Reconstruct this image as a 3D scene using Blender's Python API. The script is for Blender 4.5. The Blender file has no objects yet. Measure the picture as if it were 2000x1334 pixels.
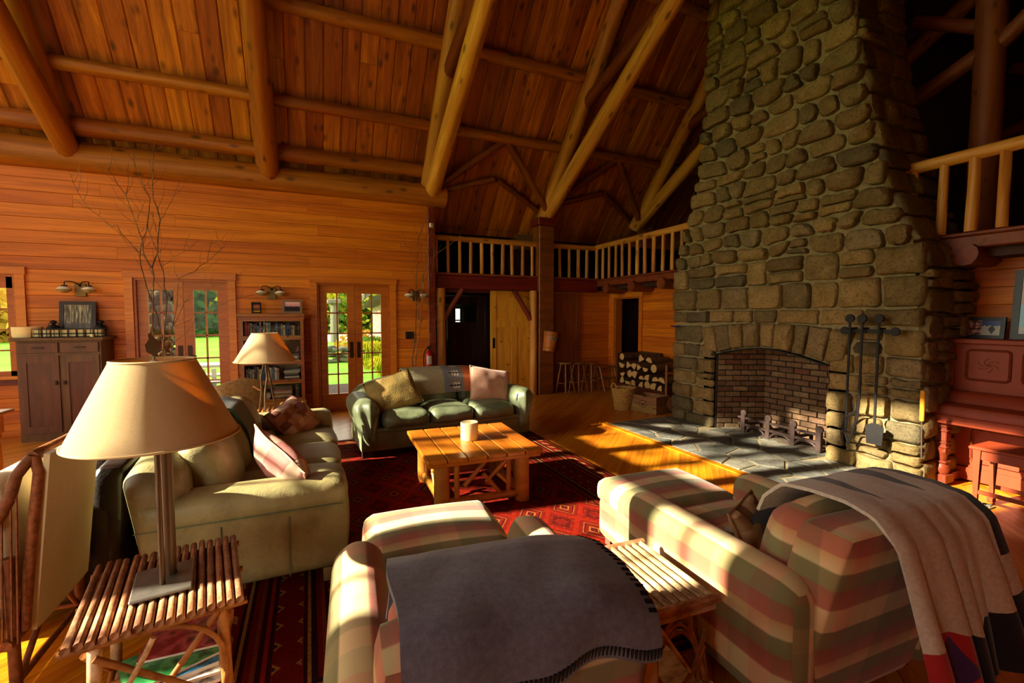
import bpy, bmesh, math, random
from mathutils import Vector, Matrix, noise, Quaternion
R = math.radians
sc = bpy.context.scene
COL = sc.collection

# ------------------------------------------------------------------ camera
cam_d = bpy.data.cameras.new('camera'); cam = bpy.data.objects.new('camera', cam_d); COL.objects.link(cam)
cam_d.sensor_width = 36.0; cam_d.lens = 889.0 / 2000 * 36.0; cam_d.clip_start = 0.05; cam_d.clip_end = 400
cam.location = (0, 0, 1.54)
cam.rotation_euler = (math.pi/2 - math.atan(49/889.0), 0, -math.atan(395/math.hypot(889, 49)))
sc.camera = cam

# ------------------------------------------------------------------ world, sun, exposure
w = bpy.data.worlds.new('sky'); sc.world = w; w.use_nodes = True
nt = w.node_tree; bg = nt.nodes['Background']
tc = nt.nodes.new('ShaderNodeTexCoord'); sep = nt.nodes.new('ShaderNodeSeparateXYZ'); rmp = nt.nodes.new('ShaderNodeValToRGB')
nt.links.new(tc.outputs['Generated'], sep.inputs[0]); nt.links.new(sep.outputs['Z'], rmp.inputs[0])
rmp.color_ramp.elements[0].position = 0.0; rmp.color_ramp.elements[0].color = (0.95, 0.86, 0.68, 1)
rmp.color_ramp.elements[1].position = 0.7; rmp.color_ramp.elements[1].color = (0.72, 0.70, 0.64, 1)
nt.links.new(rmp.outputs[0], bg.inputs['Color']); bg.inputs['Strength'].default_value = 7.4
sd = bpy.data.lights.new('sun', 'SUN'); sun = bpy.data.objects.new('sun', sd); COL.objects.link(sun)
sd.energy = 21.0; sd.angle = R(0.6); sd.color = (1.0, 0.87, 0.68)
SUN_DIR = Vector((math.cos(R(29))*0.992, -math.cos(R(29))*0.128, -math.sin(R(29))))
sun.rotation_euler = SUN_DIR.to_track_quat('-Z', 'Y').to_euler(); sun.location = (-20, 5, 15)
# portals in the glazed gable and the added front opening (they only steer sampling of the sky)
def portal(loc, rot, sx, sy):
    d = bpy.data.lights.new('portal', 'AREA'); d.shape = 'RECTANGLE'; d.size = sx; d.size_y = sy
    d.cycles.is_portal = True
    o = bpy.data.objects.new('portal', d); COL.objects.link(o); o.location = loc; o.rotation_euler = rot
portal((-5.32, 4.35, 3.45), (0, R(-90), 0), 6.3, 4.7)
portal((-3.4, -1.0, 1.65), (R(90), 0, 0), 2.8, 1.6)
sc.view_settings.view_transform = 'Standard'; sc.view_settings.look = 'None'
sc.view_settings.gamma = 1.0; sc.view_settings.use_curve_mapping = False
sc.view_settings.exposure = 0.56
cy = sc.cycles
cy.max_bounces = 6; cy.diffuse_bounces = 4; cy.glossy_bounces = 2; cy.transparent_max_bounces = 8; cy.transmission_bounces = 3
cy.caustics_reflective = False; cy.caustics_refractive = False; cy.sample_clamp_indirect = 6.0; cy.adaptive_threshold = 0.04; cy.adaptive_min_samples = 16

# ------------------------------------------------------------------ helpers
MW = {}
I4 = Matrix.Identity(4)
def T(x, y, z): return Matrix.Translation((x, y, z))
def RZ(a): return Matrix.Rotation(R(a), 4, 'Z')
def RX(a): return Matrix.Rotation(R(a), 4, 'X')
def RY(a): return Matrix.Rotation(R(a), 4, 'Y')
def S(x, y=None, z=None):
    return Matrix.Diagonal((x, x if y is None else y, x if z is None else z, 1))
def along(p0, p1, up=Vector((0, 0, 1))):
    """matrix with origin p0, local X towards p1"""
    x = (Vector(p1)-Vector(p0)).normalized()
    if abs(x.dot(up)) > 0.99: up = Vector((0, 1, 0))
    y = up.cross(x).normalized(); z = x.cross(y)
    m = Matrix((x, y, z)).transposed().to_4x4(); m.translation = p0
    return m

def tag(o, label=None, cat=None, group=None, kind=None):
    if label: o['label'] = label
    if cat: o['category'] = cat
    if group: o['group'] = group
    if kind: o['kind'] = kind
    return o

def root(name, M=I4, label=None, cat=None, group=None, kind=None):
    o = bpy.data.objects.new(name, None); COL.objects.link(o); o.empty_display_size = 0.1
    o.matrix_basis = M; MW[o] = M.copy()
    return tag(o, label, cat, group, kind)

def link(name, me, mat=None, parent=None, M=I4, world=False):
    """M is local to the parent, or a world matrix when world=True"""
    o = bpy.data.objects.new(name, me); COL.objects.link(o)
    if mat is not None and not me.materials: me.materials.append(mat)
    if parent is not None:
        o.parent = parent
        L = (MW[parent].inverted() @ M) if world else M
        o.matrix_basis = L; MW[o] = MW[parent] @ L
    else:
        o.matrix_basis = M; MW[o] = M.copy()
    return o

class G:
    def __init__(s): s.v = []; s.f = []; s.uv = None
    def add(s, vs, fs, M=None):
        b = len(s.v)
        s.v += [tuple(M @ Vector(p)) if M is not None else tuple(p) for p in vs]
        s.f += [tuple(i+b for i in f) for f in fs]; return s
    def box(s, c, d, rz=0, M=None, bev=0.0):
        x, y, z = d[0]/2, d[1]/2, d[2]/2
        m = T(*c) @ RZ(rz)
        if M is not None: m = M @ m
        if bev > 0:
            bm = bmesh.new(); bmesh.ops.create_cube(bm, size=1, matrix=S(*d))
            bmesh.ops.bevel(bm, geom=bm.edges[:], offset=bev, segments=1, affect='EDGES')
            bm.verts.index_update()
            s.add([q.co[:] for q in bm.verts], [[q.index for q in f.verts] for f in bm.faces], m); bm.free(); return s
        vs = [(-x,-y,-z),(x,-y,-z),(x,y,-z),(-x,y,-z),(-x,-y,z),(x,-y,z),(x,y,z),(-x,y,z)]
        fs = [(0,3,2,1),(4,5,6,7),(0,1,5,4),(1,2,6,5),(2,3,7,6),(3,0,4,7)]
        return s.add(vs, fs, m)
    def b2(s, x0, x1, y0, y1, z0, z1, bev=0.0, M=None):
        return s.box(((x0+x1)/2,(y0+y1)/2,(z0+z1)/2), (abs(x1-x0),abs(y1-y0),abs(z1-z0)), bev=bev, M=M)
    def rbox(s, c, d, r, seg=8, fn=None, M=None):
        """rounded box: cube grid snapped to a rounded shape; fn(unit, co) deforms"""
        hx, hy, hz = d[0]/2, d[1]/2, d[2]/2; r = min(r, hx, hy, hz)
        n = seg; idx = {}; vs = []; fs = []
        def vert(i, j, k):
            q = (i, j, k)
            if q in idx: return idx[q]
            u = Vector((2*i/n-1, 2*j/n-1, 2*k/n-1))
            p = Vector((u.x*hx, u.y*hy, u.z*hz))
            c0 = Vector((max(-hx+r, min(hx-r, p.x)), max(-hy+r, min(hy-r, p.y)), max(-hz+r, min(hz-r, p.z))))
            dd = p-c0
            if dd.length > 1e-9: p = c0 + dd.normalized()*min(r, max(abs(dd.x), abs(dd.y), abs(dd.z)))
            if fn: p = Vector(fn(u, p))
            idx[q] = len(vs); vs.append(p); return idx[q]
        for a in range(n):
            for b in range(n):
                fs += [(vert(a,b,0),vert(a,b+1,0),vert(a+1,b+1,0),vert(a+1,b,0)),
                       (vert(a,b,n),vert(a+1,b,n),vert(a+1,b+1,n),vert(a,b+1,n)),
                       (vert(a,0,b),vert(a+1,0,b),vert(a+1,0,b+1),vert(a,0,b+1)),
                       (vert(a,n,b),vert(a,n,b+1),vert(a+1,n,b+1),vert(a+1,n,b)),
                       (vert(0,a,b),vert(0,a,b+1),vert(0,a+1,b+1),vert(0,a+1,b)),
                       (vert(n,a,b),vert(n,a+1,b),vert(n,a+1,b+1),vert(n,a,b+1))]
        m = T(*c)
        if M is not None: m = M @ m
        return s.add(vs, fs, m)
    def tube(s, pts, r, n=8, caps=True, M=None, closed=False):
        pts = [Vector(p) for p in pts]; k = len(pts)
        rs = [r]*k if not isinstance(r, (list, tuple)) else list(r)
        vs = []; fs = []; prev = None
        for i, p in enumerate(pts):
            if closed: t = pts[(i+1) % k]-pts[i-1]
            else: t = pts[min(i+1, k-1)]-pts[max(i-1, 0)]
            t = t.normalized()
            if prev is None:
                a = Vector((0,0,1)) if abs(t.z) < 0.9 else Vector((1,0,0))
                a = (a - t*a.dot(t)).normalized()
            else:
                a = prev - t*prev.dot(t); a = a.normalized() if a.length > 1e-6 else t.orthogonal().normalized()
            prev = a; b = t.cross(a)
            for j in range(n):
                an = 2*math.pi*j/n
                vs.append(p + (a*math.cos(an)+b*math.sin(an))*rs[i])
        for i in range(k if closed else k-1):
            for j in range(n):
                i2 = (i+1) % k; j2 = (j+1) % n
                fs.append((i*n+j, i*n+j2, i2*n+j2, i2*n+j))
        if caps and not closed:
            fs.append(tuple(range(n-1, -1, -1))); fs.append(tuple((k-1)*n+j for j in range(n)))
        return s.add(vs, fs, M)
    def cyl(s, p0, p1, r0, r1=None, n=12, M=None):
        return s.tube([p0, p1], [r0, r0 if r1 is None else r1], n, True, M)
    def lathe(s, prof, n=20, c=(0,0,0), M=None, caps=True):
        vs = []; fs = []; k = len(prof)
        for (r, z) in prof:
            for j in range(n):
                a = 2*math.pi*j/n; vs.append((c[0]+r*math.cos(a), c[1]+r*math.sin(a), c[2]+z))
        for i in range(k-1):
            for j in range(n):
                j2 = (j+1) % n; fs.append((i*n+j, i*n+j2, (i+1)*n+j2, (i+1)*n+j))
        if caps:
            fs.append(tuple(range(n-1, -1, -1))); fs.append(tuple((k-1)*n+j for j in range(n)))
        return s.add(vs, fs, M)
    def prism(s, poly, h0, h1, axis='z', M=None):
        n = len(poly)
        def mp(a, b, h):
            return (a, b, h) if axis == 'z' else ((h, a, b) if axis == 'x' else (a, h, b))
        vs = [mp(a, b, h0) for a, b in poly]+[mp(a, b, h1) for a, b in poly]
        fs = [tuple(range(n-1, -1, -1)), tuple(range(n, 2*n))]
        for i in range(n): fs.append((i, (i+1) % n, n+(i+1) % n, n+i))
        return s.add(vs, fs, M)
    def sheet(s, rows, th=0.01, M=None):
        """rows of points -> thin closed sheet of thickness th"""
        a = len(rows); b = len(rows[0]); P = [[Vector(p) for p in r] for r in rows]
        vs = []; N = []
        for i in range(a):
            for j in range(b):
                du = P[min(i+1,a-1)][j]-P[max(i-1,0)][j]; dv = P[i][min(j+1,b-1)]-P[i][max(j-1,0)]
                nn = du.cross(dv); nn = nn.normalized() if nn.length > 1e-9 else Vector((0,0,1))
                N.append(nn); vs.append(P[i][j])
        vs2 = [v-n*th for v, n in zip(vs, N)]; fs = []; o = a*b
        for i in range(a-1):
            for j in range(b-1):
                q = (i*b+j, (i+1)*b+j, (i+1)*b+j+1, i*b+j+1); fs.append(q); fs.append(tuple(o+x for x in q[::-1]))
        for i in range(a-1):
            fs.append((i*b, o+i*b, o+(i+1)*b, (i+1)*b)); fs.append((i*b+b-1, (i+1)*b+b-1, o+(i+1)*b+b-1, o+i*b+b-1))
        for j in range(b-1):
            fs.append((j, j+1, o+j+1, o+j)); e = (a-1)*b; fs.append((e+j, o+e+j, o+e+j+1, e+j+1))
        return s.add(vs+vs2, fs, M)
    def xf(s, M): s.v = [tuple(M @ Vector(p)) for p in s.v]; return s
    def warp(s, fn): s.v = [tuple(fn(Vector(p))) for p in s.v]; return s
    def mesh(s, name, smooth=None, uv=None):
        me = bpy.data.meshes.new(name); me.from_pydata(s.v, [], s.f); me.validate()
        bm = bmesh.new(); bm.from_mesh(me); bmesh.ops.recalc_face_normals(bm, faces=bm.faces[:]); bm.to_mesh(me); bm.free()
        if smooth is not None:
            me.polygons.foreach_set('use_smooth', [True]*len(me.polygons))
            if smooth < 180: me.set_sharp_from_angle(angle=R(smooth))
        if uv:
            l = me.uv_layers.new(name='UVMap')
            for p in me.polygons:
                for li in p.loop_indices:
                    l.data[li].uv = uv(p.normal, me.vertices[me.loops[li].vertex_index].co)
        return me
    def obj(s, name, mat, parent=None, M=I4, smooth=None, uv=None, world=False):
        return link(name, s.mesh(name, smooth, uv), mat, parent, M, world)

def copy_tree(o, parent=None, M=None):
    c = o.copy(); COL.objects.link(c); c.parent = parent
    if M is not None: c.matrix_basis = M
    MW[c] = (MW[parent] @ c.matrix_basis) if parent is not None else c.matrix_basis.copy()
    for ch in list(o.children): copy_tree(ch, c)
    return c

rng = random.Random(7)
def U(a, b): return rng.uniform(a, b)
def fbm(p, s=1.0, o=3):
    return noise.fractal(Vector(p)*s, 0.6, 2.0, o)

def log_mesh(L, r0, r1, n=12, seed=0, bow=0.0, wob=0.06, segs=None):
    """a peeled log along local X with slight swellings, knots and bow"""
    g = G(); k = segs or max(4, int(L/0.3)); vs = []; fs = []
    for i in range(k+1):
        t = i/k; x = t*L; r = r0+(r1-r0)*t
        oy = bow*math.sin(math.pi*t)*math.cos(seed); oz = bow*math.sin(math.pi*t)*math.sin(seed)
        for j in range(n):
            a = 2*math.pi*j/n
            rr = r*(1+wob*noise.noise(Vector((x*1.7+seed*3.1, math.cos(a)*1.3, math.sin(a)*1.3+seed))))
            vs.append((x, oy+rr*math.cos(a), oz+rr*math.sin(a)))
    for i in range(k):
        for j in range(n): fs.append((i*n+j, i*n+(j+1) % n, (i+1)*n+(j+1) % n, (i+1)*n+j))
    fs.append(tuple(range(n-1,-1,-1))); fs.append(tuple(k*n+j for j in range(n)))
    g.add(vs, fs); return g
_ls = [0]
def log(name, p0, p1, r0, r1, mat, parent=None, bow=0.0, n=12, wob=0.06):
    _ls[0] += 1
    L = (Vector(p1)-Vector(p0)).length
    return log_mesh(L, r0, r1, n, _ls[0]*1.37, bow, wob).obj(name, mat, parent, along(p0, p1), smooth=50, world=True)
# ------------------------------------------------------------------ materials
def lin(c): 
    c = c/255.0
    return c/12.92 if c <= 0.04045 else ((c+0.055)/1.055)**2.4
def rgb(r, g, b): return (lin(r), lin(g), lin(b), 1)
class N:
    """tiny node helper"""
    def __init__(s, name):
        s.m = bpy.data.materials.new(name); s.m.use_nodes = True; s.t = s.m.node_tree
        s.b = s.t.nodes['Principled BSDF']; s.out = s.t.nodes['Material Output']
    def n(s, typ, **kw):
        q = s.t.nodes.new('ShaderNode'+typ)
        for k, v in kw.items():
            if hasattr(q, k): setattr(q, k, v)
        return q
    def set(s, sock, v):
        if hasattr(v, 'is_linked') or hasattr(v, 'links'): s.t.links.new(v, sock)
        else: sock.default_value = v
    def coord(s, which='Object', scale=(1,1,1), rot=(0,0,0), loc=(0,0,0)):
        a = s.n('TexCoord'); m = s.n('Mapping'); s.t.links.new(a.outputs[which], m.inputs[0])
        m.inputs['Scale'].default_value = scale; m.inputs['Rotation'].default_value = rot; m.inputs['Location'].default_value = loc
        return m.outputs[0]
    def noise(s, vec, scale=5, detail=3, rough=0.6, dist=0.0, out='Fac'):
        q = s.n('TexNoise'); s.t.links.new(vec, q.inputs['Vector'])
        q.inputs['Scale'].default_value = scale; q.inputs['Detail'].default_value = detail
        q.inputs['Roughness'].default_value = rough; q.inputs['Distortion'].default_value = dist
        return q.outputs[out]
    def ramp(s, fac, stops, interp='LINEAR'):
        q = s.n('ValToRGB'); s.set(q.inputs[0], fac); e = q.color_ramp; e.interpolation = interp
        while len(e.elements) < len(stops): e.elements.new(0.5)
        for i, (p, c) in enumerate(stops):
            e.elements[i].position = p; e.elements[i].color = c if len(c) == 4 else (*c, 1)
        return q.outputs[0]
    def mix(s, fac, a, b, mode='MIX'):
        q = s.n('Mix'); q.data_type = 'RGBA'; q.blend_type = mode
        s.set(q.inputs[0], fac); s.set(q.inputs[6], a); s.set(q.inputs[7], b); return q.outputs[2]
    def math(s, op, a, b=0.0, c=None, clamp=False):
        q = s.n('Math'); q.operation = op; q.use_clamp = clamp
        s.set(q.inputs[0], a); s.set(q.inputs[1], b)
        if c is not None: s.set(q.inputs[2], c)
        return q.outputs[0]
    def rand(s): return s.n('ObjectInfo').outputs['Random']
    def sep(s, vec):
        q = s.n('SeparateXYZ'); s.t.links.new(vec, q.inputs[0]); return q.outputs
    def hsv(s, col, h=0.5, sa=1.0, v=1.0):
        q = s.n('HueSaturation'); s.set(q.inputs['Hue'], h); s.set(q.inputs['Saturation'], sa); s.set(q.inputs['Value'], v)
        s.set(q.inputs['Color'], col); return q.outputs[0]
    def bump(s, h, strength=0.3, dist=0.01):
        q = s.n('Bump'); q.inputs['Strength'].default_value = strength; q.inputs['Distance'].default_value = dist
        s.t.links.new(h, q.inputs['Height']); s.t.links.new(q.outputs[0], s.b.inputs['Normal'])
    def fin(s, col=None, rough=0.6, metal=0.0, spec=0.4):
        if col is not None: s.set(s.b.inputs['Base Color'], col)
        s.set(s.b.inputs['Roughness'], rough); s.set(s.b.inputs['Metallic'], metal)
        s.b.inputs['Specular IOR Level'].default_value = spec
        return s.m

def wood(name, c0, c1, c2=None, rough=0.45, var=0.35, grain=(2.0, 28, 28), knots=True, spec=0.4, bump=0.15, hue=0.02, ks=(3.2,7,7), kr=(0.05,0.16)):
    k = N(name); co = k.coord('Object', grain)
    rnd = k.rand()
    sh = k.n('VectorMath'); sh.operation = 'ADD'; k.t.links.new(co, sh.inputs[0])
    cb = k.n('CombineXYZ'); k.t.links.new(k.math('MULTIPLY', rnd, 37.0), cb.inputs[0]); k.t.links.new(k.math('MULTIPLY', rnd, 91.0), cb.inputs[1])
    k.t.links.new(cb.outputs[0], sh.inputs[1]); v = sh.outputs[0]
    f = k.noise(v, 1.0, 4, 0.65, 0.6)
    col = k.ramp(f, [(0.25, c0), (0.55, c1), (0.8, c2 or c1)])
    if knots:
        kc = k.coord('Object', ks); k2 = k.n('VectorMath'); k2.operation = 'ADD'
        k.t.links.new(kc, k2.inputs[0]); k.t.links.new(cb.outputs[0], k2.inputs[1])
        vo = k.n('TexVoronoi'); k.t.links.new(k2.outputs[0], vo.inputs['Vector']); vo.inputs['Scale'].default_value = 1.0
        kn = k.ramp(vo.outputs['Distance'], [(kr[0], (1,1,1)), (kr[1], (0,0,0))])
        kn2 = k.math('MULTIPLY', kn, 0.75)
        col = k.mix(kn2, col, tuple(x*0.22 for x in c0[:3])+(1,))
    col = k.hsv(col, k.math('MULTIPLY_ADD', rnd, hue*2, 0.5-hue), 1.0, k.math('MULTIPLY_ADD', rnd, 2*var, 1.0-var))
    k.bump(f, bump, 0.004)
    return k.fin(col, rough, 0, spec)

def plain(name, col, rough=0.6, metal=0.0, spec=0.4, nz=0.0, sc_=8.0, bump=0.0, bscale=60):
    k = N(name); c = col
    if nz > 0:
        f = k.noise(k.coord('Object'), sc_, 4, 0.6)
        a = tuple(x*(1-nz) for x in col[:3])+(1,); b = tuple(min(1, x*(1+nz)) for x in col[:3])+(1,)
        c = k.ramp(f, [(0.3, a), (0.7, b)])
    if bump > 0: k.bump(k.noise(k.coord('Object'), bscale, 3, 0.6), bump, 0.004)
    return k.fin(c, rough, metal, spec)

def thin_glass(name, tint, gloss=0.08):
    k = N(name); t = k.n('BsdfTransparent'); t.inputs[0].default_value = tint
    g = k.n('BsdfGlossy'); g.inputs['Roughness'].default_value = 0.03
    fr = k.n('Fresnel'); fr.inputs[0].default_value = 1.45
    mx = k.n('MixShader'); k.t.links.new(k.math('MULTIPLY', fr.outputs[0], gloss*10), mx.inputs[0])
    k.t.links.new(t.outputs[0], mx.inputs[1]); k.t.links.new(g.outputs[0], mx.inputs[2])
    k.t.links.new(mx.outputs[0], k.out.inputs['Surface']); return k.m

MT = {}
MT['wall'] = wood('wall_board', rgb(160,78,6), rgb(210,112,10), rgb(224,134,20), rough=0.5, var=0.13, grain=(0.8,10,22), knots=False, hue=0.005)
MT['ceil'] = wood('ceiling_board', rgb(112,50,5), rgb(184,98,12), rgb(222,136,22), rough=0.55, var=0.32, grain=(1.0,11,11), hue=0.01, ks=(3.0,6,6), kr=(0.08,0.25))
MT['log'] = wood('peeled_log', rgb(148,84,24), rgb(206,138,52), rgb(232,174,88), rough=0.5, var=0.16, grain=(0.7,12,12), hue=0.008, bump=0.5, ks=(2.6,6,6), kr=(0.09,0.2))
MT['log2'] = wood('amber_log', rgb(122,62,10), rgb(164,92,18), rgb(188,118,32), rough=0.5, var=0.16, grain=(0.7,12,12), hue=0.008, bump=0.5, ks=(2.6,6,6), kr=(0.09,0.22))
MT['logdark'] = wood('dark_log', rgb(96,40,12), rgb(130,60,20), rgb(150,80,30), rough=0.55, var=0.2, grain=(0.8,9,9), hue=0.01)
MT['beam'] = wood('stained_beam', rgb(84,30,10), rgb(120,46,14), rgb(136,60,20), rough=0.5, var=0.15, grain=(1,12,12), knots=False)
MT['trim'] = wood('casing_wood', rgb(176,94,18), rgb(208,118,26), rgb(222,136,40), rough=0.4, var=0.08, grain=(1.5,30,30), knots=False, hue=0.004)
MT['doorwood'] = wood('door_wood', rgb(146,72,14), rgb(182,98,22), rgb(196,110,30), rough=0.4, var=0.08, grain=(1.5,30,30), knots=False, hue=0.004)
MT['pine'] = wood('pine_panel', rgb(190,122,26), rgb(222,156,44), rgb(232,174,66), rough=0.5, var=0.06, grain=(14,14,1.5), hue=0.004)
MT['floor'] = wood('floor_strip', rgb(168,92,14), rgb(204,124,22), rgb(220,144,32), rough=0.28, var=0.14, grain=(1.2,30,30), knots=False, spec=0.5, bump=0.06, hue=0.01)
MT['glass'] = thin_glass('door_glass', (0.62,0.63,0.6,1), 0.012)  # grey tint put into the panes to dim the daylit view outdoors
MT['clear'] = thin_glass('gable_glass', (0.93,0.94,0.93,1), 0.06)
MT['black'] = plain('black_iron', rgb(22,20,19), 0.55, 0.3, nz=0.3, sc_=20)
MT['bronze'] = plain('dark_bronze', rgb(60,44,28), 0.4, 0.8)
# ------------------------------------------------------------------ room shell
XL, XR, YB, YF = -5.2, 5.9, 7.85, -0.9
TAN = 1.13; ANG = math.degrees(math.atan(TAN))
def roofz(y): return 4.1 + (7.75-y)*TAN
RIDGE = 3.5

def clip(poly, a, b, c):
    """keep a*x+b*y<=c"""
    out = []
    for i in range(len(poly)):
        p, q = poly[i], poly[(i+1) % len(poly)]
        dp = a*p[0]+b*p[1]-c; dq = a*q[0]+b*q[1]-c
        if dp <= 0: out.append(p)
        if dp*dq < 0:
            t = dp/(dp-dq); out.append((p[0]+(q[0]-p[0])*t, p[1]+(q[1]-p[1])*t))
    return out

# floor: slab and diagonal strips
MT['sub'] = plain('underlay', rgb(40,20,8), 0.9)
floor = G().b2(XL-0.2, 8.0, YF-0.2, 11.2, -0.2, -0.022).obj('floor', MT['sub']); tag(floor, kind='structure')
W = 0.062
rect = [(XL, YF), (XR, YF), (XR, 8.15), (XL, 8.15)]
rect_r = None
c = -13.4/math.sqrt(2)
M45 = RZ(45)
while c < 6.9/math.sqrt(2):
    # local frame: x' along (1,1)/√2, y' along (-1,1)/√2 ; strip spans y' in [-c-W, -c]
    s2 = math.sqrt(0.5)
    P = [((x+y)*s2, (y-x)*s2) for x, y in rect]
    P = clip(P, 0, 1, -c-0.0007); P = clip(P, 0, -1, c+W-0.0007)
    if len(P) >= 3:
        xs = [p[0] for p in P]; x0 = min(xs); yc = -c-W/2
        P = [(p[0]-x0, p[1]-yc) for p in P]
        G().prism(P, -0.022, 0).obj('floor_board', MT['floor'], floor, M45 @ T(x0, yc, 0))
    c += W
G().b2(2.0, 4.2, 8.15, 10.6, -0.03, -0.002).obj('floor_back_room', MT['floor'], floor)
G().b2(5.9, 7.8, 6.6, 8.6, -0.03, -0.002).obj('floor_side_room', MT['floor'], floor)

# back wall with openings
OPEN = [(-4.45, -3.40, 0.78, 2.07), (-2.21, -1.09, 0.0, 2.07), (0.11, 1.24, 0.0, 2.07)]
g = G(); y0, y1 = YB+0.02, YB+0.16
xs = [XL-0.15]
for a, b, z0, z1 in OPEN:
    g.b2(xs[-1], a, y0, y1, 0, 3.6); g.b2(a, b, y0, y1, z1, 3.6)
    if z0 > 0: g.b2(a, b, y0, y1, 0, z0)
    xs.append(b)
g.b2(xs[-1], 2.0, y0, y1, 0, 3.6)
wall_back = g.obj('wall_back', MT['beam']); tag(wall_back, kind='structure')
def planks(parent, intervals_fn, z0, z1, h, place, mat, lmin=1.1, lmax=3.2, name='plank', th=0.02, seed=1):
    """courses of boards; place(a, z) -> world matrix whose local X runs along the wall and local -Y is the room side"""
    r = random.Random(seed); z = z0
    while z < z1-0.02:
        hh = min(h, z1-z)
        for a, b in intervals_fn(z, z+hh):
            x = a
            while x < b-0.01:
                L = r.uniform(lmin, lmax)
                if b-x-L < 0.5: L = b-x
                e = 0.0012; ch = 0.004
                prof = [(0, e), (-th+ch, e), (-th, e+ch), (-th, hh-e-ch), (-th+ch, hh-e), (0, hh-e)]
                pr = th + r.uniform(-0.001, 0.001)
                G().prism([(p[0]*pr/th, p[1]) for p in prof], e, L-e, axis='x').obj(name, mat, parent, place(x, z), world=True)
                x += L
        z += hh
def iv_back(z0, z1):
    iv = [(XL, 2.0)]
    for a, b, o0, o1 in OPEN:
        if z1 > o0+0.01 and z0 < o1-0.01:
            iv = [q for i in iv for q in ([(i[0], a), (b, i[1])] if i[0] < a and b < i[1] else [i])]
    return iv
planks(wall_back, iv_back, 0, 3.46, 0.165, lambda a, z: T(a, YB+0.02, z), MT['wall'], 1.8, 4.2, seed=3)

# gable wall (left end) with tall glazing, and front wall
GW = [(2.1, 2.64), (2.95, 4.1), (4.2, 5.3), (5.4, 6.6)]
GZ = [(0.25, 2.4), (2.52, 4.5), (4.62, 6.5)]
g = G(); xa, xb = XL-0.16, XL
g.b2(xa, xb, YF-0.2, GW[0][0], 0, 9.2); g.b2(xa, xb, GW[-1][1], 8.2, 0, 9.2)
for i in range(3): g.b2(xa, xb, GW[i][1], GW[i+1][0], 0, 9.2)
for a, b in GW:
    zz = 0
    for z0, z1 in GZ:
        top = z1
        if a > 5.4 and z1 > 6: top = 5.55
        if a < 2.2 and z1 > 4.6: continue
        g.b2(xa, xb, a, b, zz, z0); zz = top
    g.b2(xa, xb, a, b, zz, 9.2)
wall_left = g.obj('wall_left', MT['wall']); tag(wall_left, kind='structure')
for a, b in GW:
    for z0, z1 in GZ:
        if a > 5.4 and z1 > 6: z1 = 5.55
        if a < 2.2 and z1 > 4.6: continue
        wn = root('window_gable', T(XL-0.08, (a+b)/2, z0), kind='structure')
        ww, hh = b-a, z1-z0; g = G()
        for s in (-1, 1): g.box((0, s*(ww/2-0.025), hh/2), (0.08, 0.05, hh))
        g.box((0,0,0.025), (0.08, ww-0.1, 0.05)); g.box((0,0,hh-0.025), (0.08, ww-0.1, 0.05)); g.box((0,0,hh/2), (0.05, ww-0.1, 0.03)); g.box((0,0,hh/2), (0.05, 0.03, hh-0.1))
        g.obj('window_frame', MT['trim'], wn)
        G().box((0,0,hh/2), (0.006, ww-0.08, hh-0.08)).obj('pane', MT['clear'], wn)
g = G(); g.b2(XL-0.2, -4.8, YF-0.2, YF, 0, 5.2); g.b2(-2.0, 11, YF-0.2, YF, 0, 5.2); g.b2(-4.8, -2.0, YF-0.2, YF, 0, 0.85); g.b2(-4.8, -2.0, YF-0.2, YF, 2.45, 5.2)  # unseen window opening added to bring in fill light from behind
for xm in (-3.4,): g.b2(xm-0.05, xm+0.05, YF-0.15, YF-0.05, 0.85, 2.45)
wall_front = g.obj('wall_front', MT['wall']); tag(wall_front, kind='structure')

# ceiling: decks and the boards of the visible slope
dk = 0.12
YE = 8.6
ceil = G()
n = (0, math.sin(R(ANG)), math.cos(R(ANG)))
ceil.prism([(YE, roofz(YE)+0.03), (RIDGE, roofz(RIDGE)+0.03), (RIDGE, roofz(RIDGE)+0.03+dk*1.5), (YE, roofz(YE)+0.03+dk*1.5)], XL-0.2, 10.2, axis='x')
ceil.prism([(RIDGE, roofz(RIDGE)+0.03), (-1.4, roofz(RIDGE)+0.03-(RIDGE+1.4)*TAN), (-1.4, roofz(RIDGE)+0.2-(RIDGE+1.4)*TAN), (RIDGE, roofz(RIDGE)+0.2)], XL-0.2, 10.2, axis='x')
ceiling = ceil.obj('ceiling', MT['logdark']); tag(ceiling, kind='structure')
x = XL; bw = 0.235; Ls = (YE-RIDGE)/math.cos(R(ANG))
r_ = random.Random(11)
while x < 10.0:
    wv = bw*r_.uniform(0.92, 1.08)
    cuts = [0, Ls]
    if r_.random() < 0.5: cuts = [0, r_.uniform(1.5, 6), Ls]
    for a, b in zip(cuts, cuts[1:]):
        ch = 0.012; w2 = wv-0.004
        prof = [(0, 0.024), (0, 0.012), (ch, 0), (w2-ch, 0), (w2, 0.012), (w2, 0.024)]
        # local X up the slope, local Y along -world X
        yy = YE-a*math.cos(R(ANG)); zz = roofz(YE)+a*math.sin(R(ANG))
        xa_ = Vector((0, -math.cos(R(ANG)), math.sin(R(ANG)))); ya_ = Vector((1, 0, 0)); za_ = xa_.cross(ya_)
        if za_.z < 0: za_ = -za_
        m = Matrix((xa_, ya_, za_)).transposed().to_4x4(); m.translation = (x, yy, zz)
        G().prism(prof, 0.001, b-a-0.002, axis='x').obj('ceiling_board', MT['ceil'], ceiling, m, world=True)
    x += wv

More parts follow.
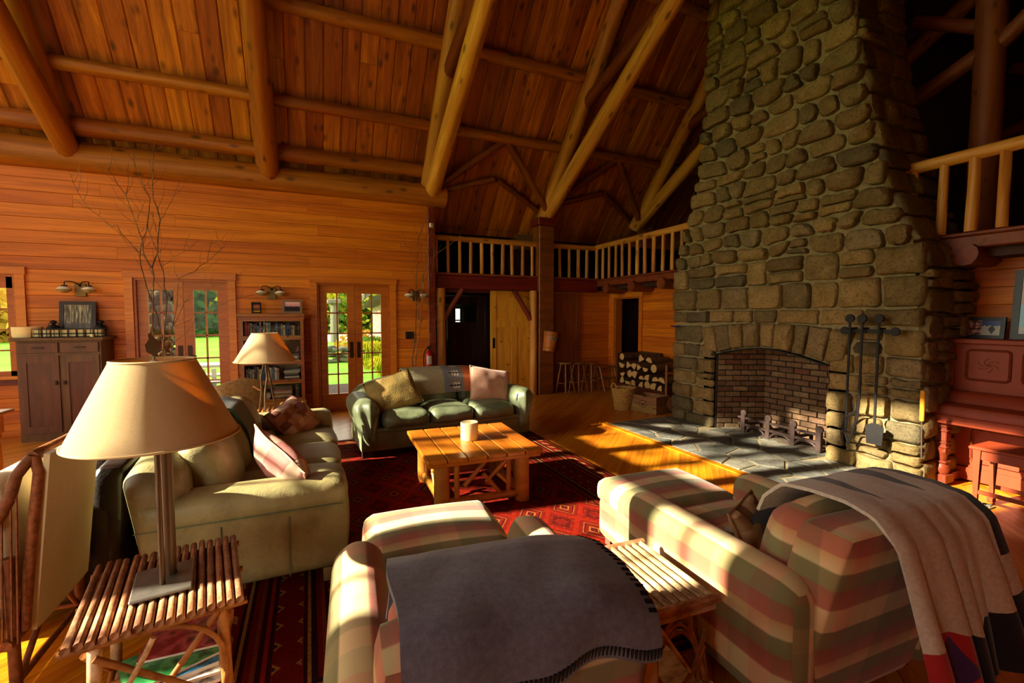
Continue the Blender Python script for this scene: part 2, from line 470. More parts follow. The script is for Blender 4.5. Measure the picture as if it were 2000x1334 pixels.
# eave logs on the back wall
eave = root('wall_plate_log', T(XL, 7.86, 3.6), 'long peeled log capping the boarded back wall below the roof', 'log')
log('log', (XL, 7.86, 3.62), (2.2, 7.86, 3.62), 0.2, 0.19, MT['log2'], eave)

# trusses
TX = [-5.05, -2.81, -0.52, 1.92, 4.27, 6.51, 8.9]
TL = {1: 'log roof truss above the window at the left picture edge', 2: 'log roof truss landing between the two french doors', 3: 'log roof truss landing on the corner post beside the loft',
      4: 'log roof truss landing on the square loft post', 5: 'log roof truss coming down just beside the chimney top', 0: 'log roof truss against the glazed gable', 6: 'log roof truss over the dark loft behind the chimney'}
off = 0.2/math.cos(R(ANG))
for i, X in enumerate(TX):
    t = root('roof_truss', T(X, 7.9, 3.5), TL[i], 'truss', 'log roof trusses')
    r = 0.13; LM_ = MT['log2'] if i < 3 else MT['log']
    log('rafter', (X-0.02, 8.06, roofz(8.06)-off), (X-0.02, RIDGE, roofz(RIDGE)-off), r*1.05, r*0.9, LM_, t)
    f = Vector((X+0.03, 8.02, 3.50)); e = Vector((X+0.03, 2.4, 3.50+5.62*0.6))
    if i not in (0,): log('scissor_chord', f, e, r, r*0.92, LM_, t)
    log('strut', (X, 6.62, roofz(6.62)-off-0.02), (X, 4.4, roofz(6.62)-off+0.55), 0.1, 0.09, MT['logdark'], t)
    log('rafter', (X, -1.0, roofz(8.0)-off-0.0), (X, RIDGE, roofz(RIDGE)-off), r, r*0.9, MT['log'], t)
    if i in (5, 6):
        log('king_post', (X, 2.45, 2.32), (X, 2.45, 7.6), 0.13, 0.12, MT['logdark'], t)
        log('brace', (X, 2.5, 4.55), (X, 3.1, 4.95), 0.07, 0.07, MT['logdark'], t)
        log('brace', (X, 2.4, 4.3), (X, 1.7, 4.9), 0.08, 0.08, MT['logdark'], t)
        log('collar', (X, 3.6, 3.85), (X, 2.5, 4.3), 0.09, 0.09, MT['logdark'], t)
# purlins between the trusses
PUR = [(7.22, 0.085, 'lowest'), (6.46, 0.09, 'middle'), (5.62, 0.09, 'upper'), (4.75, 0.09, 'highest')]
BAY = {0: 'in the bay next to the gable', 1: 'between the two left-hand trusses', 2: 'in the bay over the bookcase', 3: 'in the bay left of the square loft post', 4: 'in the bay beside the chimney', 5: 'above the dark loft'}
for j, (y, rr, nm) in enumerate(PUR):
    for i in range(len(TX)-1):
        z = roofz(y)-rr*2.0
        o = log('roof_purlin', (TX[i]+0.1, y, z), (TX[i+1]-0.1, y, z), rr*U(0.92,1.08), rr*U(0.9,1.05), MT['log2'])
        tag(o, '%s log roof purlin %s' % (nm, BAY[i]), 'purlin', 'log purlins under the ceiling boards')
for i in range(3):
    o = log('eave_log', (TX[i]+0.1, 7.74, 3.98), (TX[i+1]-0.1, 7.74, 3.98), 0.12, 0.11, MT['log2'])
    tag(o, 'slim eave log lying above the wall plate %s' % BAY[i], 'log', 'eave logs')
# V braces from truss feet to the lowest purlin
for k, (xa_, xb_) in enumerate([(1.98, 4.2), (4.36, 6.42)]):
    t = root('purlin_brace', T(xa_, 7.85, 3.7), ['pair of log braces peaking above the loft rail left of the square post', 'pair of log braces meeting in a peak between square post and chimney'][k], 'brace', 'v braces over the loft')
    mx = (xa_+xb_)/2-0.02
    for dy, rr in ((0, 0.065), (0.45, 0.055)):
        z1 = roofz(7.22+dy)-0.2
        log('brace', (xa_, 7.85+dy*0.6, 3.72), (mx, 7.25+dy, z1), rr, rr, MT['logdark'], t)
        log('brace', (xb_, 7.85+dy*0.6, 3.60), (mx+0.06, 7.25+dy, z1), rr, rr, MT['logdark'], t)

# ------------------------------------------------------------------ loft, posts, beams
MT['dark'] = plain('dark_brown_wood', rgb(60,28,12), 0.7, nz=0.3)  # even dark brown wood for loft, back rooms and porch timbers
loft = G()
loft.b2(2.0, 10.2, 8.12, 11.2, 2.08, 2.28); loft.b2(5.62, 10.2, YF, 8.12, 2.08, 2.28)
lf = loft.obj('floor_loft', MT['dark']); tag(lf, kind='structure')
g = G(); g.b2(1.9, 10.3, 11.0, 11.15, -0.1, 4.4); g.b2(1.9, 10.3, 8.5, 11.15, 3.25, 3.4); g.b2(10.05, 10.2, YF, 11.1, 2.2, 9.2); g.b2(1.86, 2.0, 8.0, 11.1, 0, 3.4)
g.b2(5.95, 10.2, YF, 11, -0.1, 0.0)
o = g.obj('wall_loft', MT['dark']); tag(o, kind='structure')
# front beam
bm_ = root('loft_beam', T(2.0, 8.0, 2.04), 'dark red squared beam carrying the loft front', 'beam')
G().b2(0, 3.5, -0.02, 0.16, 0, 0.245, 0.012).obj('beam', MT['beam'], bm_)
G().b2(0, 3.52, -0.04, 0.18, 0.245, 0.285, 0.008).obj('rail_shoe', MT['logdark'], bm_)
bm2 = root('loft_side_beam', T(5.5, 8.0, 2.1), 'dark edge board of the loft along the chimney wall', 'beam')
G().b2(-0.02, 0.14, -9.0, 0, 0.06, 0.17, 0.01).obj('beam', MT['logdark'], bm2)
G().b2(-0.04, 0.16, -9.0, 0, 0.17, 0.205, 0.01).obj('rail_shoe', MT['logdark'], bm2)
yy = 7.6; k = 0
while yy > 1.0:
    if not (2.35 < yy < 5.2):
        o = log('loft_joist', (5.42, yy, 2.1), (6.4, yy, 2.1), 0.1, 0.1, MT['logdark'])
        tag(o, 'round log joist end under the loft edge, number %d from the corner' % (k+1) if 0 else ['round log joist end nearest the loft corner', 'second round joist end from the loft corner', 'third round joist end, just before the chimney', 'fourth joist end by the chimney', 'round log joist end above the piano beside the chimney', 'round log joist end above the piano bench', 'round log joist end past the piano', 'last round log joist'][min(k, 7)], 'joist', 'log joists under the loft'); k += 1
    yy -= 0.78
def railing(name, pts, zb, zt, bal, label, r=0.035, rt=0.055):
    a, b = Vector(pts[0]), Vector(pts[1])
    t = root(name, T(a.x, a.y, zb), label, 'railing', 'log railings of the loft')
    log('handrail', (a.x, a.y, zt), (b.x, b.y, zt), rt*0.95, rt, MT['log'] if 0 else MT['log'], t)
    for q in bal:
        p = a.lerp(b, q); rr = r*U(0.85, 1.15)
        log('baluster', (p.x, p.y, zb), (p.x+U(-.008,.008), p.y+U(-.008,.008), zt-rt*0.6), rr, rr*0.95, MT['log'], t, n=8, wob=0.1)
railing('loft_railing', ((2.02, 8.06, 0), (4.1, 8.06, 0)), 2.33, 2.95, [(x-2.02)/2.08 for x in (2.09,2.31,2.53,2.74,2.96,3.17,3.38,3.58,3.80,4.01)], 'log loft railing over the barn door opening')
railing('loft_railing', ((4.38, 8.06, 0), (5.5, 8.06, 0)), 2.33, 2.95, [(x-4.38)/1.12 for x in (4.43,4.63,4.85,5.07,5.27)], 'short log loft railing between square post and corner')
ys = [8.03,7.81,7.6,7.38,7.18,6.96,6.74,6.53,6.31,6.08,5.86,5.65]
railing('loft_railing', ((5.5, 8.06, 0), (5.5, 5.3, 0)), 2.31, 2.97, [(8.06-y)/2.76 for y in ys], 'log loft railing running from the corner to the chimney')
railing('loft_railing', ((5.5, 2.74, 0), (5.5, -0.6, 0)), 2.31, 3.0, [(2.74-y)/3.34 for y in (2.58,2.35,2.13,1.93,1.7,1.48,1.26,1.04,0.8,0.5)], 'thick log loft railing above the piano', r=0.045, rt=0.06)
# posts
t = root('square_post', T(4.25, 8.05, 0), 'square dark timber post standing in front of the loft', 'post')
G().b2(-0.165, 0.165, -0.15, 0.15, 0, 3.3, 0.015).obj('shaft', MT['beam'], t)
G().b2(-0.2, 0.2, -0.18, 0.18, 3.3, 3.45, 0.015).obj('cap', MT['beam'], t)
t = root('corner_post', T(1.99, 7.9, 0), 'dark flat corner post where the boarded wall meets the loft', 'post')
G().b2(-0.1, 0.03, -0.07, 0.25, 0, 3.42, 0.01).obj('shaft', MT['beam'], t)
for X, rr, lb, sx in ((2.13, 0.105, 'thick log post at the dark doorway beside the fire extinguisher', 1), (4.0, 0.08, 'slim log post at the edge of the pine barn door', -1)):
    t = root('log_post', T(X, 7.98, 0), lb, 'post', 'log posts under the loft')
    log('shaft', (X, 7.98, 0), (X, 7.98, 2.04), rr, rr*0.95, MT['log'], t)
    log('knee_brace', (X+sx*0.06, 7.98, 1.48), (X+sx*0.42, 7.98, 2.03), 0.05, 0.05, MT['logdark'], t)
# wall under the loft right of the square post, and the right wall
g = G(); g.b2(4.1, 6.05, 8.17, 8.3, 0, 2.1); g.b2(2.0, 4.1, 8.17, 8.3, 1.99, 2.1)
wu = g.obj('wall_under_loft', MT['beam']); tag(wu, kind='structure')
planks(wu, lambda a, b: [(4.1, 5.9)], 0, 2.08, 0.165, lambda a, z: T(a, 8.17, z), MT['wall'], seed=5)
g = G(); g.b2(5.92, 6.05, YF, 7.14, 0, 2.1); g.b2(5.92, 6.05, 7.14, 7.93, 1.93, 2.1); g.b2(5.92, 6.05, 7.93, 8.3, 0, 2.1)
wall_right = g.obj('wall_right', MT['beam']); tag(wall_right, kind='structure')
def iv_right(z0, z1):   # local a runs along -Y from y=8.15
    out = [(0, 3.0), (5.6, 9.0)]
    if z0 < 1.92: out = [(0, 0.22), (1.01, 3.0), (5.6, 9.0)]
    return out
planks(wall_right, iv_right, 0, 2.08, 0.165, lambda a, z: T(5.92, 8.15-a, z) @ RZ(-90), MT['wall'], seed=6)
# room behind the doorway on the right wall
MT['plaster'] = plain('grey_plaster', rgb(150,140,120), 0.8, nz=0.08)
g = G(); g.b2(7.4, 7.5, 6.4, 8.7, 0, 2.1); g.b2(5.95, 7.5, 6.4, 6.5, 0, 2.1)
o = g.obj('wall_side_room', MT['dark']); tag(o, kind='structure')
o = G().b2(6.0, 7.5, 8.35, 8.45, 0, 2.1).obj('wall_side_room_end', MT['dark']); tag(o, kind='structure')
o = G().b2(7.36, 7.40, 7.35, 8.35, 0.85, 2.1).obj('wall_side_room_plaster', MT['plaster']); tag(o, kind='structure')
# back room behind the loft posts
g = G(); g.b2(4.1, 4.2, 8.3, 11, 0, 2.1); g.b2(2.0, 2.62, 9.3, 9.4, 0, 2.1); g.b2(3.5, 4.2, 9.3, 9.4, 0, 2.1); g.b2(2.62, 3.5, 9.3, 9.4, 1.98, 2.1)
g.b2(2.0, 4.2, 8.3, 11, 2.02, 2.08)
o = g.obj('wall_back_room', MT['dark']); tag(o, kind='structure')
# ------------------------------------------------------------------ stone fireplace
def stone_mat(name, stops, bump=0.9):
    k = N(name); co = k.coord('Object'); rnd = k.rand()
    cb = k.n('CombineXYZ'); k.t.links.new(k.math('MULTIPLY', rnd, 53.0), cb.inputs[0])
    ad = k.n('VectorMath'); ad.operation = 'ADD'; k.t.links.new(co, ad.inputs[0]); k.t.links.new(cb.outputs[0], ad.inputs[1])
    f = k.noise(ad.outputs[0], 7, 6, 0.65, 0.4); f2 = k.noise(ad.outputs[0], 38, 5, 0.7)
    base = k.ramp(rnd, stops)
    c = k.mix(k.ramp(f, [(0.35, (0,0,0)), (0.7, (1,1,1))]), base, k.hsv(base, 0.5, 0.9, 1.6))
    c = k.mix(k.math('MULTIPLY', k.ramp(f2, [(0.36, (1,1,1)), (0.5, (0,0,0))]), 0.7), c, k.hsv(base, 0.5, 1.0, 0.42))
    k.bump(k.math('ADD', f, k.math('MULTIPLY', f2, 0.45)), bump, 0.02)
    return k.fin(c, 0.75, 0, 0.3)
MT['stone'] = stone_mat('field_stone', [(0.0, rgb(92,76,40)), (0.25, rgb(120,98,50)), (0.45, rgb(82,72,46)), (0.65, rgb(132,108,58)), (0.85, rgb(104,82,40)), (1.0, rgb(116,100,66))])
MT['mortar'] = plain('mortar', rgb(142,126,88), 0.95, nz=0.25, sc_=25, bump=0.8, bscale=90)
MT['brick'] = stone_mat('fire_brick', [(0.0, rgb(92,52,32)), (0.3, rgb(116,88,56)), (0.6, rgb(98,70,46)), (0.85, rgb(128,104,70)), (1.0, rgb(70,40,26))], 0.5)
MT['soot'] = plain('sooty_mortar', rgb(52,42,32), 0.95, nz=0.3, sc_=12)
MT['flag'] = stone_mat('flagstone', [(0.0, rgb(84,84,74)), (0.3, rgb(112,110,98)), (0.55, rgb(74,76,70)), (0.8, rgb(120,114,96)), (1.0, rgb(96,92,80))], 0.5)

CX = 5.0
def lerp_tab(tab, z):
    for (z0, v0), (z1, v1) in zip(tab, tab[1:]):
        if z <= z1: return v0+(v1-v0)*max(0, (z-z0))/(z1-z0)
    return tab[-1][1]
TL_ = [(0, 5.29), (2.25, 5.27), (2.78, 5.07), (3.59, 4.86), (4.45, 4.77), (5.8, 4.73), (9, 4.68)]
TR_ = [(0, 2.2), (2.1, 2.25), (2.37, 2.40), (2.73, 2.54), (3.25, 2.69), (3.77, 2.79), (4.69, 2.94), (9, 3.1)]
yl = lambda z: lerp_tab(TL_, z); yr = lambda z: lerp_tab(TR_, z)
OY0, OY1 = 3.04, 4.52
def arch(y): 
    t = (y-OY0)/(OY1-OY0); return 1.03+0.13*math.sin(math.pi*min(1, max(0, t)))
fp = root('stone_fireplace', T(CX, 3.75, 0), 'massive fieldstone fireplace and chimney rising through the lodge ceiling', 'fireplace')
fpi = MW[fp].inverted()
ZT = 8.6
g = G(); MX = CX+0.045
zz = [0, 1.03, 1.2, 2.25, 2.4, 2.75, 3.25, 3.6, 3.77, 4.45, 4.7, 5.8, ZT]
# mortar core: piers and the tapering breast
g.prism([(yr(0)+.02, 0), (OY0, 0), (OY0, 1.2), (yr(1.2)+.02, 1.2)], MX, 5.95, axis='x')
g.prism([(OY1, 0), (yl(0)-.02, 0), (yl(1.2)-.02, 1.2), (OY1, 1.2)], MX, 5.95, axis='x')
ar = [(OY0+(OY1-OY0)*i/10, arch(OY0+(OY1-OY0)*i/10)) for i in range(11)]
g.prism([(OY1, 1.3), (OY0, 1.3)]+ar, MX, 5.3, axis='x')
right = [(yr(z)+.02, z) for z in zz[2:]]; left = [(yl(z)-.02, z) for z in zz[2:]]
g.prism(right+left[::-1], MX, 5.95, axis='x')
g.xf(fpi); g.obj('mortar_core', MT['mortar'], fp)
sr = random.Random(21)
def stone(poly, face, rise, name='stone', mat='stone', par=fp, flat=0.25):
    """poly: 2D outline; face(a,b,h) -> world point; domed stone with its own centre"""
    n = len(poly); ca = sum(p[0] for p in poly)/n; cb_ = sum(p[1] for p in poly)/n
    rings = [(1.0, -0.03), (1.0, rise*0.35), (0.93, rise*0.78), (0.74, rise*sr.uniform(0.92,1.05))]
    o = Vector(face(ca, cb_, 0)); vs = []; fs = []
    for q, h in rings:
        for p in poly:
            hh = h+ (sr.uniform(-1, 1)*rise*0.13 if h > 0 else 0)
            vs.append(Vector(face(ca+(p[0]-ca)*q, cb_+(p[1]-cb_)*q, hh))-o)
    for i in range(len(rings)-1):
        for j in range(n): fs.append((i*n+j, i*n+(j+1) % n, (i+1)*n+(j+1) % n, (i+1)*n+j))
    fs.append(tuple((len(rings)-1)*n+j for j in range(n)))
    gg = G(); gg.add(vs, fs)
    return gg.obj(name, MT[mat], par, T(*o), smooth=48, world=True)
def rough_poly(c4, inset=0.015, cut=0.22, jit=0.012):
    """4 corners (ccw) -> rounded irregular outline"""
    out = []
    cx_ = sum(p[0] for p in c4)/4; cy_ = sum(p[1] for p in c4)/4
    for i in range(4):
        p0, p1, p2 = c4[i-1], c4[i], c4[(i+1) % 4]
        cu = cut*sr.uniform(0.5, 1.3)
        l1 = math.dist(p0, p1); l2 = math.dist(p1, p2); d = min(l1, l2)*cu
        a = (p1[0]+(p0[0]-p1[0])*d/l1, p1[1]+(p0[1]-p1[1])*d/l1); b = (p1[0]+(p2[0]-p1[0])*d/l2, p1[1]+(p2[1]-p1[1])*d/l2)
        m = (p1[0]+(p2[0]-p1[0])*0.5+sr.uniform(-1,1)*jit, p1[1]+(p2[1]-p1[1])*0.5+sr.uniform(-1,1)*jit)
        mid = ((a[0]+b[0])*0.5*0.6+p1[0]*0.4, (a[1]+b[1])*0.5*0.6+p1[1]*0.4)
        out += [a, mid, b, m]
    res = []
    for p in out:
        dx, dy = cx_-p[0], cy_-p[1]; L = math.hypot(dx, dy) or 1
        res.append((p[0]+dx/L*inset, p[1]+dy/L*inset))
    return res
front = lambda y, z, h: (CX+0.04-h, y, z)
def course(z0, z1, a, b, wmin, wmax, face, wav=0.0, tilt=0.0, rise=(0.035, 0.075), cut=0.22, ph=0.0):
    x = a
    while x < b-0.02:
        w_ = sr.uniform(wmin, wmax)
        if b-(x+w_) < wmin*0.7: w_ = b-x
        if w_ > wmax*1.35: w_ /= 2
        t0 = sr.uniform(-tilt, tilt); t1 = sr.uniform(-tilt, tilt)
        zA = lambda q, z: z+wav*noise.noise(Vector((q*1.9, z*3.0, ph)))
        xa_ = x if x == a else x+t0*0; xb_ = x+w_
        sk0 = 0 if x == a else tl_[0]; sk1 = 0 if x+w_ >= b-1e-6 else sr.uniform(-tilt, tilt)
        c4 = [(xa_-sk0, zA(xa_, z0)), (xb_-sk1, zA(xb_, z0)), (xb_+sk1, zA(xb_, z1)), (xa_+sk0, zA(xa_, z1))]
        if w_ > 0.2 and (z1-z0) > 0.17 and sr.random() < 0.16 and wav > 0:   # two small stones instead
            zm = z0+(z1-z0)*sr.uniform(0.4, 0.6); c1 = [c4[0], c4[1], (xb_, zm), (xa_, zm)]; c2 = [(xa_, zm), (xb_, zm), c4[2], c4[3]]
            for c_ in (c1, c2): stone(rough_poly(c_, cut=0.3), face, sr.uniform(*rise))
        else:
            stone(rough_poly(c4, cut=cut), face, sr.uniform(*rise))
        tl_[0] = sk1; x += w_
tl_ = [0]
z = 0.0
rows_low = [0.17, 0.2, 0.19, 0.21, 0.19, 0.2]   # to ~1.16 beside the opening
VO = 0.3
for h in rows_low:
    tl_[0] = 0; course(z, z+h, yr(z)-0.02, OY0-0.0, 0.2, 0.42, front, 0.02, 0.012, cut=0.17)
    tl_[0] = 0; course(z, z+h, OY1, yl(z)+0.01, 0.24, 0.5, front, 0.02, 0.012, cut=0.17)
    z += h
za = z
# voussoirs over the arch
v0, v1 = OY0-0.17, OY1+0.15; nv = 9; cuts = [v0+(v1-v0)*i/nv+ (sr.uniform(-.03,.03) if 0 < i < nv else 0) for i in range(nv+1)]
zc = -1.6
for a, b in zip(cuts, cuts[1:]):
    def P(y, rr): return y, rr
    lo = lambda y: max(arch(y), 1.03) if OY0 <= y <= OY1 else 1.06
    top = 1.47
    fan = lambda y, k: y+(y-3.78)*k
    c4 = [(a, lo(a)), (b, lo(b)), (fan(b, 0.10), top-0.08*abs(b-3.78)**2), (fan(a, 0.10), top-0.08*abs(a-3.78)**2)]
    stone(rough_poly(c4, cut=0.12), front, sr.uniform(0.05, 0.085))
tl_[0] = 0; course(za, 1.42, yr(1.3)-0.02, v0-0.07, 0.2, 0.4, front, 0.01, 0.01, cut=0.17)
tl_[0] = 0; course(za, 1.42, v1+0.07, yl(1.3)+0.01, 0.22, 0.45, front, 0.01, 0.01, cut=0.17)
z = 1.45
while z < ZT-0.3:
    ash = z < 1.95
    if 1.44 < z < 1.5: h = 0.17
    elif z < 1.95: h = sr.choice([0.25, 0.3])
    else: h = sr.uniform(0.17, 0.25)
    if z > 6.6: h = 0.3
    tl_[0] = 0
    course(z, z+h, yr(z+h/2)-0.02, yl(z+h/2)+0.02, 0.27 if ash else 0.19, 0.5 if ash else 0.44, front, 0.02 if ash else 0.075, 0.012 if ash else 0.045, (0.045, 0.095), 0.15 if ash else 0.36, ph=3.0)
    z += h
# camera-side face of the chimney
side = lambda x, z, h: (x, yr(z)+0.015-h, z)
z = 0.0
while z < 6.0:
    h = sr.uniform(0.19, 0.27) if z < 2.2 else sr.uniform(0.22, 0.3)
    tl_[0] = 0; course(z, z+h, CX+0.03, 5.92, 0.2, 0.5, side, 0.03, 0.02, (0.03, 0.07)); z += h
# firebox: sooty shell and bricks
FB = [(5.06, OY1), (5.62, 4.22), (5.62, 3.34), (5.06, OY0)]
g = G()
inner = [(MX, OY1+.0), (5.66, 4.26), (5.66, 3.30), (MX, OY0-.0)]
outer = [(MX, OY1+0.2), (5.86, 4.5), (5.86, 3.1), (MX, OY0-0.2)]
for (a, b), (c_, d) in zip(zip(inner, inner[1:]), zip(outer, outer[1:])):
    g.prism([a, b, d, c_], 0.0, 1.35)
g.b2(5.25, 5.9, 3.0, 4.6, 1.22, 1.3)
g.xf(fpi); g.obj('firebox_shell', MT['soot'], fp)
bme = G().box((0, 0, 0), (0.196, 0.04, 0.062), bev=0.006).mesh('brick')
hme = G().box((0, 0, 0), (0.092, 0.04, 0.062), bev=0.006).mesh('brick_half')
for m_ in (bme, hme): m_.materials.append(MT['brick'])
def brick_wall(p0, p1, z0, z1):
    a = Vector((*p0, 0)); b = Vector((*p1, 0)); L = (b-a).length; m0 = along(a, b)
    z = z0; k = 0
    while z+0.07 < z1:
        x = 0.0 if k % 2 else -0.104
        while x < L-0.03:
            xs_, xe = max(0, x), min(L, x+0.196)
            wv = xe-xs_
            if wv > 0.06:
                me_ = bme if wv > 0.15 else hme
                mm = m0 @ T((xs_+xe)/2, 0.002+U(-.004,.004), z+0.035)
                if me_ is bme and wv < 0.195: mm = mm @ S(wv/0.196, 1, 1)
                if me_ is hme: mm = mm @ S(wv/0.092, 1, 1)
                link('brick', me_, None, fp, mm, world=True)
            x += 0.208
        z += 0.073; k += 1
brick_wall((5.08, OY1-0.01), (5.64, 4.24), 0.01, 1.25)
brick_wall((5.65, 4.24), (5.65, 3.32), 0.01, 1.25)
brick_wall((5.64, 3.32), (5.08, OY0+0.01), 0.01, 1.25)
lt = G(); lt.sheet([[(x_, OY0-0.03+(OY1-OY0+0.06)*i/12, arch(OY0-0.03+(OY1-OY0+0.06)*i/12)-0.004) for i in range(13)] for x_ in (4.97, 5.1)], 0.012)
lt.xf(fpi).obj('arch_iron', MT['black'], fp)

# ------------------------------------------------------------------ hearth of flagstones
hearth = root('hearth', T(4.4, 3.7, 0), 'flagstone hearth slab in front of the fireplace with wooden edge strip', 'hearth')
hi = MW[hearth].inverted()
HX0, HX1, HY0, HY1 = 3.86, 5.02, 1.7, 5.33
g = G(); g.b2(HX0, HX1, HY0, HY1, 0.001, 0.012); g.b2(HX1, 5.66, OY0-0.02, OY1+.02, 0.001, 0.012); g.xf(hi); g.obj('mortar_bed', MT['mortar'], hearth)
# voronoi-like flags: clip the slab by bisectors of jittered sites
sites = []
hr = random.Random(5)
for i in range(5):
    for j in range(12):
        sites.append((HX0-0.1+0.38*(i+hr.uniform(0.05,0.95)), HY0-0.05+0.31*(j+hr.uniform(0.0,1.0))))
for i, p in enumerate(sites):
    P = [(HX0, HY0), (HX1+0.6, HY0), (HX1+0.6, HY1), (HX0, HY1)]
    for j, q in enumerate(sites):
        if i != j:
            a, b = q[0]-p[0], q[1]-p[1]; c_ = (q[0]**2+q[1]**2-p[0]**2-p[1]**2)/2
            P = clip(P, a, b, c_)
            if len(P) < 3: break
    if len(P) < 3: continue
    if max(v[0] for v in P) > HX1: 
        cyy = sum(v[1] for v in P)/len(P)
        P2 = clip(P, 1, 0, HX1) if not (OY0 < cyy < OY1) else clip(clip(P, 0, -1, -OY0-0.05), 0, 1, OY1-0.05)
        P = clip(P2, 1, 0, 5.55)
    if len(P) < 3: continue
    cx_ = sum(v[0] for v in P)/len(P); cy_ = sum(v[1] for v in P)/len(P)
    ins = []
    for v in P:
        dx, dy = cx_-v[0], cy_-v[1]; L = math.hypot(dx, dy); ins.append((v[0]+dx/L*0.018-cx_, v[1]+dy/L*0.018-cy_))
    if len(ins) < 3: continue
    gg = G(); n_ = len(ins); t_ = hr.uniform(0.016, 0.024)
    vs = [(a, b, 0) for a, b in ins]+[(a, b, t_*0.75-0.008) for a, b in ins]+[(a*0.94, b*0.94, t_-0.008) for a, b in ins]
    fs = [tuple(range(n_-1,-1,-1)), tuple(range(2*n_, 3*n_))]
    for k_ in range(2):
        for j in range(n_): fs.append((k_*n_+j, k_*n_+(j+1) % n_, (k_+1)*n_+(j+1) % n_, (k_+1)*n_+j))
    gg.add(vs, fs).obj('flagstone', MT['flag'], hearth, T(cx_, cy_, 0.008), world=True)
G().b2(HX0-0.09, HX0, HY0-0.09, HY1+0.09, 0.001, 0.02, 0.004).xf(hi @ I4).obj('edge_strip', MT['floor'], hearth)
G().b2(HX0, HX1, HY1, HY1+0.09, 0.001, 0.02, 0.004).xf(hi).obj('edge_strip', MT['floor'], hearth)

# ------------------------------------------------------------------ fire grate, ash, tools
MT['rust'] = plain('rusty_iron', rgb(66,50,44), 0.6, 0.4, nz=0.35, sc_=14)
gr = root('fire_grate', T(5.18, 3.72, 0.015), 'low iron fire grate with two andirons standing in the hearth', 'grate')
G().box((0,0,0.2),(0.03,1.06,0.025)).obj('front_bar', MT['rust'], gr)
G().box((0,0,0.11),(0.03,1.06,0.03)).obj('front_bar', MT['rust'], gr)
for q in (-0.52, -0.22, 0.1, 0.45):
    G().box((0,q,0.12),(0.045,0.06,0.24), bev=0.004).obj('upright', MT['rust'], gr)
    G().lathe([(0.0,-0.012),(0.042,-0.012),(0.042,0.012),(0.0,0.012)], 14, M=T(0,q,0.26) @ RY(90)).obj('disc', MT['rust'], gr)
    G().b2(0.0,0.34,q-0.015,q+0.015,0.09,0.12).obj('dog_bar', MT['rust'], gr)
    G().box((0.33,q,0.05),(0.03,0.03,0.1)).obj('foot', MT['rust'], gr)
for q in (-0.37, -0.06, 0.28):
    pts = [(0, q+0.13*math.cos(a), 0.02+0.075*math.sin(a)) for a in [math.pi*i/8 for i in range(9)]]
    G().tube(pts, 0.014, 6).obj('base_loop', MT['rust'], gr)
MT['ash'] = plain('ash', rgb(84,72,58), 1.0, nz=0.5, sc_=40)
g = G(); rows = []
for i in range(9):
    row = []
    for j in range(19):
        u, v_ = i/8, j/18
        h = 0.075*math.sin(math.pi*u)*math.sin(math.pi*v_)*(0.7+0.6*noise.noise(Vector((i*.9, j*.7, 1))))
        row.append((5.16+0.42*u, 3.12+(OY1-OY0-0.3)*v_+0.06, 0.022+max(0.0, h)))
    rows.append(row)
g.sheet(rows, 0.01)
o = g.obj('ash_bed', MT['ash'], smooth=60); tag(o, 'grey bed of ash and charred bits under the fire grate', 'ash', kind='stuff')

# tool rack with discs and three hanging tools
FX = 4.905
rk = root('tool_rack', T(FX, 2.6, 1.38), 'black iron rack bar with round ends bolted to the chimney', 'rack')
G().box((0,0,0.02),(0.012,0.42,0.035)).obj('bar', MT['black'], rk)
for q in (0.215, -0.215): G().lathe([(0,-0.01),(0.038,-0.01),(0.04,0),(0.038,0.01),(0,0.01)], 16, M=T(-0.01,q,0.02) @ RY(90)).obj('disc', MT['black'], rk)
for q in (0.14,0.04,-0.1): G().cyl((-0.04,q,0.045),(0.06,q,0.045),0.008,n=6).obj('hook', MT['black'], rk)
def tool(name, y, ztop, zbot, label, kind):
    t = root(name, T(FX-0.045, y, 0), label, 'fire tool', 'iron fire tools on the chimney rack')
    G().box((0,0,(ztop+zbot)/2),(0.012,0.022,ztop-zbot), bev=0.003).obj('shaft', MT['black'], t)
    G().lathe([(0,-0.012),(0.04,-0.012),(0.043,0),(0.04,0.012),(0,0.012)], 16, M=T(0,0,ztop) @ RY(90)).obj('disc_handle', MT['black'], t)
    if kind == 'poker':
        G().tube([(0,0,zbot+0.02),(0,0.0,zbot-0.02),(0,0.03,zbot-0.06),(0,0.05,zbot-0.03)], [0.011,0.01,0.008,0.003], 6).obj('hook', MT['black'], t)
    if kind == 'tongs':
        G().tube([(0,0,0.75),(0,0.02,0.62),(0,0.12,0.52),(0,0.14,0.42),(0,0.1,0.34),(0,0.09,0.3)], 0.011, 6).obj('jaw', MT['black'], t)
        G().tube([(0,0,0.75),(0,0.01,0.55),(0,0.05,0.4),(0,0.09,0.27)], 0.011, 6).obj('jaw', MT['black'], t)
    if kind == 'shovel':
        G().prism([(-0.07,0.33),(0.06,0.33),(0.075,0.5),(0.02,0.53),(-0.03,0.53),(-0.08,0.5)], -0.008, 0.0, axis='x').obj('blade', MT['black'], t)
tool('poker', 2.75, 1.52, 0.42, 'thin black iron poker hanging at the opening side of the rack', 'poker')
tool('fire_tongs', 2.64, 1.52, 0.74, 'heavy black iron tongs with curved jaws hanging in the middle of the rack', 'tongs')
tool('fire_shovel', 2.5, 1.52, 0.5, 'black iron ash shovel with square blade hanging on the rack', 'shovel')
MT['yellow'] = plain('yellow_handle', rgb(214,150,40), 0.45)
t = root('toasting_fork', T(4.86, 2.14, 0.5), 'long steel toasting fork with yellow wooden handle against the chimney corner', 'fork')
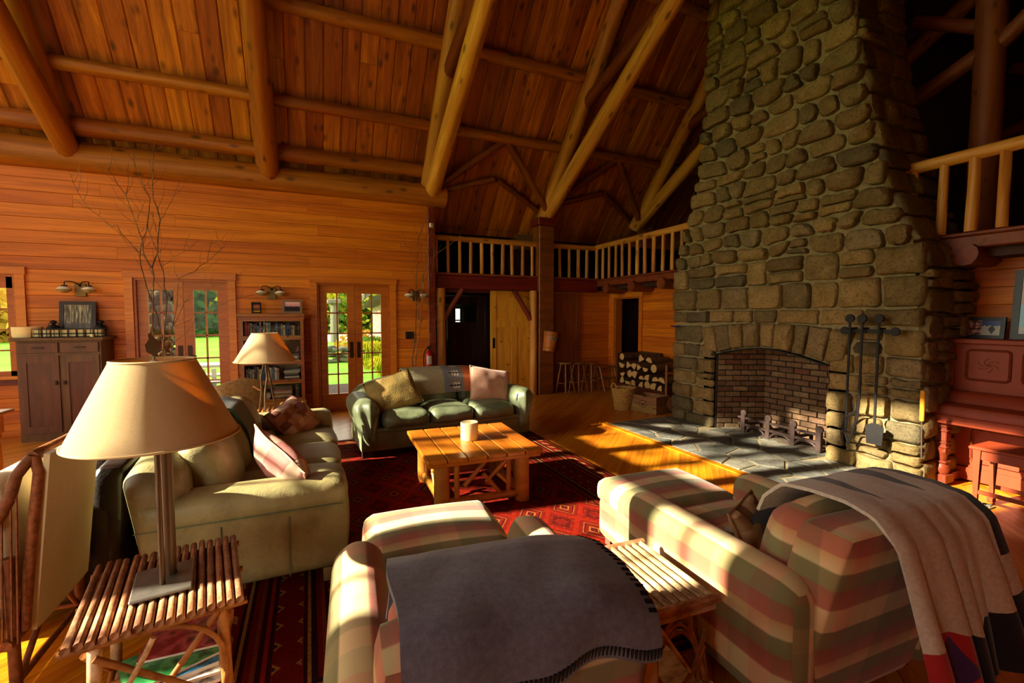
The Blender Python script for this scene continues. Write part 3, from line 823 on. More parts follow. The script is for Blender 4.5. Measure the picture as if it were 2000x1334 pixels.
G().lathe([(0.0,0.40),(0.018,0.395),(0.02,0.36),(0.017,0.2),(0.016,0.13),(0.0,0.13)], 12).obj('handle', MT['yellow'], t)
G().cyl((0,0,0.14),(0.0,-0.01,-0.2),0.005,n=6).obj('tine', plain('steel', rgb(150,145,135), 0.35, 0.9), t)
MT['steel'] = bpy.data.materials['steel']
t = root('pocket_lighter', T(4.93, 5.17, 1.385), 'small blue lighter lying on a ledge between chimney stones', 'lighter')
G().box((0,0,0.01),(0.03,0.16,0.02), bev=0.005).obj('body', plain('blue_plastic', rgb(24,40,110), 0.4), t)
# ------------------------------------------------------------------ french doors and window in the back wall
MT['brz'] = plain('oiled_bronze', rgb(58,40,26), 0.45, 0.6)
def casing(parent, w_, h, zb=0.0):
    """flat casing with a head board, proud of the wall; origin at opening centre, floor"""
    for s in (-1, 1): G().b2(s*w_/2, s*(w_/2+0.095), -0.028, 0.0, zb, h).obj('casing', MT['trim'], parent)
    G().b2(-w_/2-0.11, w_/2+0.11, -0.034, 0.0, h, h+0.1, 0.004).obj('head_casing', MT['trim'], parent)
    g = G()
    for s in (-1, 1): g.b2(s*w_/2, s*(w_/2-0.03), 0.0, 0.16, zb, h)
    g.b2(-w_/2+0.03, w_/2-0.03, 0.0, 0.16, h-0.03, h); g.obj('jamb', MT['doorwood'], parent)
def leaf(parent, x0, x1, h, y, handle_side, handle=True):
    st = 0.115; zb = 0.28; zt = h-0.125; d = 0.045
    lf_ = root('door_leaf', MW[parent]); lf_.parent = parent; lf_.matrix_basis = I4; 
    g = G()
    g.b2(x0, x0+st, y, y+d, 0.01, h); g.b2(x1-st, x1, y, y+d, 0.01, h)
    g.b2(x0+st, x1-st, y, y+d, 0.01, zb); g.b2(x0+st, x1-st, y, y+d, zt, h)
    g.obj('stile_frame', MT['doorwood'], lf_)
    gx0, gx1 = x0+st, x1-st; mm = 0.022
    cols, rows = 2, 5
    pw = (gx1-gx0-mm)/2; ph = (zt-zb-mm*(rows-1))/rows
    G().b2(gx0+pw, gx0+pw+mm, y+0.008, y+d-0.008, zb, zt).obj('muntin', MT['doorwood'], lf_)
    for r in range(1, rows):
        z_ = zb+r*ph+(r-1)*mm
        G().b2(gx0, gx1, y+0.008, y+d-0.008, z_, z_+mm).obj('muntin', MT['doorwood'], lf_)
    for c_ in range(cols):
        for r in range(rows):
            a = gx0+c_*(pw+mm); b = zb+r*(ph+mm)
            G().b2(a, a+pw, y+0.019, y+0.024, b, b+ph).obj('pane', MT['glass'], lf_)
    if handle:
        hx = x1-0.055 if handle_side > 0 else x0+0.055
        G().b2(hx-0.028, hx+0.028, y-0.008, y, 0.86, 1.12, 0.003).obj('handle_plate', MT['brz'], lf_)
        G().tube([(hx, y-0.008, 0.97), (hx, y-0.05, 0.97), (hx-handle_side*0.09, y-0.055, 0.968)], 0.009, 6).obj('lever', MT['brz'], lf_)
for k, (xc, w_) in enumerate([(-1.65, 1.12), (0.675, 1.13)]):
    d = root('door_%d' % (k+1), T(xc, YB, 0), kind='structure')
    casing(d, w_, 2.07)
    leaf(d, -w_/2+0.03, -0.002, 2.0395, 0.045, 1); leaf(d, 0.002, w_/2-0.03, 2.0395, 0.045, -1)
    G().b2(-0.03, 0.03, 0.091, 0.105, 0.01, 2.039).obj('astragal', MT['doorwood'], d); G().b2(-w_/2+0.03, w_/2-0.03, 0.091, 0.12, 2.0, 2.04).obj('door_stop', MT['doorwood'], d)
    for s in (-1, 1): G().b2(s*(w_/2-0.03), s*(w_/2-0.06), 0.091, 0.12, 0.01, 2.0).obj('door_stop', MT['doorwood'], d)
    G().b2(-w_/2, w_/2, 0.0, 0.17, -0.01, 0.012).obj('threshold', MT['doorwood'], d)
wn = root('window_1', T(-3.925, YB, 0), kind='structure')
casing(wn, 1.05, 2.07, 0.78)
G().b2(-0.64, 0.64, -0.05, 0.02, 0.74, 0.78).obj('sill', MT['trim'], wn)
g = G(); w_ = 0.99
for s in (-1, 1): g.b2(s*w_/2, s*(w_/2-0.08), 0.05, 0.095, 0.78, 2.04)
g.b2(-w_/2, w_/2, 0.05, 0.095, 0.78, 0.84); g.b2(-w_/2, w_/2, 0.05, 0.095, 1.9, 2.04); g.obj('sash', MT['doorwood'], wn)
for i in range(1, 4): G().b2(-0.415, 0.415, 0.06, 0.085, 0.84+i*0.265-0.01, 0.84+i*0.265+0.01).obj('muntin', MT['doorwood'], wn)
for i in (-0.14, 0.14): G().b2(i-0.01, i+0.01, 0.06, 0.085, 0.84, 1.9).obj('muntin', MT['doorwood'], wn)
G().b2(-0.42, 0.42, 0.07, 0.075, 0.83, 1.91).obj('pane', MT['glass'], wn)

# barn doors under the loft
def panel_door(name, x0, x1, y, h, mat, label, pull=None):
    t = root(name, T(x0, y, 0), label, 'door'); w_ = x1-x0; d = 0.045
    for a in (0, w_-0.11): G().b2(a, a+0.11, 0, d, 0.03, h, 0.003).obj('stile', MT[mat], t)
    for a, b in ((0.03, 0.22), (1.33, 1.45), (h-0.12, h)): G().b2(0.11, w_-0.11, 0.002, d-0.002, a, b).obj('rail', MT[mat], t)
    G().b2(w_/2-0.055, w_/2+0.055, 0.002, d-0.002, 0.22, 1.33).obj('stile', MT[mat], t)
    for a, b, z0, z1 in ((0.11, w_/2-0.055, 0.22, 1.33), (w_/2+0.055, w_-0.11, 0.22, 1.33), (0.11, w_-0.11, 1.45, h-0.12)):
        G().b2(a, b, 0.016, d-0.012, z0, z1).obj('panel', MT[mat], t)
    if pull is not None:
        G().b2(pull-0.025, pull+0.025, -0.003, 0.004, 0.93, 1.13).obj('flush_pull', MT['black'], t)
    return t
panel_door('barn_door', 3.15, 4.13, 8.09, 2.03, 'pine', 'pale knotty pine sliding barn door with black flush pull', 0.06)
MT['brown_panel'] = wood('brown_panel', rgb(110,52,16), rgb(140,70,24), rgb(150,84,34), rough=0.5, var=0.06, grain=(14,14,1.5), knots=False, hue=0.004)
panel_door('sliding_panel', 4.40, 5.16, 8.10, 2.01, 'brown_panel', 'brown panelled sliding door half hidden behind the square post')
# plank door with a small window in the back room
t = root('plank_door', T(2.64, 9.3, 0), 'dark plank door with a small glass light deep inside the doorway', 'door')
MT['darkdoor'] = wood('dark_door', rgb(58,26,12), rgb(80,38,18), rgb(90,46,22), rough=0.55, var=0.12, grain=(14,14,2), knots=False)
for i in range(5):
    a = 0.02+i*0.164; 
    if i in (1, 2, 3):
        G().b2(a, a+0.158, 0, 0.045, 0.02, 1.42).obj('plank', MT['darkdoor'], t); G().b2(a, a+0.158, 0, 0.045, 1.79, 1.97).obj('plank', MT['darkdoor'], t)
    else: G().b2(a, a+0.158, 0, 0.045, 0.02, 1.97).obj('plank', MT['darkdoor'], t)
G().b2(0.18, 0.67, 0.02, 0.025, 1.41, 1.8).obj('pane', MT['clear'], t)
G().b2(0.05, 0.08, -0.03, 0.0, 0.9, 1.1).obj('latch', MT['black'], t)
# room beyond with a bright window
o = G().b2(2.0, 4.2, 10.9, 10.98, 0, 2.1).obj('wall_far_room', MT['plaster']); tag(o, kind='structure')
wn = root('window_2', T(3.27, 10.88, 1.45), kind='structure')
MT['daywin'] = N('day_window'); em = MT['daywin'].n('Emission'); em.inputs[0].default_value = (0.85,0.9,0.8,1); em.inputs[1].default_value = 1.0
MT['daywin'].t.links.new(em.outputs[0], MT['daywin'].out.inputs['Surface']); MT['daywin'] = MT['daywin'].m
G().b2(-0.14, 0.14, -0.01, 0.0, -0.5, 0.28).obj('pane', MT['daywin'], wn)
g = G(); g.b2(-0.18, -0.14, -0.03, 0, -0.54, 0.32); g.b2(0.14, 0.18, -0.03, 0, -0.54, 0.32); g.b2(-0.14, 0.14, -0.03, 0, 0.28, 0.32); g.b2(-0.14, 0.14, -0.03, 0, -0.02, 0.01); g.obj('window_frame', MT['plaster'], wn)
# doorway in the right wall
d = root('door_3', T(5.9, 7.535, 0) @ RZ(-90), kind='structure')
casing(d, 0.79, 1.93)
# ------------------------------------------------------------------ upholstery
def leather(name, c, dark, rough=0.42, bump=0.35):
    k = N(name); co = k.coord('Object'); f = k.noise(co, 3.2, 5, 0.6); f2 = k.noise(co, 14, 4, 0.6, 1.2)
    col = k.ramp(f, [(0.3, dark), (0.62, c)])
    col = k.mix(k.math('MULTIPLY', k.ramp(f2, [(0.3, (1,1,1)), (0.5, (0,0,0))]), 0.35), col, dark)
    k.bump(k.math('ADD', f2, k.math('MULTIPLY', k.noise(co, 90, 2), 0.2)), bump, 0.012)
    return k.fin(col, rough, 0, 0.45)
MT['green'] = leather('green_leather', rgb(122,132,100), rgb(88,96,66))
MT['olive'] = leather('olive_leather', rgb(160,152,104), rgb(120,108,66), 0.5, 0.3)
MT['blackleather'] = leather('black_leather', rgb(44,36,32), rgb(24,20,18), 0.38)
def plaid(name):
    k = N(name); uv = k.n('TexCoord').outputs['UV']; s_ = k.sep(uv)
    fr = k.math('FRACT', k.math('MULTIPLY', s_[0], 1/0.44)); fv = k.math('FRACT', k.math('MULTIPLY', s_[1], 1/0.36))
    cream, green, rose, tan, brown = rgb(226,206,164), rgb(142,136,98), rgb(184,118,98), rgb(204,164,116), rgb(160,108,86)
    A = k.ramp(fr, [(0.0, cream), (0.19, cream), (0.21, rose), (0.37, brown), (0.385, green), (0.52, green), (0.54, cream), (0.66, tan), (0.675, rose), (0.82, brown), (0.835, green), (0.985, green), (1.0, cream)])
    B = k.ramp(fv, [(0.0, rgb(236,214,180)), (0.24, rgb(236,214,180)), (0.26, rgb(176,176,140)), (0.48, rgb(176,176,140)), (0.5, rgb(214,160,140)), (0.72, rgb(206,150,130)), (0.74, rgb(200,196,160)), (1.0, rgb(200,196,160))])
    c = k.mix(0.6, A, k.mix(1.0, A, B, 'MULTIPLY')); c = k.hsv(c, 0.5, 1.0, 1.12)
    wv = k.n('TexWave'); k.t.links.new(uv, wv.inputs['Vector']); wv.inputs['Scale'].default_value = 260
    k.bump(wv.outputs['Fac'], 0.15, 0.002)
    k.b.inputs['Sheen Weight'].default_value = 0.15
    return k.fin(c, 0.85, 0, 0.2)
MT['plaid'] = plaid('plaid_weave')
def cloth(name, c, var=0.15, sc_=40, rough=0.95):
    k = N(name); f = k.noise(k.coord('Object'), sc_, 4, 0.7)
    a = tuple(x*(1-var) for x in c[:3])+(1,); b = tuple(min(1, x*(1+var)) for x in c[:3])+(1,)
    k.bump(k.noise(k.coord('Object'), 250, 2), 0.25, 0.003); k.b.inputs['Sheen Weight'].default_value = 0.3
    return k.fin(k.ramp(f, [(0.3, a), (0.7, b)]), rough, 0, 0.15)
MT['piping'] = plain('piping', rgb(112,70,52), 0.8)

def crown(bz=0.03, by=0.0, bx=0.0, nz=0.0, seed=0.0):
    def fn(u, p):
        p = p.copy()
        p.z += math.copysign(bz, u.z)*(1-u.x*u.x)*(1-u.y*u.y) if abs(u.z) > 0.99 or bz else 0
        p.y += by*u.y*(1-u.x*u.x)*(1-u.z*u.z); p.x += bx*u.x*(1-u.y*u.y)*(1-u.z*u.z)
        if nz: 
            q = noise.noise_vector(Vector((p.x*7+seed, p.y*7, p.z*7+seed)))
            p += q*nz
        return p
    return fn

# ---- green three-seat sofa facing the table
sf = root('green_sofa', T(0.42, 4.98, 0) @ RZ(2.5), 'green leather three-seat sofa with rolled pleated arms beyond the coffee table', 'sofa')
L, D = 2.16, 0.98
g = G(); g.rbox((L/2, 0.5, 0.2), (L-0.1, 0.9, 0.26), 0.03, 6); g.obj('base', MT['green'], sf, smooth=50)
G().rbox((L/2, 0.07, 0.3), (L-0.4, 0.08, 0.07), 0.03, 6).obj('seat_rail', MT['green'], sf, smooth=50)
for x_ in (0.12, L-0.12):
    for y_ in (0.12, 0.86): G().box((x_, y_, 0.04), (0.1, 0.1, 0.08)).obj('foot', MT['blackleather'], sf)
def roll_arm(side):
    def fn(u, p):
        p = p.copy(); zz = (u.z+1)/2
        p.x *= 0.62+0.5*zz**1.5                                      # swelling roll
        p.x += side*0.05*(zz-0.3)
        if u.y < -0.98:                                              # pleats fan on the front
            a = math.atan2(p.x, p.z+0.12); p.y -= 0.016*math.cos(a*13)*max(0, u.z+0.7)
            p.y -= 0.02*(1-u.x*u.x)
        p.z += 0.03*(1-u.x*u.x) if u.z > 0.5 else 0
        return p
    return fn
for sd, xc in ((-1, 0.15), (1, L-0.15)):
    G().rbox((xc, 0.44, 0.36), (0.29, 0.86, 0.5), 0.13, 26, roll_arm(sd)).obj('arm', MT['green'], sf, smooth=70)
cw = (L-0.56)/3
for i in range(3):
    G().rbox((0.28+cw*(i+0.5), 0.36, 0.39), (cw-0.008, 0.74, 0.17), 0.07, 12, crown(0.035, 0.02, 0.0, 0.012, i*5)).obj('seat_cushion', MT['green'], sf, smooth=70)
def back_fn(u, p):
    p = p.copy(); t = (p.x)/(L/2-0.06)
    if u.z > -0.5: p.z -= 0.17*abs(t)**3.2*max(0, (u.z+0.5)/1.5)
    p.y += 0.10*(u.z+1)/2
    return p
G().rbox((L/2, 0.82, 0.45), (L-0.12, 0.24, 0.72), 0.11, 20, back_fn).obj('back_frame', MT['green'], sf, smooth=70)
for i in range(3):
    def bfn(u, p, i=i):
        p = crown(0.0, 0.035, 0, 0.012, 20+i)(u, p)
        xx = (0.28+cw*(i+0.5)+p.x-L/2)/(L/2-0.06)
        if u.z > 0: p.z -= 0.15*abs(xx)**3*u.z
        p.y += 0.07*(u.z+1)/2; return p
    G().rbox((0.28+cw*(i+0.5), 0.66, 0.6), (cw-0.008, 0.19, 0.42), 0.08, 12, bfn).obj('back_cushion', MT['green'], sf, smooth=70)

# ---- olive sofa seen over its near arm
so = root('olive_sofa', T(0.17, 2.72, 0) @ RZ(90), 'olive leather sofa facing the coffee table, its flat arm toward the twig lamp table', 'sofa')
L, D = 2.36, 1.02
def panel_arm(u, p):
    p = p.copy(); zz = (u.z+1)/2
    if u.z > 0.45: p.x *= 1.18                       # overhanging top roll
    elif u.z > 0.2: p.x *= 1.02
    if u.y < -0.9: p.y -= 0.03*math.sin(math.pi*zz*0.9)   # scrolled front
    if u.y > 0.3: p.x *= 1.0; p.y -= 0.12*(1-zz)
    return p
for xc in (0.14, L-0.14):
    G().rbox((xc, 0.5, 0.345), (0.23, 0.98, 0.52), 0.06, 18, panel_arm).obj('arm', MT['olive'], so, smooth=60)
g = G(); g.rbox((L/2, 0.5, 0.2), (L-0.3, 0.94, 0.24), 0.03, 6); g.obj('base', MT['olive'], so, smooth=50)
for x_ in (0.1, L-0.1):
    for y_ in (0.08, 0.9): G().box((x_, y_, 0.045), (0.1, 0.1, 0.09)).obj('foot', MT['olive'], so)
# stitched seams on the near arm panel
for y_ in (0.3, 0.62): G().tube([(0.018, y_, 0.1), (0.018, y_, 0.44)], 0.0035, 5).obj('seam', MT['green'], so)
G().tube([(0.004, 0.02, 0.475), (0.004, 0.98, 0.475)], 0.004, 5).obj('seam', MT['green'], so)
cw = (L-0.54)/3
for i in range(3):
    G().rbox((0.27+cw*(i+0.5), 0.37, 0.385), (cw-0.008, 0.78, 0.17), 0.06, 12, crown(0.03, 0.02, 0.0, 0.01, i*3+40)).obj('seat_cushion', MT['olive'], so, smooth=70)
def back1(u, p):
    p = p.copy(); t = p.x/(L/2-0.02)
    if u.z > -0.2: p.z -= 0.1*abs(t)**4*max(0, u.z)
    p.y += 0.10*(u.z+1)/2; return p
G().rbox((L/2, 0.84, 0.46), (L-0.06, 0.26, 0.74), 0.12, 20, back1).obj('back_frame', MT['olive'], so, smooth=70)
for i in range(3):
    def bfn(u, p, i=i):
        p = crown(0.0, 0.04, 0, 0.012, 60+i)(u, p); p.y += 0.1*(u.z+1)/2; return p
    G().rbox((0.27+cw*(i+0.5), 0.68, 0.62), (cw-0.008, 0.2, 0.42), 0.09, 12, bfn).obj('back_cushion', MT['olive'], so, smooth=70)

# ---- black leather sofa back to back with the olive one
sb = root('black_sofa', T(-1.9, 5.0, 0) @ RZ(-90), 'black leather sofa standing back to back with the olive sofa', 'sofa')
L = 2.1
G().rbox((L/2, 0.52, 0.24), (L-0.1, 0.86, 0.34), 0.05, 8).obj('base', MT['blackleather'], sb, smooth=50)
for xc in (0.13, L-0.13):
    G().rbox((xc, 0.5, 0.34), (0.25, 0.94, 0.52), 0.07, 10, crown(0.02, 0.02)).obj('arm', MT['blackleather'], sb, smooth=60)
for i in range(2):
    G().rbox((0.27+0.78*(i+0.5), 0.38, 0.4), (0.775, 0.74, 0.15), 0.06, 10, crown(0.03, 0.02, 0, 0.01, i)).obj('seat_cushion', MT['blackleather'], sb, smooth=70)
    def bfn(u, p): 
        p = crown(0, 0.04, 0, 0.01, 3)(u, p); p.y += 0.12*(u.z+1)/2; return p
    G().rbox((0.27+0.78*(i+0.5), 0.72, 0.62), (0.775, 0.2, 0.42), 0.08, 10, bfn).obj('back_cushion', MT['blackleather'], sb, smooth=70)
G().rbox((L/2, 0.9, 0.44), (L-0.04, 0.16, 0.68), 0.06, 10, lambda u, p: Vector((p.x, p.y+0.02*(u.z+1), p.z))).obj('back_frame', MT['blackleather'], sb, smooth=60)
t = root('blue_strap', T(-1.0, 3.22, 0.8), 'pale blue strap hanging over the black sofa back', 'strap')
G().tube([(0.1,0.2,0.03),(0.0,0.18,0.05),(-0.08,0.14,0.0),(-0.12,0.1,-0.1),(-0.13,0.06,-0.14)], 0.009, 6).obj('strap_loop', plain('pale_blue', rgb(150,190,215), 0.6), t)

# ---- plaid armchairs and ottomans (local: faces +Y, origin at back left floor corner)
def uv_arm(xc, zc, r):
    def f(n, co):
        if co.z > zc: s_ = math.atan2(co.x-xc, co.z-zc)*r
        else: s_ = math.copysign(r*math.pi/2+(zc-co.z), co.x-xc)
        if abs(n.y) > 0.8: return (co.x-xc, co.z)
        return (s_+0.06, co.y)
    return f
def uv_back(n, co):
    if abs(n.x) > 0.8: return (co.z, co.y)
    if abs(n.z) > 0.75: return (co.y+0.9, co.x)
    return (co.z, co.x)
def uv_seat(n, co):
    if abs(n.z) > 0.6: return (co.y, co.x)
    if abs(n.x) > 0.7: return (co.y, co.z)
    return (co.z+0.13, co.x)
def piping(pts, parent, r=0.007): G().tube(pts, r, 5, closed=True).obj('piping', MT['piping'], parent)
def armchair(name, M, label, W_=0.98):
    t = root(name, M, label, 'armchair', 'plaid armchairs'); D_ = 1.1
    def armfn(u, p):
        p = p.copy()
        if u.z < 0: p.x *= 0.9
        if u.y > 0.95: p.y += 0.02*(1-u.x*u.x)
        return p
    for xc in (0.115, W_-0.115):
        G().rbox((xc, D_*0.53, 0.34), (0.21, D_*0.94-0.06, 0.54), 0.1, 14, armfn).obj('arm', MT['plaid'], t, smooth=70, uv=uv_arm(xc, 0.51, 0.1))
    G().rbox((W_/2, D_*0.56, 0.22), (W_-0.26, D_*0.8, 0.28), 0.03, 6).obj('seat_base', MT['plaid'], t, smooth=50, uv=uv_seat)
    G().rbox((W_/2, 0.66, 0.4), (W_-0.42, 0.78, 0.16), 0.06, 12, crown(0.03, 0.02)).obj('seat_cushion', MT['plaid'], t, smooth=70, uv=uv_seat)
    def bk(u, p):
        p = p.copy(); p.y -= 0.0; k_ = (u.z+1)/2
        p.y += 0.17*(1-k_)-0.04; p.x *= 1.0-0.04*(k_**2); return p
    G().rbox((W_/2, 0.12, 0.43), (W_-0.26, 0.2, 0.76), 0.035, 12, bk).obj('back_frame', MT['plaid'], t, smooth=50, uv=uv_back)
    def bc(u, p):
        p = crown(0.02, 0.07)(u, p); k_ = (u.z+1)/2; p.y -= 0.10*k_; return p
    G().rbox((W_/2, 0.33, 0.61), (W_-0.36, 0.2, 0.42), 0.09, 12, bc).obj('back_cushion', MT['plaid'], t, smooth=70, uv=uv_back)
    for x_ in (0.1, W_-0.1):
        for y_ in (0.24, D_-0.12): G().box((x_, y_, 0.04), (0.07, 0.07, 0.08)).obj('foot', MT['piping'], t)
    return t
ch1 = armchair('plaid_armchair', T(-0.03, 0.95, 0) @ RZ(-4.5), 'plaid armchair with its back to the viewer, a charcoal blanket over it')
ch2 = armchair('plaid_armchair', T(1.46, 0.89, 0) @ RZ(-2.5), 'plaid armchair beside the hearth with a white patterned blanket over its back')
def ottoman(M, label):
    t = root('plaid_ottoman', M, label, 'ottoman', 'plaid ottomans')
    G().rbox((0, 0, 0.2), (0.66, 0.56, 0.26), 0.04, 8).obj('body', MT['plaid'], t, smooth=60, uv=lambda n, co: (co.z+0.1, co.x+co.y))
    G().rbox((0, 0, 0.38), (0.69, 0.59, 0.15), 0.055, 14, crown(0.035, 0.012, 0.012)).obj('cushion', MT['plaid'], t, smooth=70, uv=uv_seat)
    a, b = 0.335, 0.285
    for z_ in (0.335, 0.42):
        piping([(a-0.03, -b, z_), (a, -b+0.03, z_), (a, b-0.03, z_), (a-0.03, b, z_), (-a+0.03, b, z_), (-a, b-0.03, z_), (-a, -b+0.03, z_), (-a+0.03, -b, z_)], t, 0.0055)
    for x_ in (-0.26, 0.26):
        for y_ in (-0.21, 0.21): G().box((x_, y_, 0.04), (0.06, 0.06, 0.08)).obj('foot', MT['piping'], t)
ottoman(T(0.565, 2.265, 0) @ RZ(-5), 'plaid ottoman in front of the armchair with the charcoal blanket')
ottoman(T(2.06, 2.22, 0) @ RZ(-4), 'plaid ottoman in front of the armchair with the white blanket')

# ------------------------------------------------------------------ throws and pillows
def drape(rows_fn, nu, nv, th=0.012):
    g_ = G(); g_.sheet([[rows_fn(i/(nu-1), j/(nv-1)) for j in range(nv)] for i in range(nu)], th)
    nper = nu*nv
    uvs = [(i/(nu-1), j/(nv-1)) for i in range(nu) for j in range(nv)]*2
    return g_, uvs
def drape_obj(name, g_, uvs, mat, par=None, M=I4):
    me = g_.mesh(name, 60); l = me.uv_layers.new(name='UVMap')
    for lp in me.loops: l.data[lp.index].uv = uvs[lp.vertex_index]
    return link(name, me, mat, par, M)
def poly_path(pts):
    P = [Vector(p) for p in pts]; ds = [0]
    for a, b in zip(P, P[1:]): ds.append(ds[-1]+(b-a).length)
    def at(t):
        s_ = t*ds[-1]
        for i in range(len(P)-1):
            if s_ <= ds[i+1]+1e-9: return P[i].lerp(P[i+1], (s_-ds[i])/(ds[i+1]-ds[i]))
        return P[-1]
    return at
MT['charcoal'] = cloth('charcoal_fleece', rgb(100,100,112), 0.25, 60)
MT['stitch'] = plain('black_stitch', rgb(10,10,14), 0.9)
b1 = root('charcoal_blanket', MW[ch1], 'charcoal fleece blanket with black stitched edge over the armchair back', 'blanket')
prof = [(0.49, 0.56), (0.46, 0.70), (0.38, 0.80), (0.28, 0.832), (0.14, 0.832), (0.04, 0.822), (-0.01, 0.79), (-0.025, 0.73), (-0.015, 0.66)]
pa = poly_path([(y_, z_, 0) for y_, z_ in prof])
def br(u, v):
    p = pa(v); x_ = 0.19+0.63*u
    fold = 0.014*math.sin(u*17+1.5*math.sin(v*5))*max(0, v-0.7)*2
    sag = -0.03*math.sin(math.pi*u)*(1 if v > 0.9 else 0)
    edge = 0.10*(u**6)*max(0, 1-abs(v-0.5)*1.1)
    zdrop = (0.035*u+0.018*math.sin(u*11))*max(0, v-0.7)/0.3
    return (x_+0.02*noise.noise(Vector((v*3, u*2, 0))), p.x-fold-0.004, p.y-edge*0.45+0.026+0.006*noise.noise(Vector((u*6, v*6, 2)))+zdrop)
g_, uvs = drape(br, 44, 40, 0.016); drape_obj('cloth', g_, uvs, MT['charcoal'], b1)
g = G()
for i in range(60):
    u = i/59; p = Vector(br(u, 0.995)); q = Vector(br(u, 0.955)); g.tube([p+Vector((0,-0.012,0.004)), q+Vector((0,-0.014,0.004))], 0.007, 4)
for i in range(34):
    v = i/33; p = Vector(br(0.995, v)); q = Vector(br(0.965, v)); g.tube([p+Vector((0.004,-0.004,0.012)), q+Vector((0.0,-0.004,0.014))], 0.007, 4)
o = g.obj('edge_stitching', MT['stitch'], b1); o['kind'] = 'stuff'

# white blanket with dark triangles on the second armchair
def pendleton():
    k = N('white_patterned_wool'); uv = k.n('TexCoord').outputs['UV']; s_ = k.sep(uv); u, v = s_[0], s_[1]
    base = rgb(206,198,180); blk = rgb(34,34,40); red = rgb(168,36,40); pur = rgb(70,44,92)
    f = k.noise(k.coord('Object'), 70, 3)
    col = k.ramp(f, [(0.3, rgb(180,170,152)), (0.7, base)])
    # triangles along the crest
    tri = k.math('ABSOLUTE', k.math('SUBTRACT', k.math('FRACT', k.math('MULTIPLY', u, 2.2)), 0.62))
    dv = k.math('SUBTRACT', v, 0.34); 
    m1 = k.math('MULTIPLY', k.math('GREATER_THAN', dv, 0.0), k.math('GREATER_THAN', k.math('SUBTRACT', 0.2, dv), k.math('MULTIPLY', tri, 0.9)))
    m1 = k.math('MULTIPLY', m1, k.math('GREATER_THAN', u, 0.24)); col = k.mix(m1, col, blk)
    band = k.math('MULTIPLY', k.math('GREATER_THAN', v, 0.06), k.math('LESS_THAN', v, 0.2)); col = k.mix(band, col, blk)
    cr = k.math('MULTIPLY', k.math('GREATER_THAN', u, 0.93), k.math('LESS_THAN', v, 0.75)); col = k.mix(cr, col, blk)
    end = k.math('GREATER_THAN', v, 0.86); lowc = k.mix(k.math('GREATER_THAN', u, 0.36), red, blk)
    dia = k.math('ADD', k.math('MULTIPLY', k.math('ABSOLUTE', k.math('SUBTRACT', u, 0.24)), 1.0), k.math('MULTIPLY', k.math('ABSOLUTE', k.math('SUBTRACT', v, 0.935)), 1.9))
    lowc = k.mix(k.math('LESS_THAN', dia, 0.13), lowc, pur); col = k.mix(end, col, lowc)
    k.bump(k.noise(k.coord('Object'), 260, 2), 0.25, 0.003); k.b.inputs['Sheen Weight'].default_value = 0.3
    return k.fin(col, 0.95, 0, 0.15)
MT['pendle'] = pendleton()
b2_ = root('white_blanket', MW[ch2], 'off-white wool blanket with black triangles and red end thrown over the armchair', 'blanket')
prof = [(0.66, 0.505), (0.54, 0.53), (0.5, 0.62), (0.45, 0.75), (0.37, 0.825), (0.26, 0.842), (0.12, 0.842), (0.035, 0.825), (-0.03, 0.75), (-0.06, 0.6), (-0.09, 0.42), (-0.11, 0.26)]
pb = poly_path([(y_, z_, 0) for y_, z_ in prof])
def wr(u, v):
    p = pb(v); x_ = 0.3+0.57*u
    k_ = max(0, v-0.55)/0.45
    x_ += -0.02*k_*math.sin(u*3)+0.02*k_
    fold = (0.055*math.sin(u*13+0.6)+0.02*math.sin(u*29))*k_
    hang = -0.0+(0.10*(u > 0.62)+0.05*math.sin(u*7))*k_*1.0
    return (x_, p.x-abs(fold)-0.01-0.02*k_, p.y+0.014+hang*0.9+0.01*noise.noise(Vector((u*5, v*7, 4))))
g_, uvs = drape(wr, 50, 56, 0.014); drape_obj('cloth', g_, uvs, MT['pendle'], b2_)

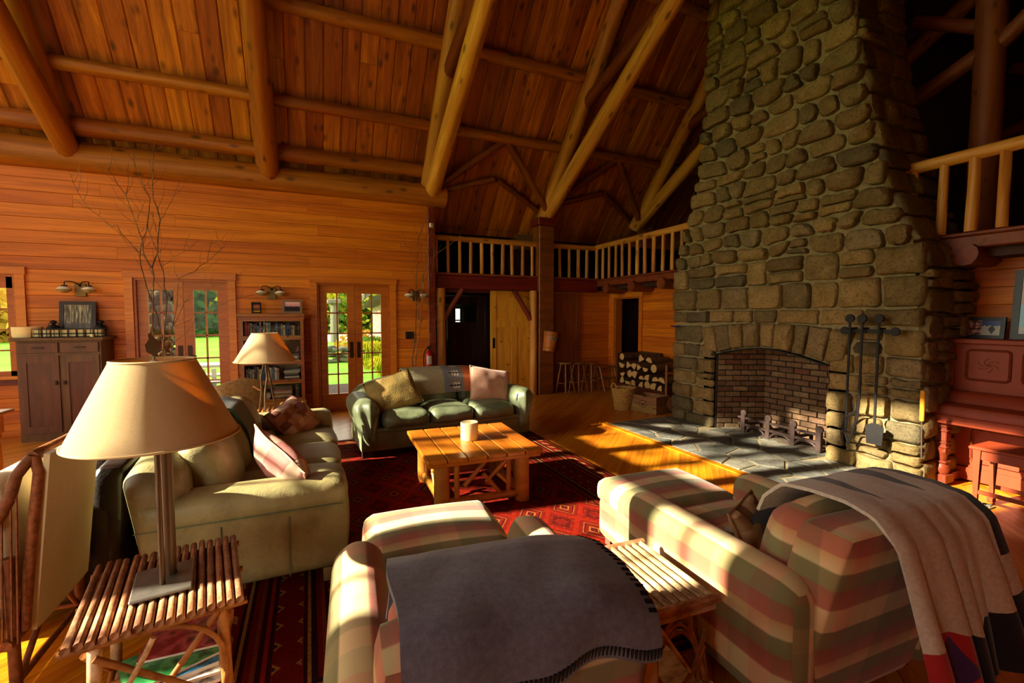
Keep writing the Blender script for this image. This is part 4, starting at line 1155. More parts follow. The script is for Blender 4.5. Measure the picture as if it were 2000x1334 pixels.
def pillow(name, M, w_, h, t_, mat, label, seed=0, wr_=0.012, uv=None, fringe=None):
    o_ = root(name, M, label, 'pillow', 'throw pillows')
    g_ = G(); n = 18; rows = []
    def pt(i, j, s):
        u, v = 2*i/n-1, 2*j/n-1
        k_ = (1-abs(u)**2.6)*(1-abs(v)**2.6); pin = 1-0.10*(1-abs(u*v))*(abs(u)**4+abs(v)**4)/2
        x_, y_ = u*w_/2*pin, v*h/2*pin
        z_ = s*t_/2*max(0, k_)**0.55
        q = noise.noise(Vector((x_*9+seed, y_*9, s*2.0)))*wr_*k_**0.3
        return (x_, y_, z_+s*q+noise.noise(Vector((x_*4+seed, y_*4, 0)))*0.02)
    vs = []; fs = []
    for s in (1, -1):
        for i in range(n+1):
            for j in range(n+1): vs.append(pt(i, j, s) if (0 < i < n and 0 < j < n) or s == 1 else pt(i, j, 1))
    K = (n+1)**2
    for i in range(n):
        for j in range(n):
            a = i*(n+1)+j; fs.append((a, a+n+1, a+n+2, a+1)); fs.append((K+a, K+a+1, K+a+n+2, K+a+n+1))
    g_.add(vs, fs)
    me = g_.mesh('cover', 180)
    bm = bmesh.new(); bm.from_mesh(me); bmesh.ops.remove_doubles(bm, verts=bm.verts[:], dist=1e-5); bmesh.ops.recalc_face_normals(bm, faces=bm.faces[:]); bm.to_mesh(me); bm.free()
    l = me.uv_layers.new(name='UVMap')
    for lp in me.loops:
        c_ = me.vertices[lp.vertex_index].co; l.data[lp.index].uv = (c_.x, c_.y)
    me.polygons.foreach_set('use_smooth', [True]*len(me.polygons))
    link('cover', me, mat, o_)
    edge = [pt(i, 0, 1) for i in range(n)]+[pt(n, j, 1) for j in range(n)]+[pt(i, n, 1) for i in range(n, 0, -1)]+[pt(0, j, 1) for j in range(n, 0, -1)]
    G().tube(edge, 0.006, 5, closed=True).obj('seam', fringe or mat, o_)
    return o_
def patch_mat(name, cols, sc_=9, bump=0.5):
    k = N(name); uv = k.n('TexCoord').outputs['UV']; ck = k.n('TexVoronoi'); ck.distance = 'CHEBYCHEV'; ck.inputs['Randomness'].default_value = 0.25
    k.t.links.new(uv, ck.inputs['Vector']); ck.inputs['Scale'].default_value = sc_
    c = k.ramp(k.sep(ck.outputs['Color'])[0], cols)
    mg = k.n('TexVoronoi'); mg.inputs['Scale'].default_value = 90; k.t.links.new(uv, mg.inputs['Vector'])
    k.bump(mg.outputs['Distance'], bump, 0.006); return k.fin(c, 0.9, 0, 0.15)
MT['knit'] = patch_mat('gold_knit', [(0.0, rgb(112,92,46)), (0.4, rgb(150,124,66)), (0.7, rgb(124,108,60)), (1.0, rgb(166,138,80))])
MT['pinkweave'] = cloth('dusty_pink_weave', rgb(206,160,132), 0.12, 30)
MT['pinkpatch'] = patch_mat('pink_plaid', [(0.0, rgb(214,190,160)), (0.35, rgb(192,120,112)), (0.65, rgb(206,160,140)), (1.0, rgb(160,90,90))], 11, 0.1)
MT['stripe'] = patch_mat('brown_check', [(0.0, rgb(206,184,140)), (0.5, rgb(160,124,84)), (1.0, rgb(100,74,52))], 16, 0.1)
MT['floral'] = patch_mat('floral_pink', [(0.0, rgb(204,180,150)), (0.4, rgb(176,130,112)), (0.7, rgb(120,76,60)), (1.0, rgb(196,160,140))], 14, 0.2)
SF = MW[sf]; SO = MW[so]
pillow('knit_pillow', SF @ T(0.46, 0.36, 0.655) @ RZ(-12) @ RX(56) @ RZ(20), 0.56, 0.46, 0.16, MT['knit'], 'gold and brown patchwork knit pillow on the green sofa', 1)
pillow('pink_pillow', SF @ T(1.70, 0.38, 0.66) @ RZ(6) @ RX(62) @ RZ(-13), 0.56, 0.46, 0.17, MT['pinkweave'], 'dusty pink woven pillow on the green sofa', 4)
pillow('plaid_pillow', SO @ T(0.38, 0.33, 0.60) @ RZ(25) @ RX(66) @ RZ(30), 0.5, 0.42, 0.19, MT['pinkpatch'], 'pink checked pillow leaning on the near end of the olive sofa', 9, 0.03)
pillow('floral_pillow', SO @ T(1.95, 0.32, 0.57) @ RZ(-35) @ RX(48) @ RZ(15), 0.52, 0.4, 0.2, MT['floral'], 'crumpled pink floral pillow at the far end of the olive sofa', 14, 0.05)
pillow('check_pillow', MW[ch2] @ T(0.36, 0.56, 0.565) @ RZ(20) @ RX(70) @ RZ(6), 0.3, 0.24, 0.12, MT['stripe'], 'small cream and brown check pillow in the plaid armchair', 22, 0.03)
MT['darkgreen'] = cloth('dark_green_wool', rgb(44,66,40), 0.2, 50)
tg = root('green_throw', SO, 'dark green folded throw on the back of the olive sofa', 'blanket')
pg = poly_path([(0.58, 0.5, 0), (0.62, 0.7, 0), (0.7, 0.86, 0), (0.82, 0.9, 0), (1.0, 0.86, 0)])
g_, uvs = drape(lambda u, v: (1.05+0.42*u, pg(v).x-0.02, pg(v).y+0.012), 12, 20, 0.02); drape_obj('cloth', g_, uvs, MT['darkgreen'], tg)
# throw over the green sofa back
def leafthrow():
    k = N('leaf_border_throw'); uv = k.n('TexCoord').outputs['UV']; s_ = k.sep(uv); u, v = s_[0], s_[1]
    f = k.noise(k.coord('Object'), 60, 3)
    col = k.ramp(f, [(0.3, rgb(140,132,100)), (0.7, rgb(172,164,130))])
    col = k.mix(k.math('GREATER_THAN', u, 0.54), col, rgb(110,124,128)); gr = k.ramp(k.noise(k.coord('Object'), 130, 2), [(0.35, rgb(84,84,86)), (0.65, rgb(140,138,132))])
    col = k.mix(k.math('GREATER_THAN', u, 0.58), col, gr)
    # leaf sprigs: repeated along v in the grey band
    fv = k.math('SUBTRACT', k.math('FRACT', k.math('MULTIPLY', v, 5.2)), 0.5); cu = k.math('SUBTRACT', u, 0.70)
    stem = k.math('MULTIPLY', k.math('LESS_THAN', k.math('ABSOLUTE', fv), 0.05), k.math('LESS_THAN', k.math('ABSOLUTE', cu), 0.08))
    chev = k.math('ABSOLUTE', k.math('SUBTRACT', k.math('FRACT', k.math('MULTIPLY', k.math('ADD', cu, k.math('MULTIPLY', k.math('ABSOLUTE', fv), 0.1)), 24)), 0.5))
    leafm = k.math('MULTIPLY', k.math('MULTIPLY', k.math('LESS_THAN', k.math('ABSOLUTE', fv), 0.24), k.math('LESS_THAN', k.math('ABSOLUTE', k.math('SUBTRACT', cu, 0.015)), 0.05)), k.math('LESS_THAN', chev, 0.28))
    col = k.mix(leafm, col, rgb(214,206,184)); col = k.mix(stem, col, rgb(24,26,30))
    rust = k.math('GREATER_THAN', u, 0.83); col = k.mix(rust, col, rgb(176,98,56))
    return k.fin(col, 0.95, 0, 0.15)
MT['leafthrow'] = leafthrow()
tb = root('leaf_throw', SF, 'grey beige throw with leaf sprig band and rust end on the green sofa back', 'blanket')
pt_ = poly_path([(0.60, 0.55, 0), (0.64, 0.72, 0), (0.70, 0.83, 0), (0.80, 0.865, 0), (0.94, 0.865, 0), (1.03, 0.82, 0), (1.06, 0.6, 0)])
def tr(u, v):
    p = pt_(v); x_ = 0.66+0.92*u; xx = (x_-1.08)/1.02
    return (x_+0.03*(v-0.5), p.x-(0.075 if v < 0.25 else 0.05), p.y+0.022-(0.15*abs(xx)**3 if v > 0.2 else 0.06*abs(xx)**3)+0.012*u*(v < 0.3))
g_, uvs = drape(tr, 30, 26, 0.014); drape_obj('cloth', g_, uvs, MT['leafthrow'], tb)
# ------------------------------------------------------------------ rug
def rug_mat():
    k = N('persian_rug'); co = k.coord('Object'); s_ = k.sep(co); x, y = s_[0], s_[1]   # metres from rug centre
    HW, HH = 1.58, 2.2
    d = k.math('MINIMUM', k.math('SUBTRACT', HW, k.math('ABSOLUTE', x)), k.math('SUBTRACT', HH, k.math('ABSOLUTE', y)))
    t_ = k.math('ADD', x, y)
    dk, rd, br, cr, nv, pk = rgb(58,18,18), rgb(132,34,26), rgb(150,76,44), rgb(196,152,104), rgb(40,30,40), rgb(176,62,52)
    fld = k.ramp(k.noise(co, 26, 4, 0.6), [(0.3, rgb(104,24,20)), (0.7, rgb(150,42,32))])
    # field: lattice of guls
    def gul(px, py, sx, sy):
        a = k.math('ABSOLUTE', k.math('SUBTRACT', k.math('FRACT', k.math('MULTIPLY', px, 1/sx)), 0.5)); b = k.math('ABSOLUTE', k.math('SUBTRACT', k.math('FRACT', k.math('MULTIPLY', py, 1/sy)), 0.5))
        return k.math('ADD', a, b)
    gd = gul(x, y, 0.3, 0.42)
    gcol = k.ramp(gd, [(0.0, nv), (0.09, nv), (0.10, cr), (0.14, cr), (0.15, rd), (0.24, rd), (0.25, nv), (0.29, nv), (0.30, cr), (0.32, br), (0.34, rd), (0.45, pk), (0.6, rd), (0.72, dk), (0.85, rd)], 'CONSTANT')
    fld = k.mix(0.6, fld, gcol)
    mot = gul(x, y, 0.06, 0.06); fld = k.mix(k.math('MULTIPLY', k.math('LESS_THAN', mot, 0.2), 0.5), fld, br)
    # bands by distance from edge
    bands = k.ramp(d, [(0.0, dk), (0.02, br), (0.045, dk), (0.06, rd), (0.15, dk), (0.165, cr), (0.18, dk), (0.20, rd), (0.23, br), (0.25, dk), (0.27, pk), (0.29, dk), (0.31, rd), (0.44, dk), (0.455, cr), (0.47, nv), (0.50, rd), (0.52, br), (0.54, dk)], 'CONSTANT')
    dash = k.math('MULTIPLY', k.math('GREATER_THAN', k.math('FRACT', k.math('MULTIPLY', t_, 1/0.16)), 0.62), k.math('MULTIPLY', k.math('GREATER_THAN', d, 0.075), k.math('LESS_THAN', d, 0.135)))
    bands = k.mix(dash, bands, cr)
    bg_ = gul(x, y, 0.15, 0.15); bm_2 = k.math('MULTIPLY', k.math('GREATER_THAN', d, 0.315), k.math('LESS_THAN', d, 0.435))
    bands = k.mix(k.math('MULTIPLY', bm_2, k.math('LESS_THAN', bg_, 0.3)), bands, cr); bands = k.mix(k.math('MULTIPLY', bm_2, k.math('LESS_THAN', bg_, 0.18)), bands, nv)
    col = k.mix(k.math('LESS_THAN', d, 0.56), fld, bands)
    sp = k.noise(co, 120, 3, 0.7); col = k.mix(k.math('MULTIPLY', k.ramp(sp, [(0.4, (1,1,1)), (0.55, (0,0,0))]), 0.55), col, rgb(70,22,20))
    col = k.hsv(col, 0.5, 1.18, 0.62)
    k.bump(k.noise(co, 300, 2), 0.4, 0.004)
    return k.fin(col, 0.95, 0, 0.1)
MT['rug'] = rug_mat()
rg = root('persian_rug', T(1.08, 3.72, 0.001), 'large dark red oriental rug with banded border between the sofas', 'rug')
G().b2(-1.58, 1.58, -2.2, 2.2, 0, 0.012, 0.004).obj('pile', MT['rug'], rg)
MT['fringe'] = cloth('rug_fringe', rgb(176,150,112), 0.2)
for s in (-1, 1):
    g = G()
    for i in range(120):
        x_ = -1.57+i*3.14/119; g.b2(x_-0.006, x_+0.006, s*2.2, s*(2.26+U(-.01,.01)), 0.0, 0.005)
    o = g.obj('fringe', MT['fringe'], rg); o['kind'] = 'stuff'

# ------------------------------------------------------------------ coffee table and candle
MT['honey'] = wood('honey_pine', rgb(150,80,16), rgb(184,104,24), rgb(198,120,34), rough=0.3, var=0.06, grain=(14,2,14), knots=False, spec=0.5, hue=0.004)
MT['honeylog'] = wood('honey_log', rgb(146,84,22), rgb(180,112,36), rgb(196,130,50), rough=0.4, var=0.15, grain=(8,8,1.5), hue=0.01)
ct = root('coffee_table', T(1.27, 3.77, 0) @ RZ(-2.5), 'square honey pine coffee table on log legs with twig lattice sides', 'table')
n_ = 6; pw = 0.96/n_
for i in range(n_):
    G().b2(-0.48+i*pw+0.004, -0.48+(i+1)*pw-0.004, -0.5, 0.5, 0.425, 0.46, 0.006).obj('top_plank', MT['honey'], ct)
G().b2(-0.46, 0.46, -0.48, 0.48, 0.395, 0.426, 0.004).obj('under_top', MT['honey'], ct)
for sx in (-1, 1):
    for sy in (-1, 1):
        log_mesh(0.4, 0.062, 0.06, 14, sx*3+sy, 0, 0.05).obj('leg', MT['honeylog'], ct, T(sx*0.34, sy*0.37, 0) @ RY(-90), smooth=50)
def lattice(M):
    """twig panel in local x(-.28..28), z; thin sticks"""
    for a, b, r in [((-0.29, 0.075), (0.29, 0.075), 0.036), ((-0.22, 0.08), (-0.22, 0.4), 0.022), ((0.22, 0.08), (0.22, 0.4), 0.022), ((-0.16, 0.19), (0.05, 0.4), 0.02), ((0.0, 0.27), (0.15, 0.09), 0.018), ((0.22, 0.38), (0.02, 0.2), 0.018), ((0.12, 0.26), (0.22, 0.16), 0.014)]:
        p0 = M @ Vector((a[0], 0, a[1])); p1 = M @ Vector((b[0], 0, b[1])); Lq = (p1-p0).length
        log_mesh(Lq, r, r*0.95, 8, U(0, 9), 0, 0.08).obj('twig', MT['honeylog'], ct, along(p0, p1), smooth=50)
lattice(T(0, -0.37, 0)); lattice(T(0, 0.37, 0) @ RZ(180)); lattice(T(-0.34, 0, 0) @ RZ(-90)); lattice(T(0.34, 0, 0) @ RZ(90))
k = N('candle_wax'); k.b.inputs['Subsurface Weight'].default_value = 0.35; k.b.inputs['Subsurface Radius'].default_value = (0.03,0.02,0.008); MT['wax'] = k.fin(rgb(236,216,160), 0.5, 0, 0.4)
cd = root('pillar_candle', T(1.262, 3.77, 0.461), 'thick cream pillar candle standing on the coffee table', 'candle')
G().lathe([(0.0,0),(0.075,0),(0.077,0.005),(0.077,0.148),(0.073,0.154),(0.066,0.15),(0.03,0.142),(0.0,0.141)], 32, caps=False).obj('wax_body', MT['wax'], cd, smooth=40)
G().cyl((0.0,0,0.14),(0.003,0,0.156),0.002,n=5).obj('wick', MT['black'], cd)

# ------------------------------------------------------------------ twig tables and lamps
def bark(name, c0, c1, c2, sc_=30):
    k = N(name); f = k.noise(k.coord('Object', (sc_*0.4, sc_, sc_*0.6)), 1.0, 4, 0.7); rnd = k.rand()
    col = k.hsv(k.ramp(f, [(0.3, c0), (0.5, c1), (0.7, c2)]), 0.5, 1.0, k.math('MULTIPLY_ADD', rnd, 0.5, 0.75)); k.bump(f, 0.5, 0.004)
    return k.fin(col, 0.6, 0, 0.3)
MT['twig'] = bark('twig_bark', rgb(96,52,30), rgb(150,98,60), rgb(190,150,112))
MT['birchtwig'] = bark('pale_twig', rgb(120,80,46), rgb(186,156,112), rgb(214,192,160))
MT['willow'] = bark('willow_stick', rgb(110,64,24), rgb(150,94,40), rgb(170,116,60))
def stick(t, name, a, b, r, mat, bow=0.0, n=7):
    a, b = Vector(a), Vector(b)
    log_mesh((b-a).length, r, r*0.92, n, U(0, 9), bow, 0.14, segs=6).obj(name, MT[mat], t, along(a, b), smooth=60)
def bent(t, name, pts, r, mat): G().tube(pts, r, 7).obj(name, MT[mat], t, smooth=60)
def arc(p0, p1, p2, n=9):
    p0, p1, p2 = Vector(p0), Vector(p1), Vector(p2)
    return [p0*(1-t_)**2+p1*2*t_*(1-t_)+p2*t_*t_ for t_ in [i/(n-1) for i in range(n)]]
tt = root('twig_table', T(-0.52, 2.055, 0) @ RZ(10), 'twig side table with stick top carrying the large lamp beside the olive sofa', 'table')
ns = 17; wx, wy = 0.48, 0.56
for i in range(ns):
    x_ = -wx/2+0.014+i*(wx-0.028)/(ns-1)
    stick(tt, 'top_stick', (x_, -wy/2+U(-.006,.006), 0.537), (x_+U(-.003,.003), wy/2+U(-.012,.012), 0.537), 0.0135, 'twig')
for y_ in (-wy/2+0.03, wy/2-0.03, 0.0): stick(tt, 'top_rail', (-wx/2-0.01, y_, 0.512), (wx/2+0.01, y_, 0.512), 0.013, 'willow')
G().b2(-wx/2+0.012, wx/2-0.012, -wy/2+0.02, wy/2-0.02, 0.505, 0.52).obj('top_board', MT['willow'], tt)
for sx in (-1, 1):
    for sy in (-1, 1): stick(tt, 'leg', (sx*0.19, sy*0.23, 0.0), (sx*0.17, sy*0.21, 0.51), 0.02, 'willow' if sx > 0 else 'birchtwig')
for sy in (-1, 1):
    stick(tt, 'brace', (-0.17, sy*0.235, 0.46), (0.18, sy*0.235, 0.17), 0.011, 'willow'); stick(tt, 'brace', (0.16, sy*0.225, 0.49), (-0.12, sy*0.225, 0.12), 0.011, 'willow')
    bent(tt, 'bow', arc((0.0, sy*0.24, 0.5), (0.22, sy*0.24, 0.46), (0.17, sy*0.24, 0.2)), 0.009, 'willow')
    bent(tt, 'bow', arc((-0.02, sy*0.25, 0.48), (-0.1, sy*0.25, 0.3), (-0.2, sy*0.25, 0.22)), 0.009, 'birchtwig')
for sx in (-1, 1):
    stick(tt, 'brace', (sx*0.2, -0.2, 0.46), (sx*0.2, 0.2, 0.15), 0.01, 'willow'); stick(tt, 'stretcher', (sx*0.19, -0.23, 0.14), (sx*0.19, 0.23, 0.14), 0.012, 'willow')
for y_ in (-0.2, -0.1, 0.0, 0.1, 0.2): stick(tt, 'shelf_stick', (-0.2, y_, 0.15), (0.2, y_, 0.15), 0.011, 'willow')
# magazines on the shelf
mags = [((0.02,-0.03), 0.0, (236,232,220), 'white magazine at the bottom of the pile under the twig lamp table'), ((0.0,0.0), 8, (60,160,140), 'teal magazine second from the bottom under the twig lamp table'), ((0.03,-0.01), -6, (230,226,210), 'cream magazine in the middle of the pile under the twig lamp table'), ((0.01,0.0), 4, (30,110,170), 'blue magazine below the top one under the twig lamp table'), ((0.0,0.01), 14, (40,120,60), 'green glossy magazine on top of the pile under the twig lamp table'), ((0.06,0.1), -12, (140,30,40), 'dark red magazine at the back of the pile under the twig lamp table')]
z_ = 0.165
for (dx, dy), a, c_, lb in mags:
    m = root('magazine', MW[tt] @ T(dx, dy, z_) @ RZ(a), lb, 'magazine', 'magazines under the twig table')
    th = 0.012 if a != 4 else 0.018
    G().b2(-0.14, 0.14, -0.105, 0.105, 0.001, th-0.001).obj('pages', plain('mag_pages', rgb(226,220,204), 0.7), m)
    nm_ = 'mag_cover_%d_%d' % (c_[0], c_[2])
    kk = N(nm_); f = kk.noise(kk.coord('Object'), 14, 3, 0.5); mc = kk.fin(kk.ramp(f, [(0.4, rgb(*c_)), (0.55, rgb(min(255, c_[0]+50), min(255, c_[1]+50), min(255, c_[2]+40))), (0.7, rgb(c_[0]//3, c_[1]//3, c_[2]//3))]), 0.25, 0, 0.5)
    G().b2(-0.142, 0.142, -0.107, 0.107, th-0.001, th+0.0005).obj('cover', mc, m); z_ += th+0.001

k = N('linen_shade'); tr_ = k.n('BsdfTranslucent'); df = k.n('BsdfDiffuse'); f = k.noise(k.coord('Object', (60, 60, 8)), 6, 3, 0.6)
lc = k.ramp(f, [(0.3, rgb(200,178,132)), (0.7, rgb(220,198,152))]); k.t.links.new(lc, df.inputs[0]); tr_.inputs[0].default_value = rgb(222,156,54)
mx = k.n('MixShader'); mx.inputs[0].default_value = 0.36; k.t.links.new(df.outputs[0], mx.inputs[1]); k.t.links.new(tr_.outputs[0], mx.inputs[2]); k.t.links.new(mx.outputs[0], k.out.inputs['Surface']); MT['linen'] = k.m
MT['pewter'] = plain('hammered_pewter', rgb(120,114,104), 0.5, 0.6, nz=0.2, sc_=14, bump=0.6, bscale=18)
MT['bronze2'] = plain('bronze_rod', rgb(96,76,56), 0.4, 0.7)
def shade(t, rb, rt, zb, zt, n=48):
    h = zt-zb
    G().lathe([(rb, 0), (rt, h), (rt-0.004, h), (rb-0.004, 0.002)], n, (0,0,zb), caps=False).obj('lamp_shade', MT['linen'], t, smooth=40)
    for r_, z_ in ((rb, zb+0.003), (rt, zt-0.003)):
        G().tube([(r_*math.cos(a), r_*math.sin(a), z_) for a in [2*math.pi*i/n for i in range(n)]], 0.0045, 6, closed=True).obj('trim_ring', MT['trimring'], t, smooth=60)
    g_ = G()
    for i in range(3):
        a = 2*math.pi*i/3+0.5; g_.tube([(0.02*math.cos(a), 0.02*math.sin(a), zt-0.03), (rt*math.cos(a), rt*math.sin(a), zt-0.012)], 0.003, 5)
    g_.tube([(0.02*math.cos(a), 0.02*math.sin(a), zt-0.03) for a in [2*math.pi*i/12 for i in range(12)]], 0.003, 5, closed=True)
    g_.obj('spider', MT['bronze2'], t)
MT['trimring'] = plain('shade_trim', rgb(196,166,116), 0.8)
lm = root('table_lamp', T(-0.52, 2.03, 0.552) @ RZ(10), 'large table lamp with cream cone shade and two metal rods on the twig table', 'lamp')
G().b2(-0.09, 0.09, -0.115, 0.115, 0, 0.012, 0.004).obj('base_plate', MT['pewter'], lm)
G().tube([(0.0,-0.04,0.012),(0.0,-0.04,0.62),(0.0,-0.02,0.7),(0.0,0.0,0.74)], 0.009, 8).obj('rod', MT['bronze2'], lm, smooth=60)
G().tube([(0.02,0.03,0.012),(0.02,0.03,0.62),(0.01,0.015,0.7),(0.0,0.0,0.76)], 0.02, 8).obj('rod', MT['bronze2'], lm, smooth=60)
G().lathe([(0.0,0.7),(0.022,0.7),(0.022,0.77),(0.0,0.77)], 12).obj('socket', MT['bronze2'], lm)
G().lathe([(0.0,0.765),(0.02,0.77),(0.03,0.8),(0.03,0.815),(0.0,0.835)], 12).obj('bulb', plain('bulb_glass', rgb(220,216,204), 0.3), lm, smooth=40)
shade(lm, 0.258, 0.125, 0.545, 0.832)
g = G(); g.lathe([(0.0,0.80),(0.004,0.80),(0.004,0.845),(0.01,0.855),(0.0,0.856)], 8); g.obj('finial_stem', MT['bronze2'], lm)
leafp = [(0,0.845),(0.02,0.86),(0.024,0.88),(0.014,0.9),(0.0,0.915),(-0.006,0.93),(-0.014,0.925),(-0.012,0.905),(-0.024,0.885),(-0.02,0.86)]
G().prism(leafp, -0.005, 0.005, axis='y').obj('finial', MT['bronze2'], lm)
# second lamp behind the olive sofa on its own twig table
t2 = root('twig_table', T(-0.42, 5.52, 0), 'low twig table behind the far end of the olive sofa', 'table')
for i in range(14): stick(t2, 'top_stick', (-0.3+i*0.6/13, -0.28, 0.5), (-0.3+i*0.6/13, 0.28, 0.5), 0.02, 'willow')
for sx in (-1, 1):
    for sy in (-1, 1): stick(t2, 'leg', (sx*0.26, sy*0.24, 0), (sx*0.25, sy*0.23, 0.485), 0.022, 'willow')
    stick(t2, 'stretcher', (sx*0.26, -0.24, 0.2), (sx*0.26, 0.24, 0.2), 0.014, 'willow')
    stick(t2, 'top_rail', (-0.3, sy*0.24*sx, 0.47), (0.3, sy*0.24*sx, 0.47), 0.016, 'willow')
l2 = root('table_lamp', T(-0.45, 5.58, 0.52), 'table lamp with cream cone shade on a twig tripod near the bookcase', 'lamp')
for a in (0.4, 2.5, 4.6):
    G().tube([(0.09*math.cos(a), 0.09*math.sin(a), 0.0), (0.06*math.cos(a), 0.06*math.sin(a), 0.2), (0.05*math.cos(a+.4), 0.05*math.sin(a+.4), 0.36), (0.012*math.cos(a), 0.012*math.sin(a), 0.55)], 0.011, 7).obj('tripod_twig', MT['bronze2'], l2, smooth=60)
stick(l2, 'side_twig', (-0.06, 0, 0.22), (-0.13, 0.02, 0.27), 0.006, 'willow')
G().cyl((0,0,0.5),(0,0,0.62),0.014,n=8).obj('socket', MT['bronze2'], l2)
shade(l2, 0.3, 0.125, 0.535, 0.84)
G().lathe([(0.0,0.84),(0.012,0.85),(0.008,0.87),(0,0.88)], 8).obj('finial', MT['bronze2'], l2)
def bookbox(M, w_, d_, h, c_, lb, cat='book', grp=None, name='book'):
    b = root(name, M, lb, cat, grp)
    G().b2(-w_/2+0.003, w_/2-0.003, -d_/2+0.002, d_/2-0.004, 0.003, h-0.003).obj('pages', MT['pages'], b)
    g_ = G(); g_.b2(-w_/2, w_/2, -d_/2, d_/2, 0, 0.003); g_.b2(-w_/2, w_/2, -d_/2, d_/2, h-0.003, h); g_.b2(-w_/2, w_/2, -d_/2-0.001, -d_/2+0.002, 0, h)
    g_.obj('cover', c_, b); return b
MT['pages'] = plain('book_pages', rgb(214,204,180), 0.85)
bookbox(T(-0.2, 5.44, 0.521) @ RZ(8), 0.24, 0.2, 0.05, plain('dark_cover', rgb(30,28,30), 0.4), 'black book lying on the low twig table beside the lamp')
bookbox(T(-0.2, 5.44, 0.572) @ RZ(-4), 0.22, 0.17, 0.03, patch_mat('jazzy_cover', [(0.0, rgb(28,24,30)), (0.5, rgb(150,60,70)), (0.75, rgb(200,170,60)), (1.0, rgb(24,24,30))], 40, 0.0), 'small colourful book on top of the black book on the low twig table')

# small birch twig table between the armchairs
t3 = root('birch_table', T(1.215, 1.43, 0) @ RZ(-3), 'small birch stick table with bent willow legs between the two armchairs', 'table')
for i in range(9):
    x_ = -0.15+i*0.30/8; stick(t3, 'top_stick', (x_, -0.215, 0.487), (x_, 0.215, 0.487), 0.0165, 'birchtwig')
for y_ in (-0.225, 0.225): stick(t3, 'edge_rail', (-0.175, y_, 0.487), (0.175, y_, 0.487), 0.019, 'twig'); stick(t3, 'apron', (-0.165, y_*0.95, 0.452), (0.165, y_*0.95, 0.452), 0.015, 'birchtwig')
G().b2(-0.15, 0.15, -0.2, 0.2, 0.462, 0.472).obj('top_board', MT['willow'], t3)
for sx in (-1, 1):
    for sy in (-1, 1):
        stick(t3, 'leg', (sx*0.14, sy*0.18, 0), (sx*0.12, sy*0.17, 0.45), 0.014, 'willow'); stick(t3, 'leg_twig', (sx*0.155, sy*0.2, 0.13), (sx*0.11, sy*0.18, 0.46), 0.009, 'willow')
for sy in (-1, 1):
    for rr in (0.0, 0.03, 0.06):
        bent(t3, 'bow', arc((-0.14, sy*0.2, 0.16+rr*0.4), (0.0, sy*(0.21), 0.72-rr*2.2), (0.14, sy*0.2, 0.16+rr*0.4), 13), 0.008, 'willow')
        bent(t3, 'bow', arc((-0.13, sy*0.205, 0.36-rr), (0.0, sy*0.21, -0.06+rr*1.5), (0.13, sy*0.205, 0.36-rr), 13), 0.008, 'willow')
    stick(t3, 'brace', (-0.08, sy*0.21, 0.42), (0.06, sy*0.21, 0.22), 0.008, 'birchtwig')
    stick(t3, 'stretcher', (-0.17, sy*0.2, 0.12), (0.18, sy*0.2, 0.12), 0.02, 'birchtwig')
for sx in (-1, 1): stick(t3, 'stretcher', (sx*0.15, -0.23, 0.1), (sx*0.15, 0.23, 0.1), 0.016, 'birchtwig')
G().b2(-0.14, 0.14, -0.19, 0.19, 0.135, 0.147).obj('shelf', MT['birchtwig'], t3)

# ------------------------------------------------------------------ wicker chair, wicker ottoman, turned-leg table
MT['wicker'] = bark('brown_wicker', rgb(92,46,20), rgb(130,72,32), rgb(150,90,46), 60)
MT['gold_wicker'] = bark('golden_wicker', rgb(140,80,20), rgb(186,116,36), rgb(206,140,56), 60)
MT['canvas'] = cloth('cream_canvas', rgb(206,190,150), 0.05)
wc = root('wicker_armchair', T(-1.37, 2.59, 0) @ RZ(90), 'brown wicker armchair with cream back cushion at the picture edge', 'armchair')
# local: faces +Y (world about -X); x right
def wsheet(pts_a, pts_b, mat, name, th=0.012): 
    g_ = G(); g_.sheet([pts_a, pts_b], th); return g_.obj(name, MT[mat], wc, smooth=60)
for sx in (-1, 1):
    rail = arc((sx*0.26, -0.33, 0.93), (sx*0.28, -0.26, 0.5), (sx*0.33, 0.34, 0.62), 12)
    rail = [Vector((sx*0.22, -0.36, 0.99))]+rail
    G().tube(rail, 0.02, 8).obj('arm_rail', MT['wicker'], wc, smooth=60)
    stick(wc, 'leg', (sx*0.31, 0.31, 0), (sx*0.35, 0.33, 0.62), 0.024, 'wicker'); stick(wc, 'leg', (sx*0.27, -0.3, 0), (sx*0.27, -0.3, 0.62), 0.02, 'wicker')
    # open woven side panel: verticals and horizontals
    g_ = G()
    for i in range(1, 12):
        p = rail[i]; g_.tube([p, Vector((sx*0.31, p.y, 0.3))], 0.004, 5)
    for z_ in [0.32+0.022*i for i in range(14)]:
        pts = [Vector((sx*(0.31+0.045*(z_-0.3)/0.3), y_, z_)) for y_ in [-0.27+0.06*i for i in range(11)]]; g_.tube(pts, 0.004, 5)
    o = g_.obj('side_weave', MT['wicker'], wc); o['kind'] = 'stuff'
    stick(wc, 'brace', (sx*0.31, 0.3, 0.05), (sx*0.28, -0.28, 0.28), 0.012, 'wicker'); stick(wc, 'stretcher', (sx*0.31, 0.3, 0.12), (sx*0.27, -0.3, 0.12), 0.012, 'wicker')
for y_ in (-0.3, 0.31): stick(wc, 'stretcher', (-0.29, y_, 0.12), (0.29, y_, 0.12), 0.013, 'wicker'); stick(wc, 'seat_rail', (-0.32, y_, 0.3), (0.32, y_, 0.3), 0.02, 'wicker')
stick(wc, 'top_rail', (-0.22, -0.36, 0.99), (0.22, -0.36, 0.99), 0.024, 'wicker')
